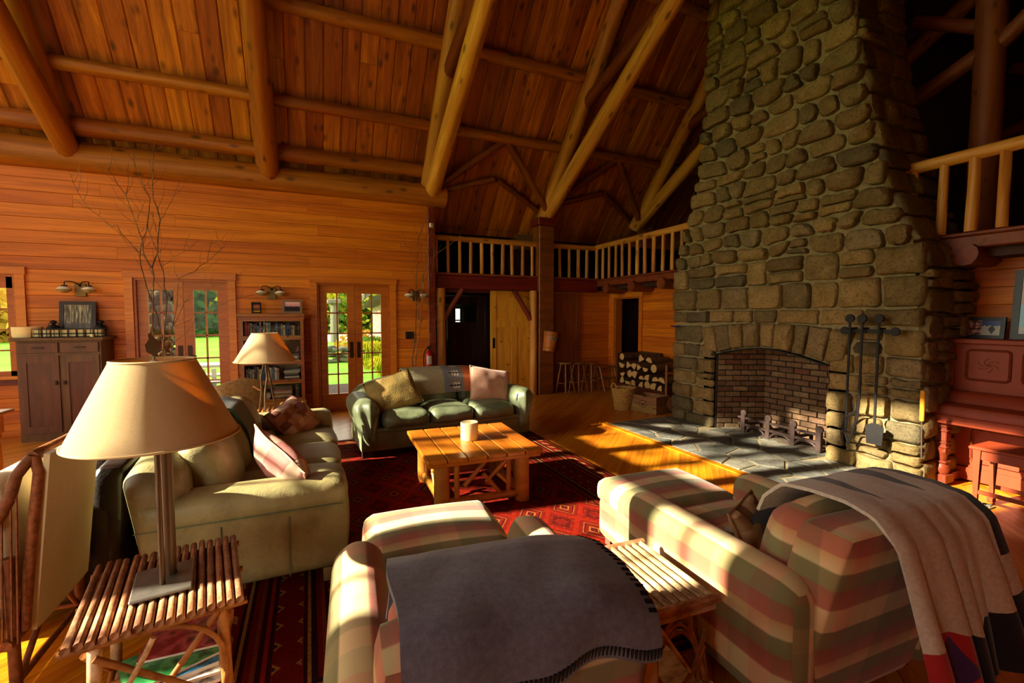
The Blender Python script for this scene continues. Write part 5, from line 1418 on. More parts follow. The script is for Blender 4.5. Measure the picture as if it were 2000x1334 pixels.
for sx in (-1, 1): G().tube([(sx*0.22,-0.37,0.99),(sx*0.235,-0.385,0.93),(sx*0.24,-0.365,0.75),(sx*0.245,-0.345,0.55),(sx*0.25,-0.325,0.32)], 0.018, 8).obj('back_post', MT['wicker'], wc, smooth=60)
stick(wc, 'back_brace', (-0.27, -0.3, 0.1), (0.0, -0.32, 0.4), 0.012, 'wicker'); stick(wc, 'back_brace', (0.27, -0.3, 0.1), (0.0, -0.32, 0.4), 0.012, 'wicker')
g_ = G(); g_.sheet([[(x_, -0.385+0.10*(1-z_/1.0)-0.02*math.cos(x_*3), z_) for x_ in (-0.23,-0.11,0,0.11,0.23)] for z_ in (0.3,0.45,0.6,0.75,0.9,1.0)], 0.02); g_.obj('back_canvas', MT['canvas'], wc, smooth=60)
G().rbox((0, 0.02, 0.36), (0.58, 0.58, 0.12), 0.05, 8, crown(0.02)).obj('seat_cushion', MT['canvas'], wc, smooth=60)
G().rbox((0, -0.24, 0.66), (0.52, 0.12, 0.52), 0.05, 8, crown(0, 0.03)).obj('back_cushion', MT['canvas'], wc, smooth=60)
wo = root('wicker_bench', T(-1.8, 3.64, 0) @ RZ(3), 'golden wicker footstool with a black leather cushion beside the black sofa', 'footstool')
G().b2(-0.4, 0.4, -0.3, 0.3, 0.24, 0.4, 0.01).obj('woven_apron', MT['gold_wicker'], wo)
for x_ in (-0.38, 0.38):
    for y_ in (-0.28, 0.28): stick(wo, 'leg', (x_, y_, 0), (x_, y_, 0.26), 0.022, 'gold_wicker')
G().tube([(0.41,-0.31,0.4),(0.41,0.31,0.4),(-0.41,0.31,0.4),(-0.41,-0.31,0.4)], 0.022, 8, closed=True).obj('rim', MT['gold_wicker'], wo, smooth=60)
for i in range(8):
    a = -0.38+i*0.095
    stick(wo, 'lattice', (a, -0.3, 0.24), (a+0.095, -0.3, 0.1), 0.007, 'gold_wicker'); stick(wo, 'lattice', (a+0.095, -0.3, 0.24), (a, -0.3, 0.1), 0.007, 'gold_wicker')
G().rbox((0, 0, 0.45), (0.78, 0.58, 0.1), 0.04, 8, crown(0.03)).obj('cushion', MT['blackleather'], wo, smooth=60)
lt_ = root('turned_leg_table', T(-2.84, 4.87, 0), 'orange pine table with turned legs cut by the left picture edge', 'table')
G().b2(-0.5, 0.5, -0.42, 0.42, 0.72, 0.75, 0.008).obj('top', MT['honey'], lt_)
for sy in (-1, 1): G().b2(-0.42, 0.42, sy*0.34-0.012, sy*0.34+0.012, 0.6, 0.72).obj('apron', MT['honey'], lt_)
for sx in (-1, 1):
    G().b2(sx*0.42-0.012, sx*0.42+0.012, -0.34, 0.34, 0.6, 0.72).obj('apron', MT['honey'], lt_)
    for sy in (-1, 1):
        G().box((sx*0.41, sy*0.33, 0.64), (0.075, 0.075, 0.16)).obj('leg_block', MT['honeylog'], lt_)
        G().lathe([(0.0,0),(0.022,0),(0.03,0.06),(0.02,0.1),(0.024,0.12),(0.034,0.3),(0.03,0.45),(0.022,0.5),(0.036,0.53),(0.028,0.56),(0.036,0.57),(0,0.57)], 14, (sx*0.41, sy*0.33, 0)).obj('leg', MT['honeylog'], lt_, smooth=50)
# pale woven chair seen behind the olive sofa
wl = root('pale_wicker_chair', T(-0.98, 6.5, 0) @ RZ(35), 'pale woven chair whose rounded back shows behind the olive sofa', 'chair')
MT['pale_wicker'] = bark('pale_wicker', rgb(140,116,76), rgb(176,152,108), rgb(196,176,134), 60)
g_ = G(); g_.sheet([[((0.3-0.05*abs(j-4)/4*(i/6))*math.sin((j-4)*0.32)*1.1, -0.25+0.12*math.cos((j-4)*0.32)*-1-0.05*i/6, 0.42+0.40*i/6*(1-0.05*abs(j-4))) for j in range(9)] for i in range(7)], 0.02); g_.obj('back', MT['pale_wicker'], wl, smooth=60)
G().rbox((0,0.05,0.4),(0.5,0.5,0.08),0.03,6).obj('seat', MT['pale_wicker'], wl, smooth=50)
for sx in (-1,1):
    for sy in (-1,1): stick(wl, 'leg', (sx*0.22, 0.05+sy*0.2, 0), (sx*0.22, 0.05+sy*0.2, 0.37), 0.02, 'pale_wicker')
TREE1=[
 ([(-1.87,7.30,0.99),(-1.81,7.16,1.92),(-1.81,7.15,2.16),(-1.78,7.29,2.36),(-1.76,7.37,2.80),(-1.80,7.27,3.05),(-1.77,7.14,3.18),(-1.76,7.17,3.49),(-1.77,7.32,3.77)],0.016),
 ([(-1.81,7.13,2.15),(-1.87,7.09,2.30),(-1.91,7.21,2.50),(-1.99,7.32,2.70),(-2.07,7.25,3.06),(-2.15,7.11,3.25),(-2.19,7.10,3.33)],0.011),
 ([(-1.72,7.23,1.06),(-1.83,7.32,1.59),(-1.96,7.46,1.95),(-2.00,7.43,2.20),(-1.96,7.29,2.39),(-1.87,7.23,2.62),(-1.85,7.35,3.06),(-1.98,7.47,3.35),(-2.02,7.41,3.53),(-1.98,7.27,3.68)],0.012),
 ([(-1.72,7.09,1.07),(-1.69,7.23,1.73),(-1.72,7.26,1.93),(-1.69,7.12,2.12),(-1.72,7.03,2.34),(-1.81,7.11,2.58),(-1.86,7.25,2.75)],0.013),
 ([(-1.88,7.15,2.28),(-1.96,7.22,2.35),(-2.08,7.11,2.54),(-2.09,6.99,2.64),(-2.16,7.03,2.61),(-2.32,7.18,2.76),(-2.47,7.21,2.93),(-2.51,7.08,3.11),(-2.51,6.98,3.22)],0.007),
 ([(-1.78,7.42,1.05),(-1.61,7.34,1.66),(-1.55,7.20,2.03),(-1.37,7.20,2.13),(-1.26,7.35,2.27),(-1.10,7.42,2.47),(-1.00,7.32,2.61)],0.008),
 ([(-1.71,7.19,2.19),(-1.55,7.05,2.30),(-1.38,7.01,2.40),(-1.28,7.13,2.54)],0.006),
 ([(-1.73,7.26,2.78),(-1.65,7.18,2.89),(-1.59,7.27,3.07),(-1.54,7.41,3.31)],0.006),
 ([(-1.92,7.08,2.72),(-1.89,7.14,2.86),(-1.88,7.28,3.02)],0.004),
 ([(-2.03,7.11,3.03),(-2.04,7.26,3.29),(-2.06,7.32,3.41)],0.004),
 ([(-1.77,7.22,2.62),(-1.81,7.32,2.77),(-1.80,7.24,2.89)],0.006),
 ([(-1.71,7.36,1.32),(-1.52,7.32,1.73),(-1.15,7.18,1.94),(-0.84,7.14,2.04)],0.006),
 ([(-1.69,7.40,1.39),(-1.29,7.26,1.59),(-1.03,7.18,1.73),(-0.68,7.28,1.85),(-0.56,7.41,1.96)],0.005),
 ([(-1.65,7.19,1.19),(-1.32,7.08,1.39),(-0.98,7.14,1.42)],0.004),
 ([(-1.23,7.20,2.25),(-1.18,7.21,2.50),(-1.21,7.36,2.58)],0.004),
]
TREE2=[
 ([(1.56,7.65,0.61),(1.54,7.56,0.84),(1.60,7.56,1.33),(1.64,7.65,1.70),(1.64,7.70,2.01),(1.66,7.63,2.40),(1.65,7.55,2.73),(1.72,7.57,2.95),(1.82,7.66,3.13),(1.86,7.70,3.38)],0.016),
 ([(1.58,7.53,0.62),(1.61,7.50,1.01),(1.71,7.59,1.66),(1.76,7.66,2.10),(1.77,7.62,2.53),(1.78,7.52,2.95),(1.80,7.51,3.10)],0.014),
 ([(1.69,7.42,2.17),(1.81,7.48,2.37),(1.96,7.57,2.58),(2.18,7.56,2.74),(2.32,7.46,2.87),(2.34,7.42,2.94)],0.008),
 ([(1.66,7.56,1.49),(1.66,7.66,1.75),(1.74,7.67,2.10),(1.81,7.58,2.36)],0.009),
 ([(1.71,7.59,1.70),(1.84,7.63,1.99),(1.91,7.56,2.36),(1.91,7.47,2.67),(1.87,7.50,2.78)],0.006),
 ([(1.69,7.58,1.44),(1.90,7.53,1.73),(2.26,7.44,1.74)],0.005),
 ([(1.61,7.55,0.90),(1.76,7.45,1.10),(1.87,7.43,1.31),(2.07,7.51,1.55)],0.005),
 ([(1.63,7.57,2.37),(1.52,7.52,2.61),(1.40,7.58,2.80)],0.004),
 ([(1.56,7.52,1.31),(1.47,7.56,1.40),(1.44,7.66,1.49)],0.004),
]
# ------------------------------------------------------------------ cabinet and things on it
MT['oak'] = wood('dark_oak', rgb(66,36,12), rgb(92,52,18), rgb(106,64,26), rough=0.5, var=0.1, grain=(14,14,2), knots=False)
MT['walnut'] = wood('bookcase_wood', rgb(110,58,18), rgb(146,82,28), rgb(160,96,38), rough=0.4, var=0.08, grain=(2,14,14), knots=False)
cb = root('wooden_cabinet', T(-2.84, 7.4, 0), 'dark two-door wooden cabinet with drawers between the windows', 'cabinet')
g = G(); g.b2(-0.4, 0.4, 0.012, 0.42, 0.0, 1.24); g.obj('body', MT['oak'], cb)
G().b2(-0.45, 0.44, -0.03, 0.43, 1.24, 1.28, 0.006).obj('top', MT['oak'], cb)
for i, x0 in enumerate((-0.38, 0.01)):
    d_ = G().b2(x0, x0+0.37, -0.006, 0.014, 1.09, 1.22, 0.004).obj('drawer', MT['oak'], cb)
    G().b2(x0+0.13, x0+0.24, -0.022, -0.005, 1.15, 1.165, 0.003).obj('pull', MT['brz'], d_)
    g = G(); a, b = x0, x0+0.37
    g.b2(a, a+0.07, -0.004, 0.014, 0.1, 1.06); g.b2(b-0.07, b, -0.004, 0.014, 0.1, 1.06); g.b2(a+0.07, b-0.07, -0.004, 0.014, 0.1, 0.19); g.b2(a+0.07, b-0.07, -0.004, 0.014, 0.97, 1.06)
    d_ = g.obj('door', MT['oak'], cb); G().b2(a+0.07, b-0.07, 0.005, 0.013, 0.19, 0.97).obj('panel', MT['oak'], d_)
    kx = b-0.03 if i == 0 else a+0.03; G().box((kx, -0.014, 0.72), (0.025, 0.02, 0.05), bev=0.004).obj('latch', MT['brz'], d_)
CT = 1.281
t = root('wax_bowl', T(-3.19, 7.56, CT), 'pale translucent wax bowl at the left end of the dark cabinet', 'bowl')
G().lathe([(0.0,0),(0.125,0),(0.135,0.02),(0.14,0.13),(0.125,0.13),(0.12,0.03),(0,0.025)], 26, caps=False).obj('bowl', MT['wax'], t, smooth=40)
t = root('votive_rack', T(-2.76, 7.5, CT), 'black wire rack holding a row of cream boxes along the cabinet top', 'rack')
g = G()
for y_ in (-0.05, 0.05):
    for z_ in (0.005, 0.045, 0.1): g.b2(-0.35, 0.35, y_-0.003, y_+0.003, z_, z_+0.006)
for i in range(11):
    x_ = -0.35+0.07*i; g.b2(x_-0.003, x_+0.003, -0.053, -0.047, 0, 0.105); g.b2(x_-0.003, x_+0.003, 0.047, 0.053, 0, 0.105); g.b2(x_-0.003, x_+0.003, -0.05, 0.05, 0.0, 0.006)
g.obj('wire_frame', MT['black'], t)
MT['cream'] = plain('cream_card', rgb(196,180,132), 0.8)
on = ['first', 'second', 'third', 'fourth', 'fifth', 'sixth', 'seventh', 'eighth', 'ninth', 'tenth', 'eleventh', 'twelfth', 'thirteenth', 'fourteenth', 'fifteenth', 'sixteenth', 'seventeenth', 'eighteenth', 'nineteenth', 'twentieth', 'twenty-first', 'twenty-second', 'twenty-third', 'twenty-fourth', 'twenty-fifth', 'twenty-sixth']
for i in range(8):
    x_ = -3.06+0.083*i
    b = root('cream_box', T(x_, 7.5, CT+0.007), '%s cream box from the left in the wire rack on the cabinet' % on[i], 'box', 'cream boxes in the wire rack')
    G().b2(-0.032, 0.032, -0.04, 0.04, 0, 0.085, 0.003).obj('carton', MT['cream'], b); G().b2(-0.033, 0.033, -0.041, 0.041, 0.03, 0.045).obj('band', MT['black'], b)
for x_, lb in ((-2.97, 'black iron candle lantern behind the wire rack, left of the dark picture'), (-2.5, 'black iron candle lantern behind the wire rack, right of the dark picture')):
    l = root('iron_lantern', T(x_, 7.63, CT), lb, 'lantern', 'black lanterns on the cabinet')
    G().lathe([(0,0),(0.06,0),(0.06,0.015),(0.05,0.02),(0.05,0.07),(0.06,0.08),(0.075,0.1),(0.06,0.13),(0.03,0.15),(0.015,0.16),(0.03,0.175),(0.03,0.19),(0.012,0.2),(0.0,0.21)], 14).obj('body', MT['black'], l, smooth=35)
    G().tube([(0.055*math.cos(a), 0, 0.1+0.11*math.sin(a)) for a in [math.pi*i/10 for i in range(11)]], 0.004, 5).obj('bail', MT['black'], l)
for x_, y_, lb in ((-2.53, 7.44, 'small cream votive candle at the right end of the cabinet front'),):
    v = root('votive_candle', T(x_, y_, CT), lb, 'candle'); G().lathe([(0,0),(0.02,0),(0.022,0.03),(0.018,0.035),(0,0.03)], 12, caps=False).obj('wax', MT['wax'], v, smooth=40)

def frame(name, M, w_, h, fw, fmat, pic, label, mat_w=0.0, cat='picture'):
    t = root(name, M, label, cat); d = 0.025
    for sx in (-1, 1): G().b2(sx*w_/2, sx*(w_/2-fw), 0, d, 0, h).obj('frame_side', fmat, t)
    for z0 in (0, h-fw): G().b2(-w_/2+fw, w_/2-fw, 0, d, z0, z0+fw).obj('frame_side', fmat, t)
    if mat_w:
        G().b2(-w_/2+fw, w_/2-fw, 0.008, 0.014, fw, h-fw).obj('mount', MT['mount'], t)
    G().b2(-w_/2+fw+mat_w, w_/2-fw-mat_w, 0.006, 0.012, fw+mat_w, h-fw-mat_w).obj('picture', pic, t)
    return t
MT['mount'] = plain('mount', rgb(206,196,176), 0.9)
def picmat(name, fn):
    k = N(name); s_ = k.sep(k.coord('Generated')); return fn(k, s_[0], s_[2])
def land(k, x, z):   # dusk landscape
    f = k.noise(k.coord('Generated', (3,1,3)), 3, 4); zz = k.math('ADD', z, k.math('MULTIPLY', f, 0.25))
    return k.fin(k.ramp(zz, [(0.1, rgb(60,44,36)), (0.35, rgb(24,22,26)), (0.6, rgb(34,30,34)), (0.68, rgb(190,130,130)), (1.0, rgb(226,170,170))]), 0.3)
def sunset(k, x, z): return k.fin(k.ramp(k.math('ADD', z, k.math('MULTIPLY', k.noise(k.coord('Generated'), 6, 3), 0.2)), [(0.2, rgb(200,160,40)), (0.35, rgb(60,60,40)), (0.5, rgb(120,70,60)), (0.75, rgb(200,110,70)), (1.0, rgb(60,50,80))]), 0.3)
def forest(k, x, z):
    wv = k.noise(k.coord('Generated', (9, 1, 1.2)), 1.6, 3, 0.6); c = k.ramp(wv, [(0.3, rgb(40,44,42)), (0.5, rgb(110,112,100)), (0.65, rgb(196,186,160))])
    lowm = k.math('LESS_THAN', z, 0.35); return k.fin(k.mix(k.math('MULTIPLY', lowm, 0.85), c, rgb(92,100,100)), 0.15, 0, 0.6)
frame('framed_picture', T(-2.775, 7.72, CT) @ RX(-7), 0.37, 0.46, 0.045, plain('dark_frame', rgb(40,20,14), 0.4), picmat('forest_print', forest), 'dark framed forest picture leaning on the wall above the cabinet')
# ------------------------------------------------------------------ bookcase
bk = root('bookcase', T(-0.505, 7.5, 0), 'stacked glass-front wooden bookcase between the french doors', 'bookcase')
SH = [(1.49, 1.245), (1.215, 0.885), (0.855, 0.595), (0.565, 0.315)]
HW = 0.415
for s in (-1, 1): G().b2(s*HW, s*(HW-0.03), 0.0, 0.32, 0.0, 1.52).obj('side_panel', MT['walnut'], bk)
G().b2(-HW, HW, 0.3, 0.32, 0.0, 1.52).obj('back_panel', MT['oak'], bk)
G().b2(-HW-0.025, HW+0.025, -0.03, 0.325, 1.53, 1.585, 0.008).obj('cornice', MT['walnut'], bk); G().b2(-HW-0.01, HW+0.01, -0.012, 0.32, 1.49, 1.53).obj('frieze', MT['walnut'], bk)
G().b2(-HW-0.02, HW+0.02, -0.02, 0.32, 0.0, 0.285, 0.006).obj('plinth', MT['walnut'], bk)
for i, (zt, zb) in enumerate(SH):
    G().b2(-HW+0.03, HW-0.03, 0.0, 0.3, zb-0.03, zb).obj('shelf', MT['walnut'], bk)
    dr = root('glass_door', MW[bk]); dr.parent = bk; dr.matrix_basis = I4
    for s in (-1, 1): G().b2(s*HW, s*(HW-0.045), -0.012, 0.002, zb-0.015, zt).obj('stile', MT['walnut'], dr)
    G().b2(-HW+0.045, HW-0.045, -0.012, 0.002, zb-0.015, zb+0.01).obj('rail', MT['walnut'], dr); G().b2(-HW+0.045, HW-0.045, -0.012, 0.002, zt-0.02, zt).obj('rail', MT['walnut'], dr)
    G().b2(-HW+0.045, HW-0.045, -0.006, -0.003, zb+0.01, zt-0.02).obj('pane', MT['clear'], dr)
    for s in (-1, 1): G().lathe([(0,0),(0.008,0),(0.009,0.01),(0,0.015)], 8, M=T(s*0.2, -0.012, zb) @ RX(90)).obj('knob', MT['brz'], dr)
PAL = {'red': (150,44,32), 'pale blue': (130,160,168), 'tan': (170,130,80), 'blue': (40,74,116), 'cream': (206,190,150), 'dark brown': (56,36,26), 'navy': (34,40,66), 'teal': (60,104,110), 'grey': (120,116,108), 'orange': (176,96,40), 'olive': (92,90,60), 'black': (28,26,26), 'pink': (190,130,120), 'white': (220,214,200)}
for nm, c_ in PAL.items():
    k = N('spine_'+nm.replace(' ', '_')); s_ = k.sep(k.coord('Generated')); st = k.math('LESS_THAN', k.math('ABSOLUTE', k.math('SUBTRACT', s_[2], 0.7)), 0.1)
    lite = rgb(*[min(255, x+60) for x in c_]) if sum(c_) < 360 else rgb(*[x-70 for x in c_])
    MT['sp_'+nm] = k.fin(k.mix(k.math('MULTIPLY', st, 0.6), rgb(*c_), lite), 0.5)
def shelf_books(x0, x1, z, zmax, cols, shelf_name, seed, lean=False):
    r = random.Random(seed); x_ = x0; i = 0
    while x_ < x1-0.015 and i < len(on):
        w_ = r.uniform(0.02, 0.036); h = r.uniform(0.7, 0.96)*(zmax-z); d_ = r.uniform(0.14, 0.19)
        cn = cols[i % len(cols)]
        if x_+w_ > x1: break
        M = T(x_+w_/2, 7.5+0.05+d_/2+r.uniform(0, 0.02), z+0.001)
        b = root('book', M, '%s upright book from the left on the %s shelf, %s spine' % (on[i], shelf_name, cn), 'book', 'books in the bookcase')
        G().b2(-w_/2+0.002, w_/2-0.002, -d_/2+0.004, d_/2, 0.003, h-0.003).obj('pages', MT['pages'], b)
        g_ = G(); g_.b2(-w_/2, -w_/2+0.002, -d_/2, d_/2, 0, h); g_.b2(w_/2-0.002, w_/2, -d_/2, d_/2, 0, h); g_.b2(-w_/2, w_/2, -d_/2, -d_/2+0.004, 0, h); g_.obj('cover', MT['sp_'+cn], b)
        x_ += w_+0.001; i += 1
cs1 = ['red','red','pale blue','tan','blue','pale blue','pink','teal','pale blue','cream','pale blue','dark brown','navy','blue','navy','grey','cream','blue','blue','tan','cream','dark brown','olive','cream','dark brown','pink']
shelf_books(-0.865, -0.14, 1.246, 1.47, cs1, 'top', 2)
shelf_books(-0.865, -0.42, 0.886, 1.13, ['dark brown','grey','navy','black','olive','tan','dark brown'], 'second', 3)
shelf_books(-0.865, -0.41, 0.596, 0.83, ['pink','olive','grey','cream','dark brown','tan','cream','teal','blue','cream','white','grey','pale blue','white'], 'third', 4)
shelf_books(-0.22, -0.14, 0.316, 0.54, ['olive','teal','white'], 'bottom', 6)
def stack(x_, z, n, cols, lb, seed, w_=0.22):
    r = random.Random(seed)
    for i in range(n):
        h = r.uniform(0.018, 0.034); ww = w_*r.uniform(0.85, 1.0)
        cn = cols[i % len(cols)]
        bookbox(T(x_+r.uniform(-.01,.01), 7.5+0.15, z+0.001) @ RZ(r.uniform(-3,3)), ww, 0.17, h, MT['sp_'+cn], '%s book up in the stack %s, %s cover' % (on[i], lb, cn), grp='books in the bookcase'); z += h+0.001
stack(-0.27, 0.596, 6, ['dark brown','white','black','grey','cream','pale blue'], 'on the third shelf', 1)
stack(-0.70, 0.316, 4, ['cream','white','cream','dark brown'], 'left on the bottom shelf', 2, 0.3)
stack(-0.39, 0.316, 7, ['blue','cream','tan','white','pink','grey','olive'], 'mid bottom shelf', 3, 0.26)
stack(-0.28, 0.886, 3, ['grey','white','olive'], 'on the second shelf', 5)
bf = plain('black_frame', rgb(24,18,16), 0.4); tf = plain('taupe_frame', rgb(120,92,70), 0.5)
frame('photo_frame', T(-0.71, 7.62, 1.586) @ RZ(8) @ RX(-10), 0.125, 0.165, 0.018, bf, picmat('sunset_photo', sunset), 'small black framed sunset photo standing on the bookcase')
frame('photo_frame', T(-0.24, 7.62, 1.586) @ RZ(-5) @ RX(-10), 0.27, 0.205, 0.03, tf, picmat('dusk_photo', land), 'wider taupe framed pink dusk photo standing on the bookcase')
# ------------------------------------------------------------------ wall sconces
MT['milk'] = plain('milk_glass', rgb(232,222,200), 0.3, 0, 0.5); k = N('amber_glass'); k.b.inputs['Transmission Weight'].default_value = 0.35; MT['amber'] = k.fin(rgb(196,176,130), 0.2, 0, 0.5)
MT['aged'] = plain('aged_brass', rgb(120,92,50), 0.45, 0.5)
for x_, lb in ((-2.76, 'two-shade brass wall sconce above the dark cabinet'), (-0.52, 'two-shade brass wall sconce above the bookcase'), (1.66, 'two-shade brass wall sconce beside the tall birch branches')):
    s = root('wall_sconce', T(x_, YB, 1.9), lb, 'sconce', 'wall sconces')
    G().b2(-0.06, 0.06, -0.025, 0.0, -0.1, 0.07, 0.006).obj('back_plate', MT['aged'], s)
    for sx in (-1, 1):
        G().tube(arc((0, -0.02, 0.03), (sx*0.02, -0.09, 0.11), (sx*0.12, -0.12, 0.09), 8)+[Vector((sx*0.125, -0.12, 0.04))], 0.007, 6).obj('arm', MT['brz'], s, smooth=60)
        cx_ = sx*0.125
        G().lathe([(0,0.045),(0.03,0.045),(0.034,0.03),(0.03,0.02),(0,0.02)], 12, (cx_,-0.12,0)).obj('fitter', MT['brz'], s, smooth=30)
        G().lathe([(0.03,0.028),(0.05,0.02),(0.078,0.0),(0.08,-0.008)], 20, (cx_,-0.12,0), caps=False).obj('shade', MT['milk'], s, smooth=50)
        G().lathe([(0.08,-0.008),(0.06,-0.035),(0.03,-0.052),(0.0,-0.056)], 20, (cx_,-0.12,0), caps=False).obj('globe', MT['amber'], s, smooth=50)
# ------------------------------------------------------------------ bare branches, extinguisher, boxes
MT['bark'] = bark('branch_bark', rgb(62,42,28), rgb(110,78,48), rgb(170,130,86), 20)
def branches(name, segs, M0, label, pot, seed):
    t = root(name, T(*M0), label, 'branches'); inv = MW[t].inverted(); r = random.Random(seed)
    for pts, rad in segs:
        P = [inv @ Vector(p) for p in pts]
        if pot and P[0].z < 1.2 and pts[0][2] < 1.2: P = [Vector((P[0].x*0.25, P[0].y*0.25, 0.25))]+P
        # smooth by midpoint insertion with jitter
        Q = []
        for a, b in zip(P, P[1:]):
            Q.append(a); Q.append((a+b)/2+Vector((r.uniform(-.012,.012), r.uniform(-.012,.012), r.uniform(-.012,.012))))
        Q.append(P[-1]); n = len(Q)
        g_ = G(); g_.tube(Q, [0.62*rad*(1-0.75*i/(n-1))+0.001 for i in range(n)], 6)
        # twigs
        for i in range(2, n-1):
            if rad < 0.017 and r.random() < 0.75 and Q[i].z > 0.9:
                d_ = (Q[i+1]-Q[i-1]).normalized(); sd = Vector((r.uniform(-1,1), r.uniform(-.5,.5), r.uniform(0,.8))).normalized()
                l_ = r.uniform(0.12, 0.34); e1 = Q[i]+(d_*0.5+sd*0.8)*l_*0.5; e2 = e1+(d_*0.6+sd*0.4+Vector((0,0,.3)))*l_*0.5
                g_.tube([Q[i], e1, e2], [0.003, 0.0022, 0.0012], 5)
        g_.obj('stem', MT['bark'], t, smooth=60)
    return t
t = branches('bare_branches', TREE1, (-1.75, 7.25, 0), 'tall bare branches standing in a pot before the french door by the cabinet', True, 4)
MT['crock'] = plain('stoneware', rgb(120,96,70), 0.5, nz=0.15)
G().lathe([(0,0),(0.13,0),(0.16,0.1),(0.17,0.35),(0.13,0.48),(0.14,0.52),(0.12,0.52),(0.11,0.47),(0,0.2)], 24, caps=False).obj('crock', MT['crock'], t, smooth=40)
t = branches('bare_branches', TREE2, (1.6, 7.6, 0), 'tall bare birch branches leaning in the corner by the fire extinguisher', True, 8)
G().lathe([(0,0),(0.09,0),(0.11,0.1),(0.11,0.3),(0.1,0.31),(0.09,0.29),(0,0.2)], 20, caps=False).obj('crock', MT['crock'], t, smooth=40)
MT['redpaint'] = plain('red_enamel', rgb(176,22,18), 0.3, 0, 0.5)
e = root('fire_extinguisher', T(1.86, 7.74, 0.52), 'red fire extinguisher with white label hanging on the corner post', 'extinguisher')
G().lathe([(0,0),(0.06,0),(0.065,0.02),(0.065,0.36),(0.05,0.41),(0.025,0.43),(0.025,0.45),(0,0.45)], 20).obj('cylinder', MT['redpaint'], e, smooth=40)
G().lathe([(0,0.45),(0.02,0.45),(0.02,0.49),(0,0.49)], 10).obj('valve', MT['black'], e); G().box((0.02,-0.01,0.5),(0.09,0.02,0.02)).obj('lever', MT['black'], e)
G().tube(arc((-0.02,0,0.47),(-0.12,-0.01,0.44),(-0.08,-0.02,0.1)), 0.01, 6).obj('hose', MT['black'], e)
kk = N('label_print'); f = kk.n('TexBrick'); kk.t.links.new(kk.coord('Object', (22,22,22)), f.inputs[0]); MT['lbl'] = kk.fin(rgb(214,206,190), 0.6)
g_ = G(); g_.sheet([[(0.0662*math.sin(a), -0.0662*math.cos(a), z_) for a in [-0.7+0.14*i for i in range(11)]] for z_ in (0.2, 0.34)], 0.001); lo = g_.obj('label', MT['lbl'], e)
for i in range(6): 
    g_ = G(); a0 = -0.5; 
    g_.sheet([[(0.0672*math.sin(a), -0.0672*math.cos(a), z_) for a in [a0+ (0.9-0.15*(i%3))*j/6 for j in range(7)]] for z_ in (0.315-0.02*i, 0.308-0.02*i)], 0.0006); g_.obj('print_line', MT['black'], lo)
b = root('wall_box', T(1.55, YB, 1.16), 'small black box mounted on the boarded wall by the birch branches', 'box'); G().b2(-0.065, 0.065, -0.05, 0, 0, 0.12, 0.006).obj('housing', MT['black'], b); G().b2(-0.04,0.04,-0.053,-0.05,0.03,0.09).obj('face', MT['bronze'], b)
b = root('motion_sensor', T(1.94, 7.80, 3.06), 'little cream sensor box at the top of the corner post', 'sensor'); G().box((0,-0.02,0.04),(0.07,0.05,0.07), rz=25, bev=0.008).obj('housing', MT['milk'], b); G().cyl((0,-0.045,0.04),(0,-0.05,0.04),0.015,n=10).obj('lens', MT['amber'], b)
b = root('ceiling_disc', T(2.37, 8.75, 3.25), 'small round cream disc light in the dark loft ceiling', 'light'); G().lathe([(0,-0.04),(0.05,-0.04),(0.06,-0.02),(0.06,0),(0,0)], 16).obj('housing', MT['milk'], b, smooth=40); G().tube([(0.055*math.cos(a), 0.055*math.sin(a), -0.03) for a in [6.283*i/16 for i in range(16)]], 0.004, 5, closed=True).obj('ring', MT['brz'], b)
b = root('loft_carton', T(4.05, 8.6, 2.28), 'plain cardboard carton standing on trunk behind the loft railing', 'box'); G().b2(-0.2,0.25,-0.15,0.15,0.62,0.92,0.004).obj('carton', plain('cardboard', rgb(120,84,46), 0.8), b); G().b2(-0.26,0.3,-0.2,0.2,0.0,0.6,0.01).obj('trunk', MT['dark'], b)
# ------------------------------------------------------------------ stools, bucket, firewood, basket, crate
MT['stoolwood'] = wood('stool_wood', rgb(112,62,22), rgb(150,92,38), rgb(166,108,52), rough=0.4, var=0.1, grain=(9,9,2), knots=False)
def stool(x_, y_, h, lb):
    s = root('round_stool', T(x_, y_, 0), lb, 'stool', 'round wooden stools by the loft post')
    G().lathe([(0,h-0.03),(0.13,h-0.03),(0.145,h-0.02),(0.145,h-0.005),(0.13,h),(0,h)], 22).obj('seat', MT['stoolwood'], s, smooth=35)
    L_ = []
    for k_ in range(4):
        a = math.pi/4+k_*math.pi/2+0.3; p0 = Vector((0.19*math.cos(a), 0.19*math.sin(a), 0)); p1 = Vector((0.09*math.cos(a), 0.09*math.sin(a), h-0.028)); L_.append((p0, p1))
        G().tube([p0, p0.lerp(p1, .5), p1], [0.014, 0.018, 0.014], 8).obj('leg', MT['stoolwood'], s, smooth=50)
    for k_ in range(4):
        q = 0.35 if k_ % 2 else 0.48; a = L_[k_][0].lerp(L_[k_][1], q); b = L_[(k_+1) % 4][0].lerp(L_[(k_+1) % 4][1], q); G().cyl(a, b, 0.009, n=6).obj('rung', MT['stoolwood'], s)
stool(4.66, 7.86, 0.62, 'round-seat wooden stool nearest the square post'); stool(5.0, 7.92, 0.6, 'round-seat wooden stool in the middle of the three'); stool(5.32, 7.95, 0.59, 'round-seat wooden stool farthest from the square post')
s = root('step_stool', T(5.62, 7.85, 0), 'small square wooden step stool beside the side doorway', 'stool')
G().b2(-0.2, 0.2, -0.08, 0.16, 0.49, 0.515, 0.004).obj('seat', MT['stoolwood'], s); G().b2(-0.2, 0.2, -0.22, -0.02, 0.26, 0.28, 0.004).obj('step', MT['stoolwood'], s)
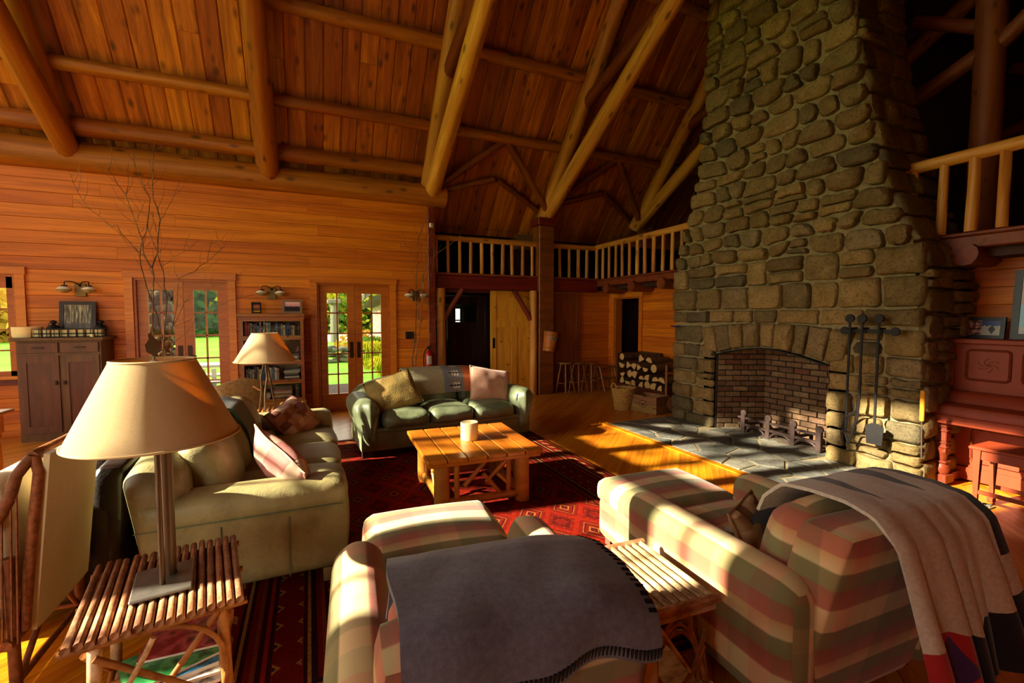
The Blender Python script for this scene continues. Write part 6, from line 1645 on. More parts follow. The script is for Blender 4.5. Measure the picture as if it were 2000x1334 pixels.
for sx in (-1, 1):
    G().tube([(sx*0.18, -0.24, 0), (sx*0.18, -0.05, 0.49)], 0.016, 6).obj('leg', MT['stoolwood'], s); G().tube([(sx*0.18, 0.16, 0), (sx*0.18, 0.13, 0.49)], 0.016, 6).obj('leg', MT['stoolwood'], s)
G().cyl((-0.18,0.15,0.2),(0.18,0.15,0.2),0.01,n=6).obj('rung', MT['stoolwood'], s)
pb_ = root('ash_pail', T(4.27, 7.80, 1.05) @ RY(9), 'tilted orange wooden pail with green diamond badge hanging on the square post', 'pail')
MT['pail'] = wood('pail_wood', rgb(150,72,16), rgb(186,96,24), rgb(196,112,36), rough=0.45, var=0.05, grain=(12,12,2), knots=False)
G().lathe([(0,-0.19),(0.115,-0.19),(0.14,0.19),(0.13,0.19),(0.105,-0.17),(0,-0.17)], 24, caps=False).obj('staves', MT['pail'], pb_, smooth=40)
for z_, r_ in ((-0.13, 0.121), (0.12, 0.1375), (0.16, 0.14)): G().tube([(r_*math.cos(a), r_*math.sin(a), z_) for a in [6.283*i/24 for i in range(24)]], 0.006, 5, closed=True).obj('hoop', MT['stoolwood'], pb_)
G().prism([(-0.06,0.06),(0,0.1),(0.06,0.06),(0,0.02)], -0.142, -0.135, axis='y').obj('badge', plain('mint', rgb(110,150,130), 0.6), pb_); G().prism([(-0.02,0.06),(0,0.078),(0.02,0.06),(0,0.042)], -0.144, -0.142, axis='y').obj('badge_eye', MT['black'], pb_)
G().tube([(-0.14,0,0.16),(-0.08,0,0.3),(0.0,0.05,0.42),(0.08,0,0.3),(0.14,0,0.16)], 0.004, 5).obj('handle', MT['black'], pb_)
# firewood bin against the right wall
wb = root('firewood_bin', T(5.5, 6.45, 0), 'dark wooden firewood bin with raised back against the side wall', 'bin')
G().b2(0.33, 0.37, -0.68, 0.62, 0.0, 0.5).obj('back', MT['oak'], wb); G().b2(0.32, 0.36, 0.0, 0.62, 0.5, 0.87).obj('raised_back', MT['oak'], wb)
G().b2(-0.2, 0.34, 0.58, 0.62, 0.0, 0.85).obj('end_panel', MT['oak'], wb); G().b2(-0.2, 0.34, -0.70, -0.66, 0.0, 0.35).obj('end_panel', MT['oak'], wb)
G().b2(-0.2, 0.34, -0.66, 0.58, 0.24, 0.27).obj('tray', MT['oak'], wb); G().b2(-0.22, -0.19, -0.70, 0.62, 0.06, 0.3).obj('front', MT['oak'], wb)
stick(wb, 'front_post', (-0.2, -0.72, 0), (-0.2, -0.72, 0.75), 0.02, 'willow')
def endgrain(name):
    k = N(name); co = k.coord('Object'); s_ = k.sep(co)
    rr = k.math('SQRT', k.math('ADD', k.math('POWER', s_[1], 2.0), k.math('POWER', s_[2], 2.0))); w_ = k.math('SINE', k.math('MULTIPLY', rr, 420))
    c = k.ramp(k.math('MULTIPLY_ADD', w_, 0.5, 0.5), [(0.0, rgb(190,148,84)), (1.0, rgb(214,176,112))]); return k.fin(c, 0.8)
MT['endgrain'] = endgrain('split_wood'); MT['logbark'] = bark('log_bark', rgb(52,34,22), rgb(84,58,38), rgb(110,84,58), 40)
wr_ = random.Random(9); zrow = 0.275; rowi = 0
rown = ['bottom', 'second', 'third', 'top']
for cnt in (7, 7, 6, 3):
    for i in range(cnt):
        rr = wr_.uniform(0.065, 0.085); y_ = 0.5-i*0.172-(0.04 if rowi % 2 else 0)-(0.35 if rowi == 3 else 0)*(i > 0); L_ = wr_.uniform(0.36, 0.44)
        kind = wr_.choice(['half', 'quarter', 'wedge', 'round'])
        if kind == 'round': P = [(rr*0.9*math.cos(a), rr*0.9*math.sin(a)) for a in [6.283*j/12 for j in range(12)]]
        elif kind == 'half': P = [(rr*math.cos(a), rr*math.sin(a)-rr*0.4) for a in [math.pi*j/9 for j in range(10)]]
        elif kind == 'quarter': P = [(-rr*0.8, -rr*0.7)]+[(-rr*0.8+1.7*rr*math.cos(a), -rr*0.7+1.6*rr*math.sin(a)) for a in [math.pi/2*j/6 for j in range(7)]]
        else: P = [(-rr*0.9, -rr*0.6)]+[(-rr*0.9+1.8*rr*math.cos(a), -rr*0.6+1.7*rr*math.sin(a)) for a in [1.1*j/5 for j in range(6)]]
        a0 = wr_.uniform(-0.6, 0.6) if kind != 'half' else wr_.choice([0, 3.14])+wr_.uniform(-.3,.3)
        P = [(p[0]*math.cos(a0)-p[1]*math.sin(a0), p[0]*math.sin(a0)+p[1]*math.cos(a0)) for p in P]; n_ = len(P)
        zoff = -min(p[1] for p in P)
        lg = root('split_log', T(5.32+wr_.uniform(-.03,.03), 6.45+y_-0.02, zrow+zoff), '%s split log from the doorway end in the %s row of firewood' % (on[i], rown[rowi]), 'log', 'split firewood in the bin')
        g_ = G(); g_.add([(0, a, b) for a, b in P]+[(L_, a, b) for a, b in P], [(j, (j+1) % n_, n_+(j+1) % n_, n_+j) for j in range(n_)]); g_.obj('bark', MT['logbark'], lg)
        g_ = G(); g_.add([(0, a, b) for a, b in P]+[(-0.004, a*0.96, b*0.96) for a, b in P], [tuple(range(2*n_-1, n_-1, -1))]+[(j, (j+1) % n_, n_+(j+1) % n_, n_+j) for j in range(n_)]); g_.obj('cut_end', MT['endgrain'], lg)
    zrow += 0.152; rowi += 1
bs = root('wicker_basket', T(4.74, 6.12, 0), 'golden wicker basket with two loop handles by the firewood', 'basket')
MT['basket'] = bark('basket_cane', rgb(140,104,46), rgb(186,146,76), rgb(204,166,98), 60)
n_ = 26; rings = 15; g_ = G(); 
for i in range(rings):
    z_ = 0.01+i*0.34/(rings-1); r_ = 0.13+0.055*z_/0.34
    g_.tube([(r_*math.cos(a)*(1+0.02*((j+i) % 2)), r_*math.sin(a)*(1+0.02*((j+i) % 2)), z_) for j, a in enumerate([6.283*q/n_ for q in range(n_)])], 0.012, 5, closed=True)
o = g_.obj('weave', MT['basket'], bs, smooth=60); o['kind'] = 'stuff'
for j in range(13): 
    a = 6.283*j/13; G().tube([(0.13*math.cos(a), 0.13*math.sin(a), 0.0), (0.19*math.cos(a), 0.19*math.sin(a), 0.36)], 0.007, 5).obj('stake', MT['basket'], bs)
G().lathe([(0,0.01),(0.13,0.01),(0.15,0.2),(0,0.2)], 16).obj('kindling_fill', MT['logbark'], bs)
for s_ in (-1, 1): G().tube([(0.19*s_, 0.05*math.cos(a)*1.4, 0.35+0.09*math.sin(a)) for a in [math.pi*i/8 for i in range(9)]], 0.011, 6).obj('handle', MT['basket'], bs, smooth=60)
cr = root('wooden_crate', T(5.02, 5.80, 0) @ RZ(-76), 'open wooden crate with faint round stamp in front of the firewood bin', 'crate')
MT['crate'] = wood('crate_wood', rgb(112,76,40), rgb(150,108,62), rgb(166,124,76), rough=0.6, var=0.1, grain=(2,14,14))
for z0, z1 in ((0.01, 0.14), (0.145, 0.27)):
    for sy in (-1, 1): G().b2(-0.25, 0.25, sy*0.17-0.008, sy*0.17+0.008, z0, z1).obj('slat', MT['crate'], cr)
    for sx in (-1, 1): G().b2(sx*0.242-0.008, sx*0.242+0.008, -0.162, 0.162, z0, z1).obj('slat', MT['crate'], cr)
G().b2(-0.24, 0.24, -0.165, 0.165, 0.0, 0.012).obj('bottom', MT['crate'], cr)
ink = plain('faded_ink', rgb(70,48,30), 0.8)
G().tube([(0.07*math.cos(a), -0.179, 0.14+0.06*math.sin(a)) for a in [6.283*i/20 for i in range(20)]], 0.004, 4, closed=True).obj('stamp', ink, cr); G().box((0,-0.179,0.14),(0.08,0.003,0.018)).obj('stamp', ink, cr); G().box((0,-0.179,0.115),(0.05,0.003,0.01)).obj('stamp', ink, cr)
b = root('log_round', T(5.28, 5.62, 0) @ RZ(20), 'round log slice leaning beside the crate', 'log'); G().lathe([(0,-0.03),(0.12,-0.03),(0.12,0.03),(0,0.03)], 18, M=T(0,0,0.125) @ RX(80)).obj('slice', MT['endgrain'], b, smooth=30); G().lathe([(0.122,-0.028),(0.126,0),(0.122,0.028)], 18, M=T(0,0,0.125) @ RX(80), caps=False).obj('bark', MT['logbark'], b)
b = root('alarm_strobe', T(5.9, 6.05, 2.0), 'small red alarm box high on the wall beside the chimney', 'alarm'); G().b2(-0.06, 0, -0.06, 0.06, -0.02, 0.11, 0.006).obj('housing', MT['redpaint'], b); G().b2(-0.075,-0.06,-0.02,0.02,0.03,0.06).obj('lens', MT['milk'], b)
# ------------------------------------------------------------------ piano, bench, frames
MT['salmon'] = plain('salmon_paint', rgb(142,56,26), 0.5, 0, 0.3, nz=0.08, sc_=6); MT['salmon2'] = plain('worn_salmon', rgb(120,48,22), 0.5, nz=0.25, sc_=20)
pi = root('upright_piano', T(5.88, 2.27, 0), 'salmon red painted upright piano beside the chimney', 'piano')
PL = -1.56   # runs along -Y
def pb2(nm, x0, x1, y0, y1, z0, z1, bev=0.004, mat='salmon'): return G().b2(x0, x1, y0, y1, z0, z1, bev).obj(nm, MT[mat], pi)
pb2('lower_case', -0.30, 0.0, PL, 0.0, 0.05, 0.62); pb2('plinth', -0.32, 0.0, PL, 0.0, 0.02, 0.14, 0.006)
pb2('upper_case', -0.36, 0.0, PL, 0.0, 0.62, 1.29); pb2('lid', -0.40, 0.0, PL-0.02, 0.03, 1.29, 1.335, 0.008)
for s_ in (-0.035, PL+0.035): pb2('pilaster', -0.385, -0.3, s_-0.035, s_+0.035, 0.8, 1.29, 0.006)
pb2('keybed', -0.66, -0.28, PL-0.015, 0.015, 0.585, 0.655, 0.008); pb2('keybed_lip', -0.675, -0.3, PL-0.02, 0.02, 0.575, 0.6, 0.006)
prof = [(-0.65,0.655),(-0.65,0.70),(-0.63,0.735),(-0.58,0.752),(-0.5,0.756),(-0.49,0.775),(-0.475,0.82),(-0.44,0.85),(-0.40,0.858),(-0.36,0.858),(-0.36,0.655)]
g_ = G(); g_.prism([(x_, z_) for x_, z_ in prof], PL+0.07, -0.07, axis='y'); g_.obj('fallboard', MT['salmon'], pi, smooth=40)
prof2 = [(-0.665,0.655),(-0.67,0.71),(-0.64,0.755),(-0.58,0.77),(-0.51,0.785),(-0.5,0.83),(-0.45,0.875),(-0.37,0.9),(-0.36,0.655)]
for a, b in ((-0.07, 0.0), (PL, PL+0.07)): g_ = G(); g_.prism(prof2, a, b, axis='y'); g_.obj('cheek', MT['salmon'], pi, smooth=40)
def moulding(x_, y0, y1, z0, z1, r_=0.03, nm='panel_moulding'):
    pts = []
    for cy_, cz_, a0 in ((y1-r_, z1-r_, 0), (y0+r_, z1-r_, 90), (y0+r_, z0+r_, 180), (y1-r_, z0+r_, 270)):
        for i in range(5): a = R(a0+22.5*i); pts.append((x_, cy_+r_*math.cos(a), cz_+r_*math.sin(a)))
    return G().tube(pts, 0.011, 6, closed=True).obj(nm, MT['salmon2'], pi, smooth=60)
mo = moulding(-0.362, -0.44, -0.155, 0.965, 1.235); moulding(-0.362, -1.03, -0.52, 0.965, 1.235); moulding(-0.362, -1.4, -1.11, 0.965, 1.235)
moulding(-0.303, -1.36, -0.2, 0.2, 0.5)
for k_ in range(6):   # incised floral scroll
    a0 = k_*1.05; pts = [( -0.3615, -0.3+0.07*math.cos(a0+t_*1.6)*t_*1.1, 1.1+0.055*math.sin(a0+t_*1.6)*t_*1.1) for t_ in [i/8 for i in range(9)]]; G().tube(pts, 0.0022, 4).obj('carved_scroll', MT['salmon2'], mo)
for y_ in (-0.1, PL+0.1):
    for z0, z1, w_, d_ in ((0.02,0.1,0.13,0.15),(0.2,0.22,0.1,0.1),(0.34,0.36,0.1,0.1),(0.38,0.4,0.095,0.1),(0.4,0.48,0.085,0.09),(0.49,0.51,0.1,0.1),(0.53,0.585,0.09,0.1)): G().box((-0.58, y_, (z0+z1)/2), (d_, w_, z1-z0), bev=0.006).obj('leg_block', MT['salmon2'], pi)
    G().lathe([(0,0.1),(0.05,0.1),(0.058,0.14),(0.05,0.185),(0.035,0.2),(0,0.2)], 16, (-0.58, y_, 0)).obj('leg_ball', MT['salmon2'], pi, smooth=50)
    G().lathe([(0,0.22),(0.034,0.22),(0.045,0.32),(0.052,0.34),(0,0.34)], 12, (-0.58, y_, 0)).obj('leg_vase', MT['salmon2'], pi, smooth=50); G().box((-0.58, y_, 0.44), (0.08, 0.08, 0.28)).obj('leg_core', MT['salmon2'], pi)
    G().lathe([(0,-0.018),(0.018,-0.01),(0.018,0.01),(0,0.018)], 10, (-0.58, y_, 0.02)).obj('caster', plain('brass', rgb(180,140,70), 0.35, 0.9), pi)
    G().b2(-0.6,-0.3,y_-0.03,y_+0.03,0.02,0.09).obj('toe', MT['salmon2'], pi)
bn = root('piano_bench', T(5.0, 1.42, 0), 'salmon painted piano bench with tapered legs', 'bench')
G().b2(-0.16, 0.18, -0.42, 0.40, 0.475, 0.5, 0.006).obj('seat', MT['salmon'], bn)
for sx in (-0.13, 0.14):
    G().b2(sx-0.01, sx+0.01, -0.36, 0.34, 0.4, 0.475).obj('apron', MT['salmon'], bn); G().b2(sx-0.01, sx+0.01, -0.36, 0.34, 0.12, 0.15).obj('stretcher', MT['salmon'], bn)
    for sy in (-0.37, 0.35):
        g_ = G(); g_.add([(sx-0.012,sy-0.012,0.03),(sx+0.012,sy-0.012,0.03),(sx+0.012,sy+0.012,0.03),(sx-0.012,sy+0.012,0.03),(sx-0.024,sy-0.024,0.475),(sx+0.024,sy-0.024,0.475),(sx+0.024,sy+0.024,0.475),(sx-0.024,sy+0.024,0.475)], [(3,2,1,0),(4,5,6,7),(0,1,5,4),(1,2,6,5),(2,3,7,6),(3,0,4,7)]); g_.obj('leg', MT['salmon'], bn)
        G().box((sx,sy,0.02),(0.045,0.045,0.04), bev=0.008).obj('foot', MT['salmon'], bn)
for sy in (-0.37, 0.35): G().b2(-0.13, 0.14, sy-0.01, sy+0.01, 0.4, 0.475).obj('apron', MT['salmon'], bn)
RM = RZ(-90)
def ski(k, x, z):
    sky = k.mix(k.math('GREATER_THAN', k.math('ADD', z, k.math('MULTIPLY', k.noise(k.coord('Generated', (3,1,3)), 3, 3), 0.3)), 0.8), rgb(176,170,160), rgb(30,50,120))
    fig = k.math('LESS_THAN', k.math('ADD', k.math('MULTIPLY', k.math('ABSOLUTE', k.math('SUBTRACT', x, 0.75)), 3.0), k.math('ABSOLUTE', k.math('SUBTRACT', z, 0.4))), 0.33)
    c = k.mix(fig, sky, rgb(24,22,26)); left = k.math('LESS_THAN', x, 0.44)
    blob = k.ramp(k.noise(k.coord('Generated', (2.5,1,2.5)), 2.4, 3), [(0.42, rgb(196,186,164)), (0.5, rgb(140,40,36)), (0.6, rgb(50,46,40))]); c = k.mix(left, c, blob)
    return k.fin(c, 0.3)
frame('photo_frame', T(5.70, 2.09, 1.336) @ RM @ RX(-8), 0.29, 0.2, 0.032, bf, picmat('ski_photos', ski), 'black frame with a snowy mountain photo pair on the piano')
def bigart(k, x, z):
    c = k.ramp(k.noise(k.coord('Generated', (2,1,2)), 2.5, 3), [(0.35, rgb(120,112,90)), (0.6, rgb(160,150,124))])
    tri = k.math('LESS_THAN', k.math('ADD', k.math('MULTIPLY', k.math('ABSOLUTE', k.math('SUBTRACT', z, 0.22)), 2.2), x), 0.62); tri2 = k.math('GREATER_THAN', z, 0.12)
    return k.fin(k.mix(k.math('MULTIPLY', tri, tri2), c, rgb(70,160,180)), 0.2)
frame('large_picture', T(5.76, 1.60, 1.336) @ RM @ RX(-5), 0.66, 0.62, 0.05, bf, picmat('grey_artwork', bigart), 'large black framed grey and turquoise print leaning on the piano top', 0.0)
# ------------------------------------------------------------------ outdoors beyond the doors
GZ_ = -0.2
def grass_mat():
    k = N('lawn_grass'); co = k.coord('Object'); f = k.noise(co, 0.35, 4, 0.6); f2 = k.noise(co, 9, 3, 0.7)
    c = k.ramp(f, [(0.3, rgb(80,140,30)), (0.7, rgb(116,172,50))]); c = k.mix(k.math('MULTIPLY', f2, 0.35), c, rgb(140,186,80)); k.bump(f2, 0.4, 0.05); return k.fin(c, 0.9, 0, 0.1)
MT['grass'] = grass_mat()
lawn = G().b2(-90, 60, 8.02, 90, GZ_-0.3, GZ_).obj('lawn', MT['grass']); tag(lawn, kind='structure')
lawn2 = G().b2(-90, XL-0.2, -60, 8.02, GZ_-0.3, GZ_).obj('lawn_side', MT['grass']); tag(lawn2, kind='structure')
MT['asphalt'] = plain('pale_asphalt', rgb(170,168,172), 0.9, nz=0.08)
o = G().b2(-3, 60, 33.5, 48, GZ_, GZ_+0.02).obj('road', MT['asphalt']); tag(o, kind='structure')
MT['paver'] = stone_mat('brick_paver', [(0, rgb(150,124,104)), (0.5, rgb(176,148,126)), (1, rgb(140,112,96))], 0.3)
pat = root('pavement', T(0, 8.02, GZ_), kind='structure'); pm = G().box((0,0,0),(0.29,0.14,0.04), bev=0.006).mesh('paver'); pm.materials.append(MT['paver'])
for j in range(34):
    for i in range(-1, 8):
        x_ = -0.6+i*0.3+(0.15 if j % 2 else 0)+j*0.0; y_ = 0.1+j*0.15
        if x_ < 0.2+ (4.6-y_)*0.75-0.4 and 0.0 < y_ and x_ > -0.75: link('paver', pm, None, pat, T(x_, y_, 0.02+U(0,.004)))
# leafy trees
def leaf_mat(name, a, b, c_):
    k = N(name); f = k.noise(k.coord('Object'), 0.9, 3, 0.6); f2 = k.noise(k.coord('Object'), 6, 2, 0.6)
    col = k.mix(f2, k.ramp(f, [(0.3, a), (0.5, b), (0.7, c_)]), b); d = k.n('BsdfDiffuse'); t_ = k.n('BsdfTranslucent'); mx = k.n('MixShader'); mx.inputs[0].default_value = 0.35
    k.t.links.new(col, d.inputs[0]); k.t.links.new(col, t_.inputs[0]); k.t.links.new(d.outputs[0], mx.inputs[1]); k.t.links.new(t_.outputs[0], mx.inputs[2]); k.t.links.new(mx.outputs[0], k.out.inputs['Surface']); return k.m
LM = [leaf_mat('green_leaves', rgb(50,84,24), rgb(88,126,44), rgb(126,158,60)), leaf_mat('yellow_leaves', rgb(130,140,30), rgb(176,170,44), rgb(200,190,70)), leaf_mat('dark_needles', rgb(30,56,30), rgb(52,84,44), rgb(78,110,58)), leaf_mat('amber_leaves', rgb(150,120,40), rgb(190,150,60), rgb(150,150,60))]
MT['trunk'] = bark('trunk_bark', rgb(50,38,28), rgb(80,62,46), rgb(104,86,66), 4)
def tree(x_, y_, h, rx, m, lb, seed, conifer=False, n=1500, ls=0.5):
    r = random.Random(seed); t = root('tree', T(x_, y_, GZ_), lb, 'tree', 'trees beyond the lawn')
    G().tube([(0,0,0),(0.1,0,h*0.4),(0,0.1,h*0.85)], [h*0.022+0.08, h*0.016+0.05, 0.04], 7).obj('trunk', MT['trunk'], t, smooth=60)
    vs = []; fs = []
    blobs = [(r.gauss(0, rx*0.45), r.gauss(0, rx*0.45), h*r.uniform(0.05, 0.6), rx*r.uniform(0.3, 0.55)) for _ in range(16)]
    for i in range(n):
        if conifer:
            z_ = h*(0.06+0.94*r.random()**1.3); rr = rx*(1-z_/h)*r.uniform(0.4, 1.05)+0.1; a = r.uniform(0, 6.283); p = Vector((rr*math.cos(a), rr*math.sin(a), z_))
        else:
            b = r.choice(blobs); d_ = Vector((r.gauss(0,1), r.gauss(0,1), r.gauss(0,1))).normalized(); p = Vector(b[:3])+d_*b[3]*r.uniform(0.7, 1.05); p.z = max(0.15, p.z)
        s_ = ls*r.uniform(0.6, 1.3); u_ = Vector((r.gauss(0,1), r.gauss(0,1), r.gauss(0,0.7))).normalized(); v_ = u_.orthogonal().normalized(); v_ = Matrix.Rotation(r.uniform(0,6.28), 3, u_) @ v_; w_ = u_.cross(v_)
        k_ = len(vs); vs += [p-v_*s_*0.5, p+w_*s_*0.32, p+v_*s_*0.5, p-w_*s_*0.32]; fs.append((k_, k_+1, k_+2, k_+3))
    g_ = G(); g_.v = [tuple(v) for v in vs]; g_.f = fs
    me = bpy.data.meshes.new('crown'); me.from_pydata(g_.v, [], g_.f); link('crown', me, LM[m], t)
TR = [(-30,40,15,6,3,0,'amber'),(-24,48,17,7,0,0,'green'),(-19,56,18,7,1,0,'yellow'),(-15.5,46,13,4,2,1,'dark conifer'),(-12,54,18,7,0,0,'green'),(-9.5,47,12,3.6,2,1,'dark conifer'),(-7.5,57,17,7,0,0,'green'),(-4.5,53,16,6,1,0,'yellow'),(-1.5,56,17,6,0,0,'green'),(1.5,54,16,6,1,0,'yellow'),(3.6,58,17,6,0,0,'green'),(6.2,55,15,5,1,0,'yellow'),(9,58,17,6,0,0,'green'),(-34,60,18,8,0,0,'green'),(-27,62,19,8,1,0,'yellow'),(-18,44,7,3.5,3,0,'amber'),(-2.2,51,9,4,0,0,'green'),(5,52,8,3.6,0,0,'green'),(-21,66,20,9,0,0,'green'),(-10,68,21,9,0,0,'green'),(0,70,21,9,0,0,'green')]
nth = {}
for i, (x_, y_, h, rx, m, cf, nm) in enumerate(TR):
    nth[nm] = nth.get(nm, 0)+1
    tree(x_, y_, h*0.62, rx, m, '%s %s tree from the left beyond the lawn outside' % (on[nth[nm]-1], nm), 100+i, bool(cf), 1700, 0.75)
# two airy trees on the side lawn, between the low sun and the gable glass
def shade_tree(x_, y_, h, lb, seed):
    r = random.Random(seed); t = root('tree', T(x_, y_, GZ_), lb, 'tree', 'trees beyond the gable')
    G().tube([(0,0,0),(0.15,0.1,h*0.5),(0,0,h)], [0.22, 0.13, 0.03], 8).obj('trunk', MT['trunk'], t, smooth=60)
    g_ = G(); tips = []
    for i in range(22):
        z_ = h*r.uniform(0.35, 0.97); a = r.uniform(0, 6.283); L_ = r.uniform(1.0, 2.6)*(1.25-z_/h)+0.4
        p1 = Vector((L_*0.5*math.cos(a), L_*0.5*math.sin(a), z_+L_*0.2)); p2 = Vector((L_*math.cos(a+.3), L_*math.sin(a+.3), z_+L_*0.5))
        g_.tube([(0.0,0.0,z_), p1, p2], [0.04, 0.025, 0.008], 5); tips += [p1, p2, (p1+p2)/2]
    g_.obj('boughs', MT['trunk'], t)
    vs = []; fs = []
    for i in range(240):
        p = r.choice(tips)+Vector((r.gauss(0,.4), r.gauss(0,.4), r.gauss(0,.3))); u_ = Vector((r.gauss(0,1), r.gauss(0,1), r.gauss(0,1))).normalized(); v_ = u_.orthogonal().normalized(); w_ = u_.cross(v_); s_ = r.uniform(.14,.28)
        k_ = len(vs); vs += [p-v_*s_*.5, p+w_*s_*.3, p+v_*s_*.5, p-w_*s_*.3]; fs.append((k_,k_+1,k_+2,k_+3))
    me = bpy.data.meshes.new('crown'); me.from_pydata([tuple(v) for v in vs], [], fs); link('crown', me, LM[1], t)
shade_tree(-12.5, 5.6, 11.5, 'thin yellow-leaved tree on the side lawn nearer the gable', 41)
shade_tree(-15.5, 7.6, 13.5, 'thin yellow-leaved tree on the side lawn farther from the gable', 42)
# things just outside the second door
ps = root('lamp_post', T(1.5, 33.0, GZ_), 'grey wooden post with a cap standing by the road outside', 'post')
MT['greywood'] = plain('weathered_wood', rgb(112,106,92), 0.85, nz=0.2)
G().tube([(0,0,0),(0.03,0,2.6)], [0.28,0.24], 10).obj('shaft', MT['greywood'], ps); G().b2(-0.42,0.42,-0.42,0.42,2.6,2.9,0.05).obj('cap', MT['greywood'], ps)
rr_ = random.Random(3)
for i in range(11):
    x_ = 0.35+rr_.uniform(0, 1.1); lay = i//4; s_ = rr_.uniform(0.28, 0.5)
    o = G().rbox((0,0,s_*0.25), (s_*1.4, s_, s_*0.5), s_*0.2, 5, lambda u, p: p+noise.noise_vector(p*4+Vector((i,0,0)))*0.06)
    t = o.obj('garden_rock', MT['flag'], None, T(0.35+(i % 4)*0.32+0.12*lay, 18.4+rr_.uniform(-.2,.2), GZ_+lay*0.2) @ RZ(rr_.uniform(-20,20)), smooth=40)
    tag(t, '%s grey rock from the left in the %s layer of the garden wall outside' % (on[i % 4], ['bottom','middle','top'][lay]), 'rock', 'garden wall rocks')
def bush(x_, y_, h, rx, m, lb, seed, n=420, ls=0.2, blade=False):
    r = random.Random(seed); t = root('bush', T(x_, y_, GZ_), lb, 'bush', 'bushes outside'); vs = []; fs = []
    for i in range(n):
        a = r.uniform(0, 6.283); q = r.random()**0.5
        if blade:
            p0 = Vector((0.2*rx*math.cos(a)*r.random(), 0.2*rx*math.sin(a)*r.random(), 0)); p1 = Vector((rx*q*math.cos(a)*0.6, rx*q*math.sin(a)*0.6, h*r.uniform(0.6,1))); p2 = Vector((rx*q*1.1*math.cos(a), rx*q*1.1*math.sin(a), h*r.uniform(0.3,0.8))); w_ = Vector((-math.sin(a), math.cos(a), 0))*0.014
            k_ = len(vs); vs += [p0-w_, p0+w_, p1+w_, p1-w_, p2]; fs += [(k_,k_+1,k_+2,k_+3), (k_+3,k_+2,k_+4)]
        else:
            p = Vector((rx*q*math.cos(a), rx*q*math.sin(a), h*r.random()*math.sqrt(max(0.05, 1-q*q)))); u_ = Vector((r.gauss(0,1), r.gauss(0,1), r.gauss(0,1))).normalized(); v_ = u_.orthogonal().normalized(); w_ = u_.cross(v_); s_ = ls*r.uniform(.6,1.3)
            k_ = len(vs); vs += [p-v_*s_*.5, p+w_*s_*.3, p+v_*s_*.5, p-w_*s_*.3]; fs.append((k_,k_+1,k_+2,k_+3))
    me = bpy.data.meshes.new('foliage'); me.from_pydata([tuple(v) for v in vs], [], fs); link('foliage', me, LM[m], t); G().tube([(0,0,0),(0,0,h*0.5)], 0.02, 5).obj('stem', MT['trunk'], t)
bush(1.55, 21.5, 1.1, 0.7, 3, 'amber bush behind the garden rocks outside', 1); bush(2.4, 25, 1.2, 0.8, 3, 'second amber bush near the red building outside', 2)
bush(1.75, 15.6, 0.95, 0.75, 1, 'yellow-green clump of long leaves by the red building', 3, 500, blade=True); bush(2.1, 17.8, 1.0, 0.8, 0, 'green clump of long leaves behind the yellow one outside', 4, 500, blade=True); bush(1.9, 13.6, 0.6, 0.6, 1, 'low yellow-green clump nearest the door outside', 5, 400, blade=True)
# red outbuilding
rb = root('red_building', T(3.05, 21.5, GZ_), 'red board-and-batten building with bracketed eaves outside the door', 'building')
MT['redboard'] = plain('red_boards', rgb(176,74,56), 0.8, nz=0.1); MT['whitetrim'] = plain('white_trim', rgb(206,200,196), 0.7); MT['shingle'] = plain('grey_shingle', rgb(150,146,146), 0.85, nz=0.2, sc_=3)
ang = math.degrees(math.atan2(0.9, 11.0))
Mq = RZ(-ang)
G().b2(0, 9, -6, 11, 0, 0.45, M=Mq).obj('foundation', plain('grey_base', rgb(150,156,168), 0.8), rb); G().b2(0.05, 9, -5.95, 11, 0.45, 3.0, M=Mq).obj('wall', MT['redboard'], rb)
for i in range(19): G().b2(0.0, 0.06, -5.6+i*0.9, -5.3+i*0.9, 0.45, 3.0, M=Mq).obj('batten', MT['whitetrim'], rb)
for i in range(18): G().b2(0.0, 0.05, -5.2+i*0.9, -5.05+i*0.9, 0.45, 3.0, M=Mq).obj('batten', MT['redboard'], rb)
g_ = G(); g_.prism([(-0.9, 2.55), (4.5, 7.2), (4.5, 7.4), (-0.95, 2.7)], -6.3, 11.5, axis='y', M=Mq); g_.obj('roof', MT['shingle'], rb)
for i in range(14): G().b2(-0.7, 0.1, -5.8+i*1.25, -5.65+i*1.25, 2.3, 2.42, M=Mq).obj('bracket', MT['greywood'], rb)
for i in range(24): G().b2(-0.92, -0.86, -6+i*0.7, -5.7+i*0.7, 2.35, 2.6, M=Mq).obj('scallop', MT['greywood'], rb)
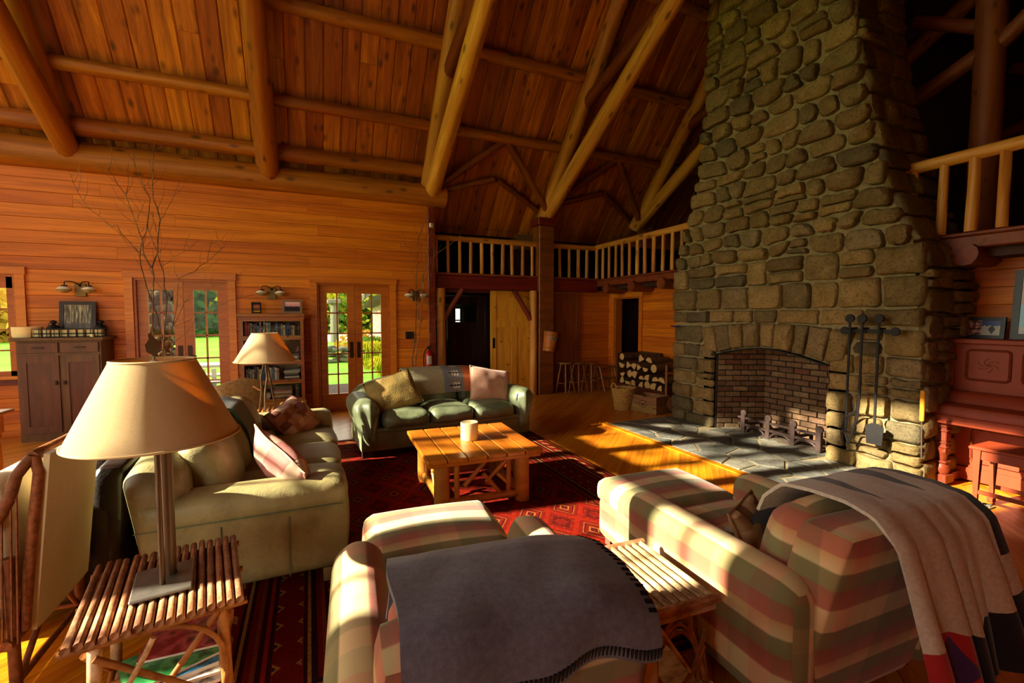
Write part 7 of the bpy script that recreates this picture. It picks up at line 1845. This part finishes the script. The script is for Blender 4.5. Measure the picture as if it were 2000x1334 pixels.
# porch: stone pillar, bench rail
pp = root('stone_pillar', T(-2.33, 9.6, GZ_), 'round-stone porch pillar outside the french door by the cabinet', 'pillar')
G().b2(-0.13, 0.13, -0.13, 0.13, 0, 3.2).obj('core', MT['mortar'], pp); prn = random.Random(2)
for z_i in range(15):
    for k_ in range(3):
        for face_ in range(2):
            s_ = prn.uniform(0.07, 0.11); xo = -0.11+k_*0.11+prn.uniform(-.02,.02)
            pos = (xo, -0.14, 0.1+z_i*0.2+prn.uniform(-.04,.04)) if face_ == 0 else (0.14, xo, 0.1+z_i*0.2+prn.uniform(-.04,.04))
            G().rbox((0,0,0), (s_*1.3, s_*1.2, s_*1.5) if face_ == 0 else (s_*1.2, s_*1.3, s_*1.5), s_*0.5, 4).obj('stone', MT['stone'], pp, T(*pos), smooth=60)
G().b2(-0.35, -0.15, -0.1, 0.3, 0, 3.2).obj('dark_post', MT['dark'], pp)
pr = root('porch_brace', T(-2.3, 9.6, 2.0), 'dark timber knee brace under the porch roof outside', 'brace'); G().tube([(0.1,0,-0.15),(0.6,0,0.4)], 0.08, 6).obj('brace', MT['dark'], pr); G().b2(-0.3,1.2,-0.1,0.1,0.4,0.55).obj('beam', MT['dark'], pr)
fb = root('garden_bench', T(-1.75, 11.4, GZ_), 'weathered white picnic bench on the lawn outside the french door', 'bench')
G().b2(-0.75, 0.55, -0.3, 0.3, 0.68, 0.74, 0.01).obj('top', plain('bleached_wood', rgb(206,200,188), 0.8, nz=0.1), fb); bw_ = bpy.data.materials['bleached_wood']
for sy in (-0.62, 0.62): G().b2(-0.7, 0.5, sy-0.13, sy+0.13, 0.4, 0.45, 0.01).obj('seat', bw_, fb)
for sx in (-0.55, 0.35):
    for s_ in (-1, 1): G().tube([(sx, s_*0.55, 0), (sx, s_*0.15, 0.68)], 0.045, 6).obj('leg', bw_, fb)
    G().b2(sx-0.03, sx+0.03, -0.7, 0.7, 0.34, 0.4).obj('cross_bar', bw_, fb)
for i in range(7): G().b2(-0.7+i*0.19, -0.62+i*0.19, -0.34, -0.3, 0.1, 0.66).obj('slat', bw_, fb)
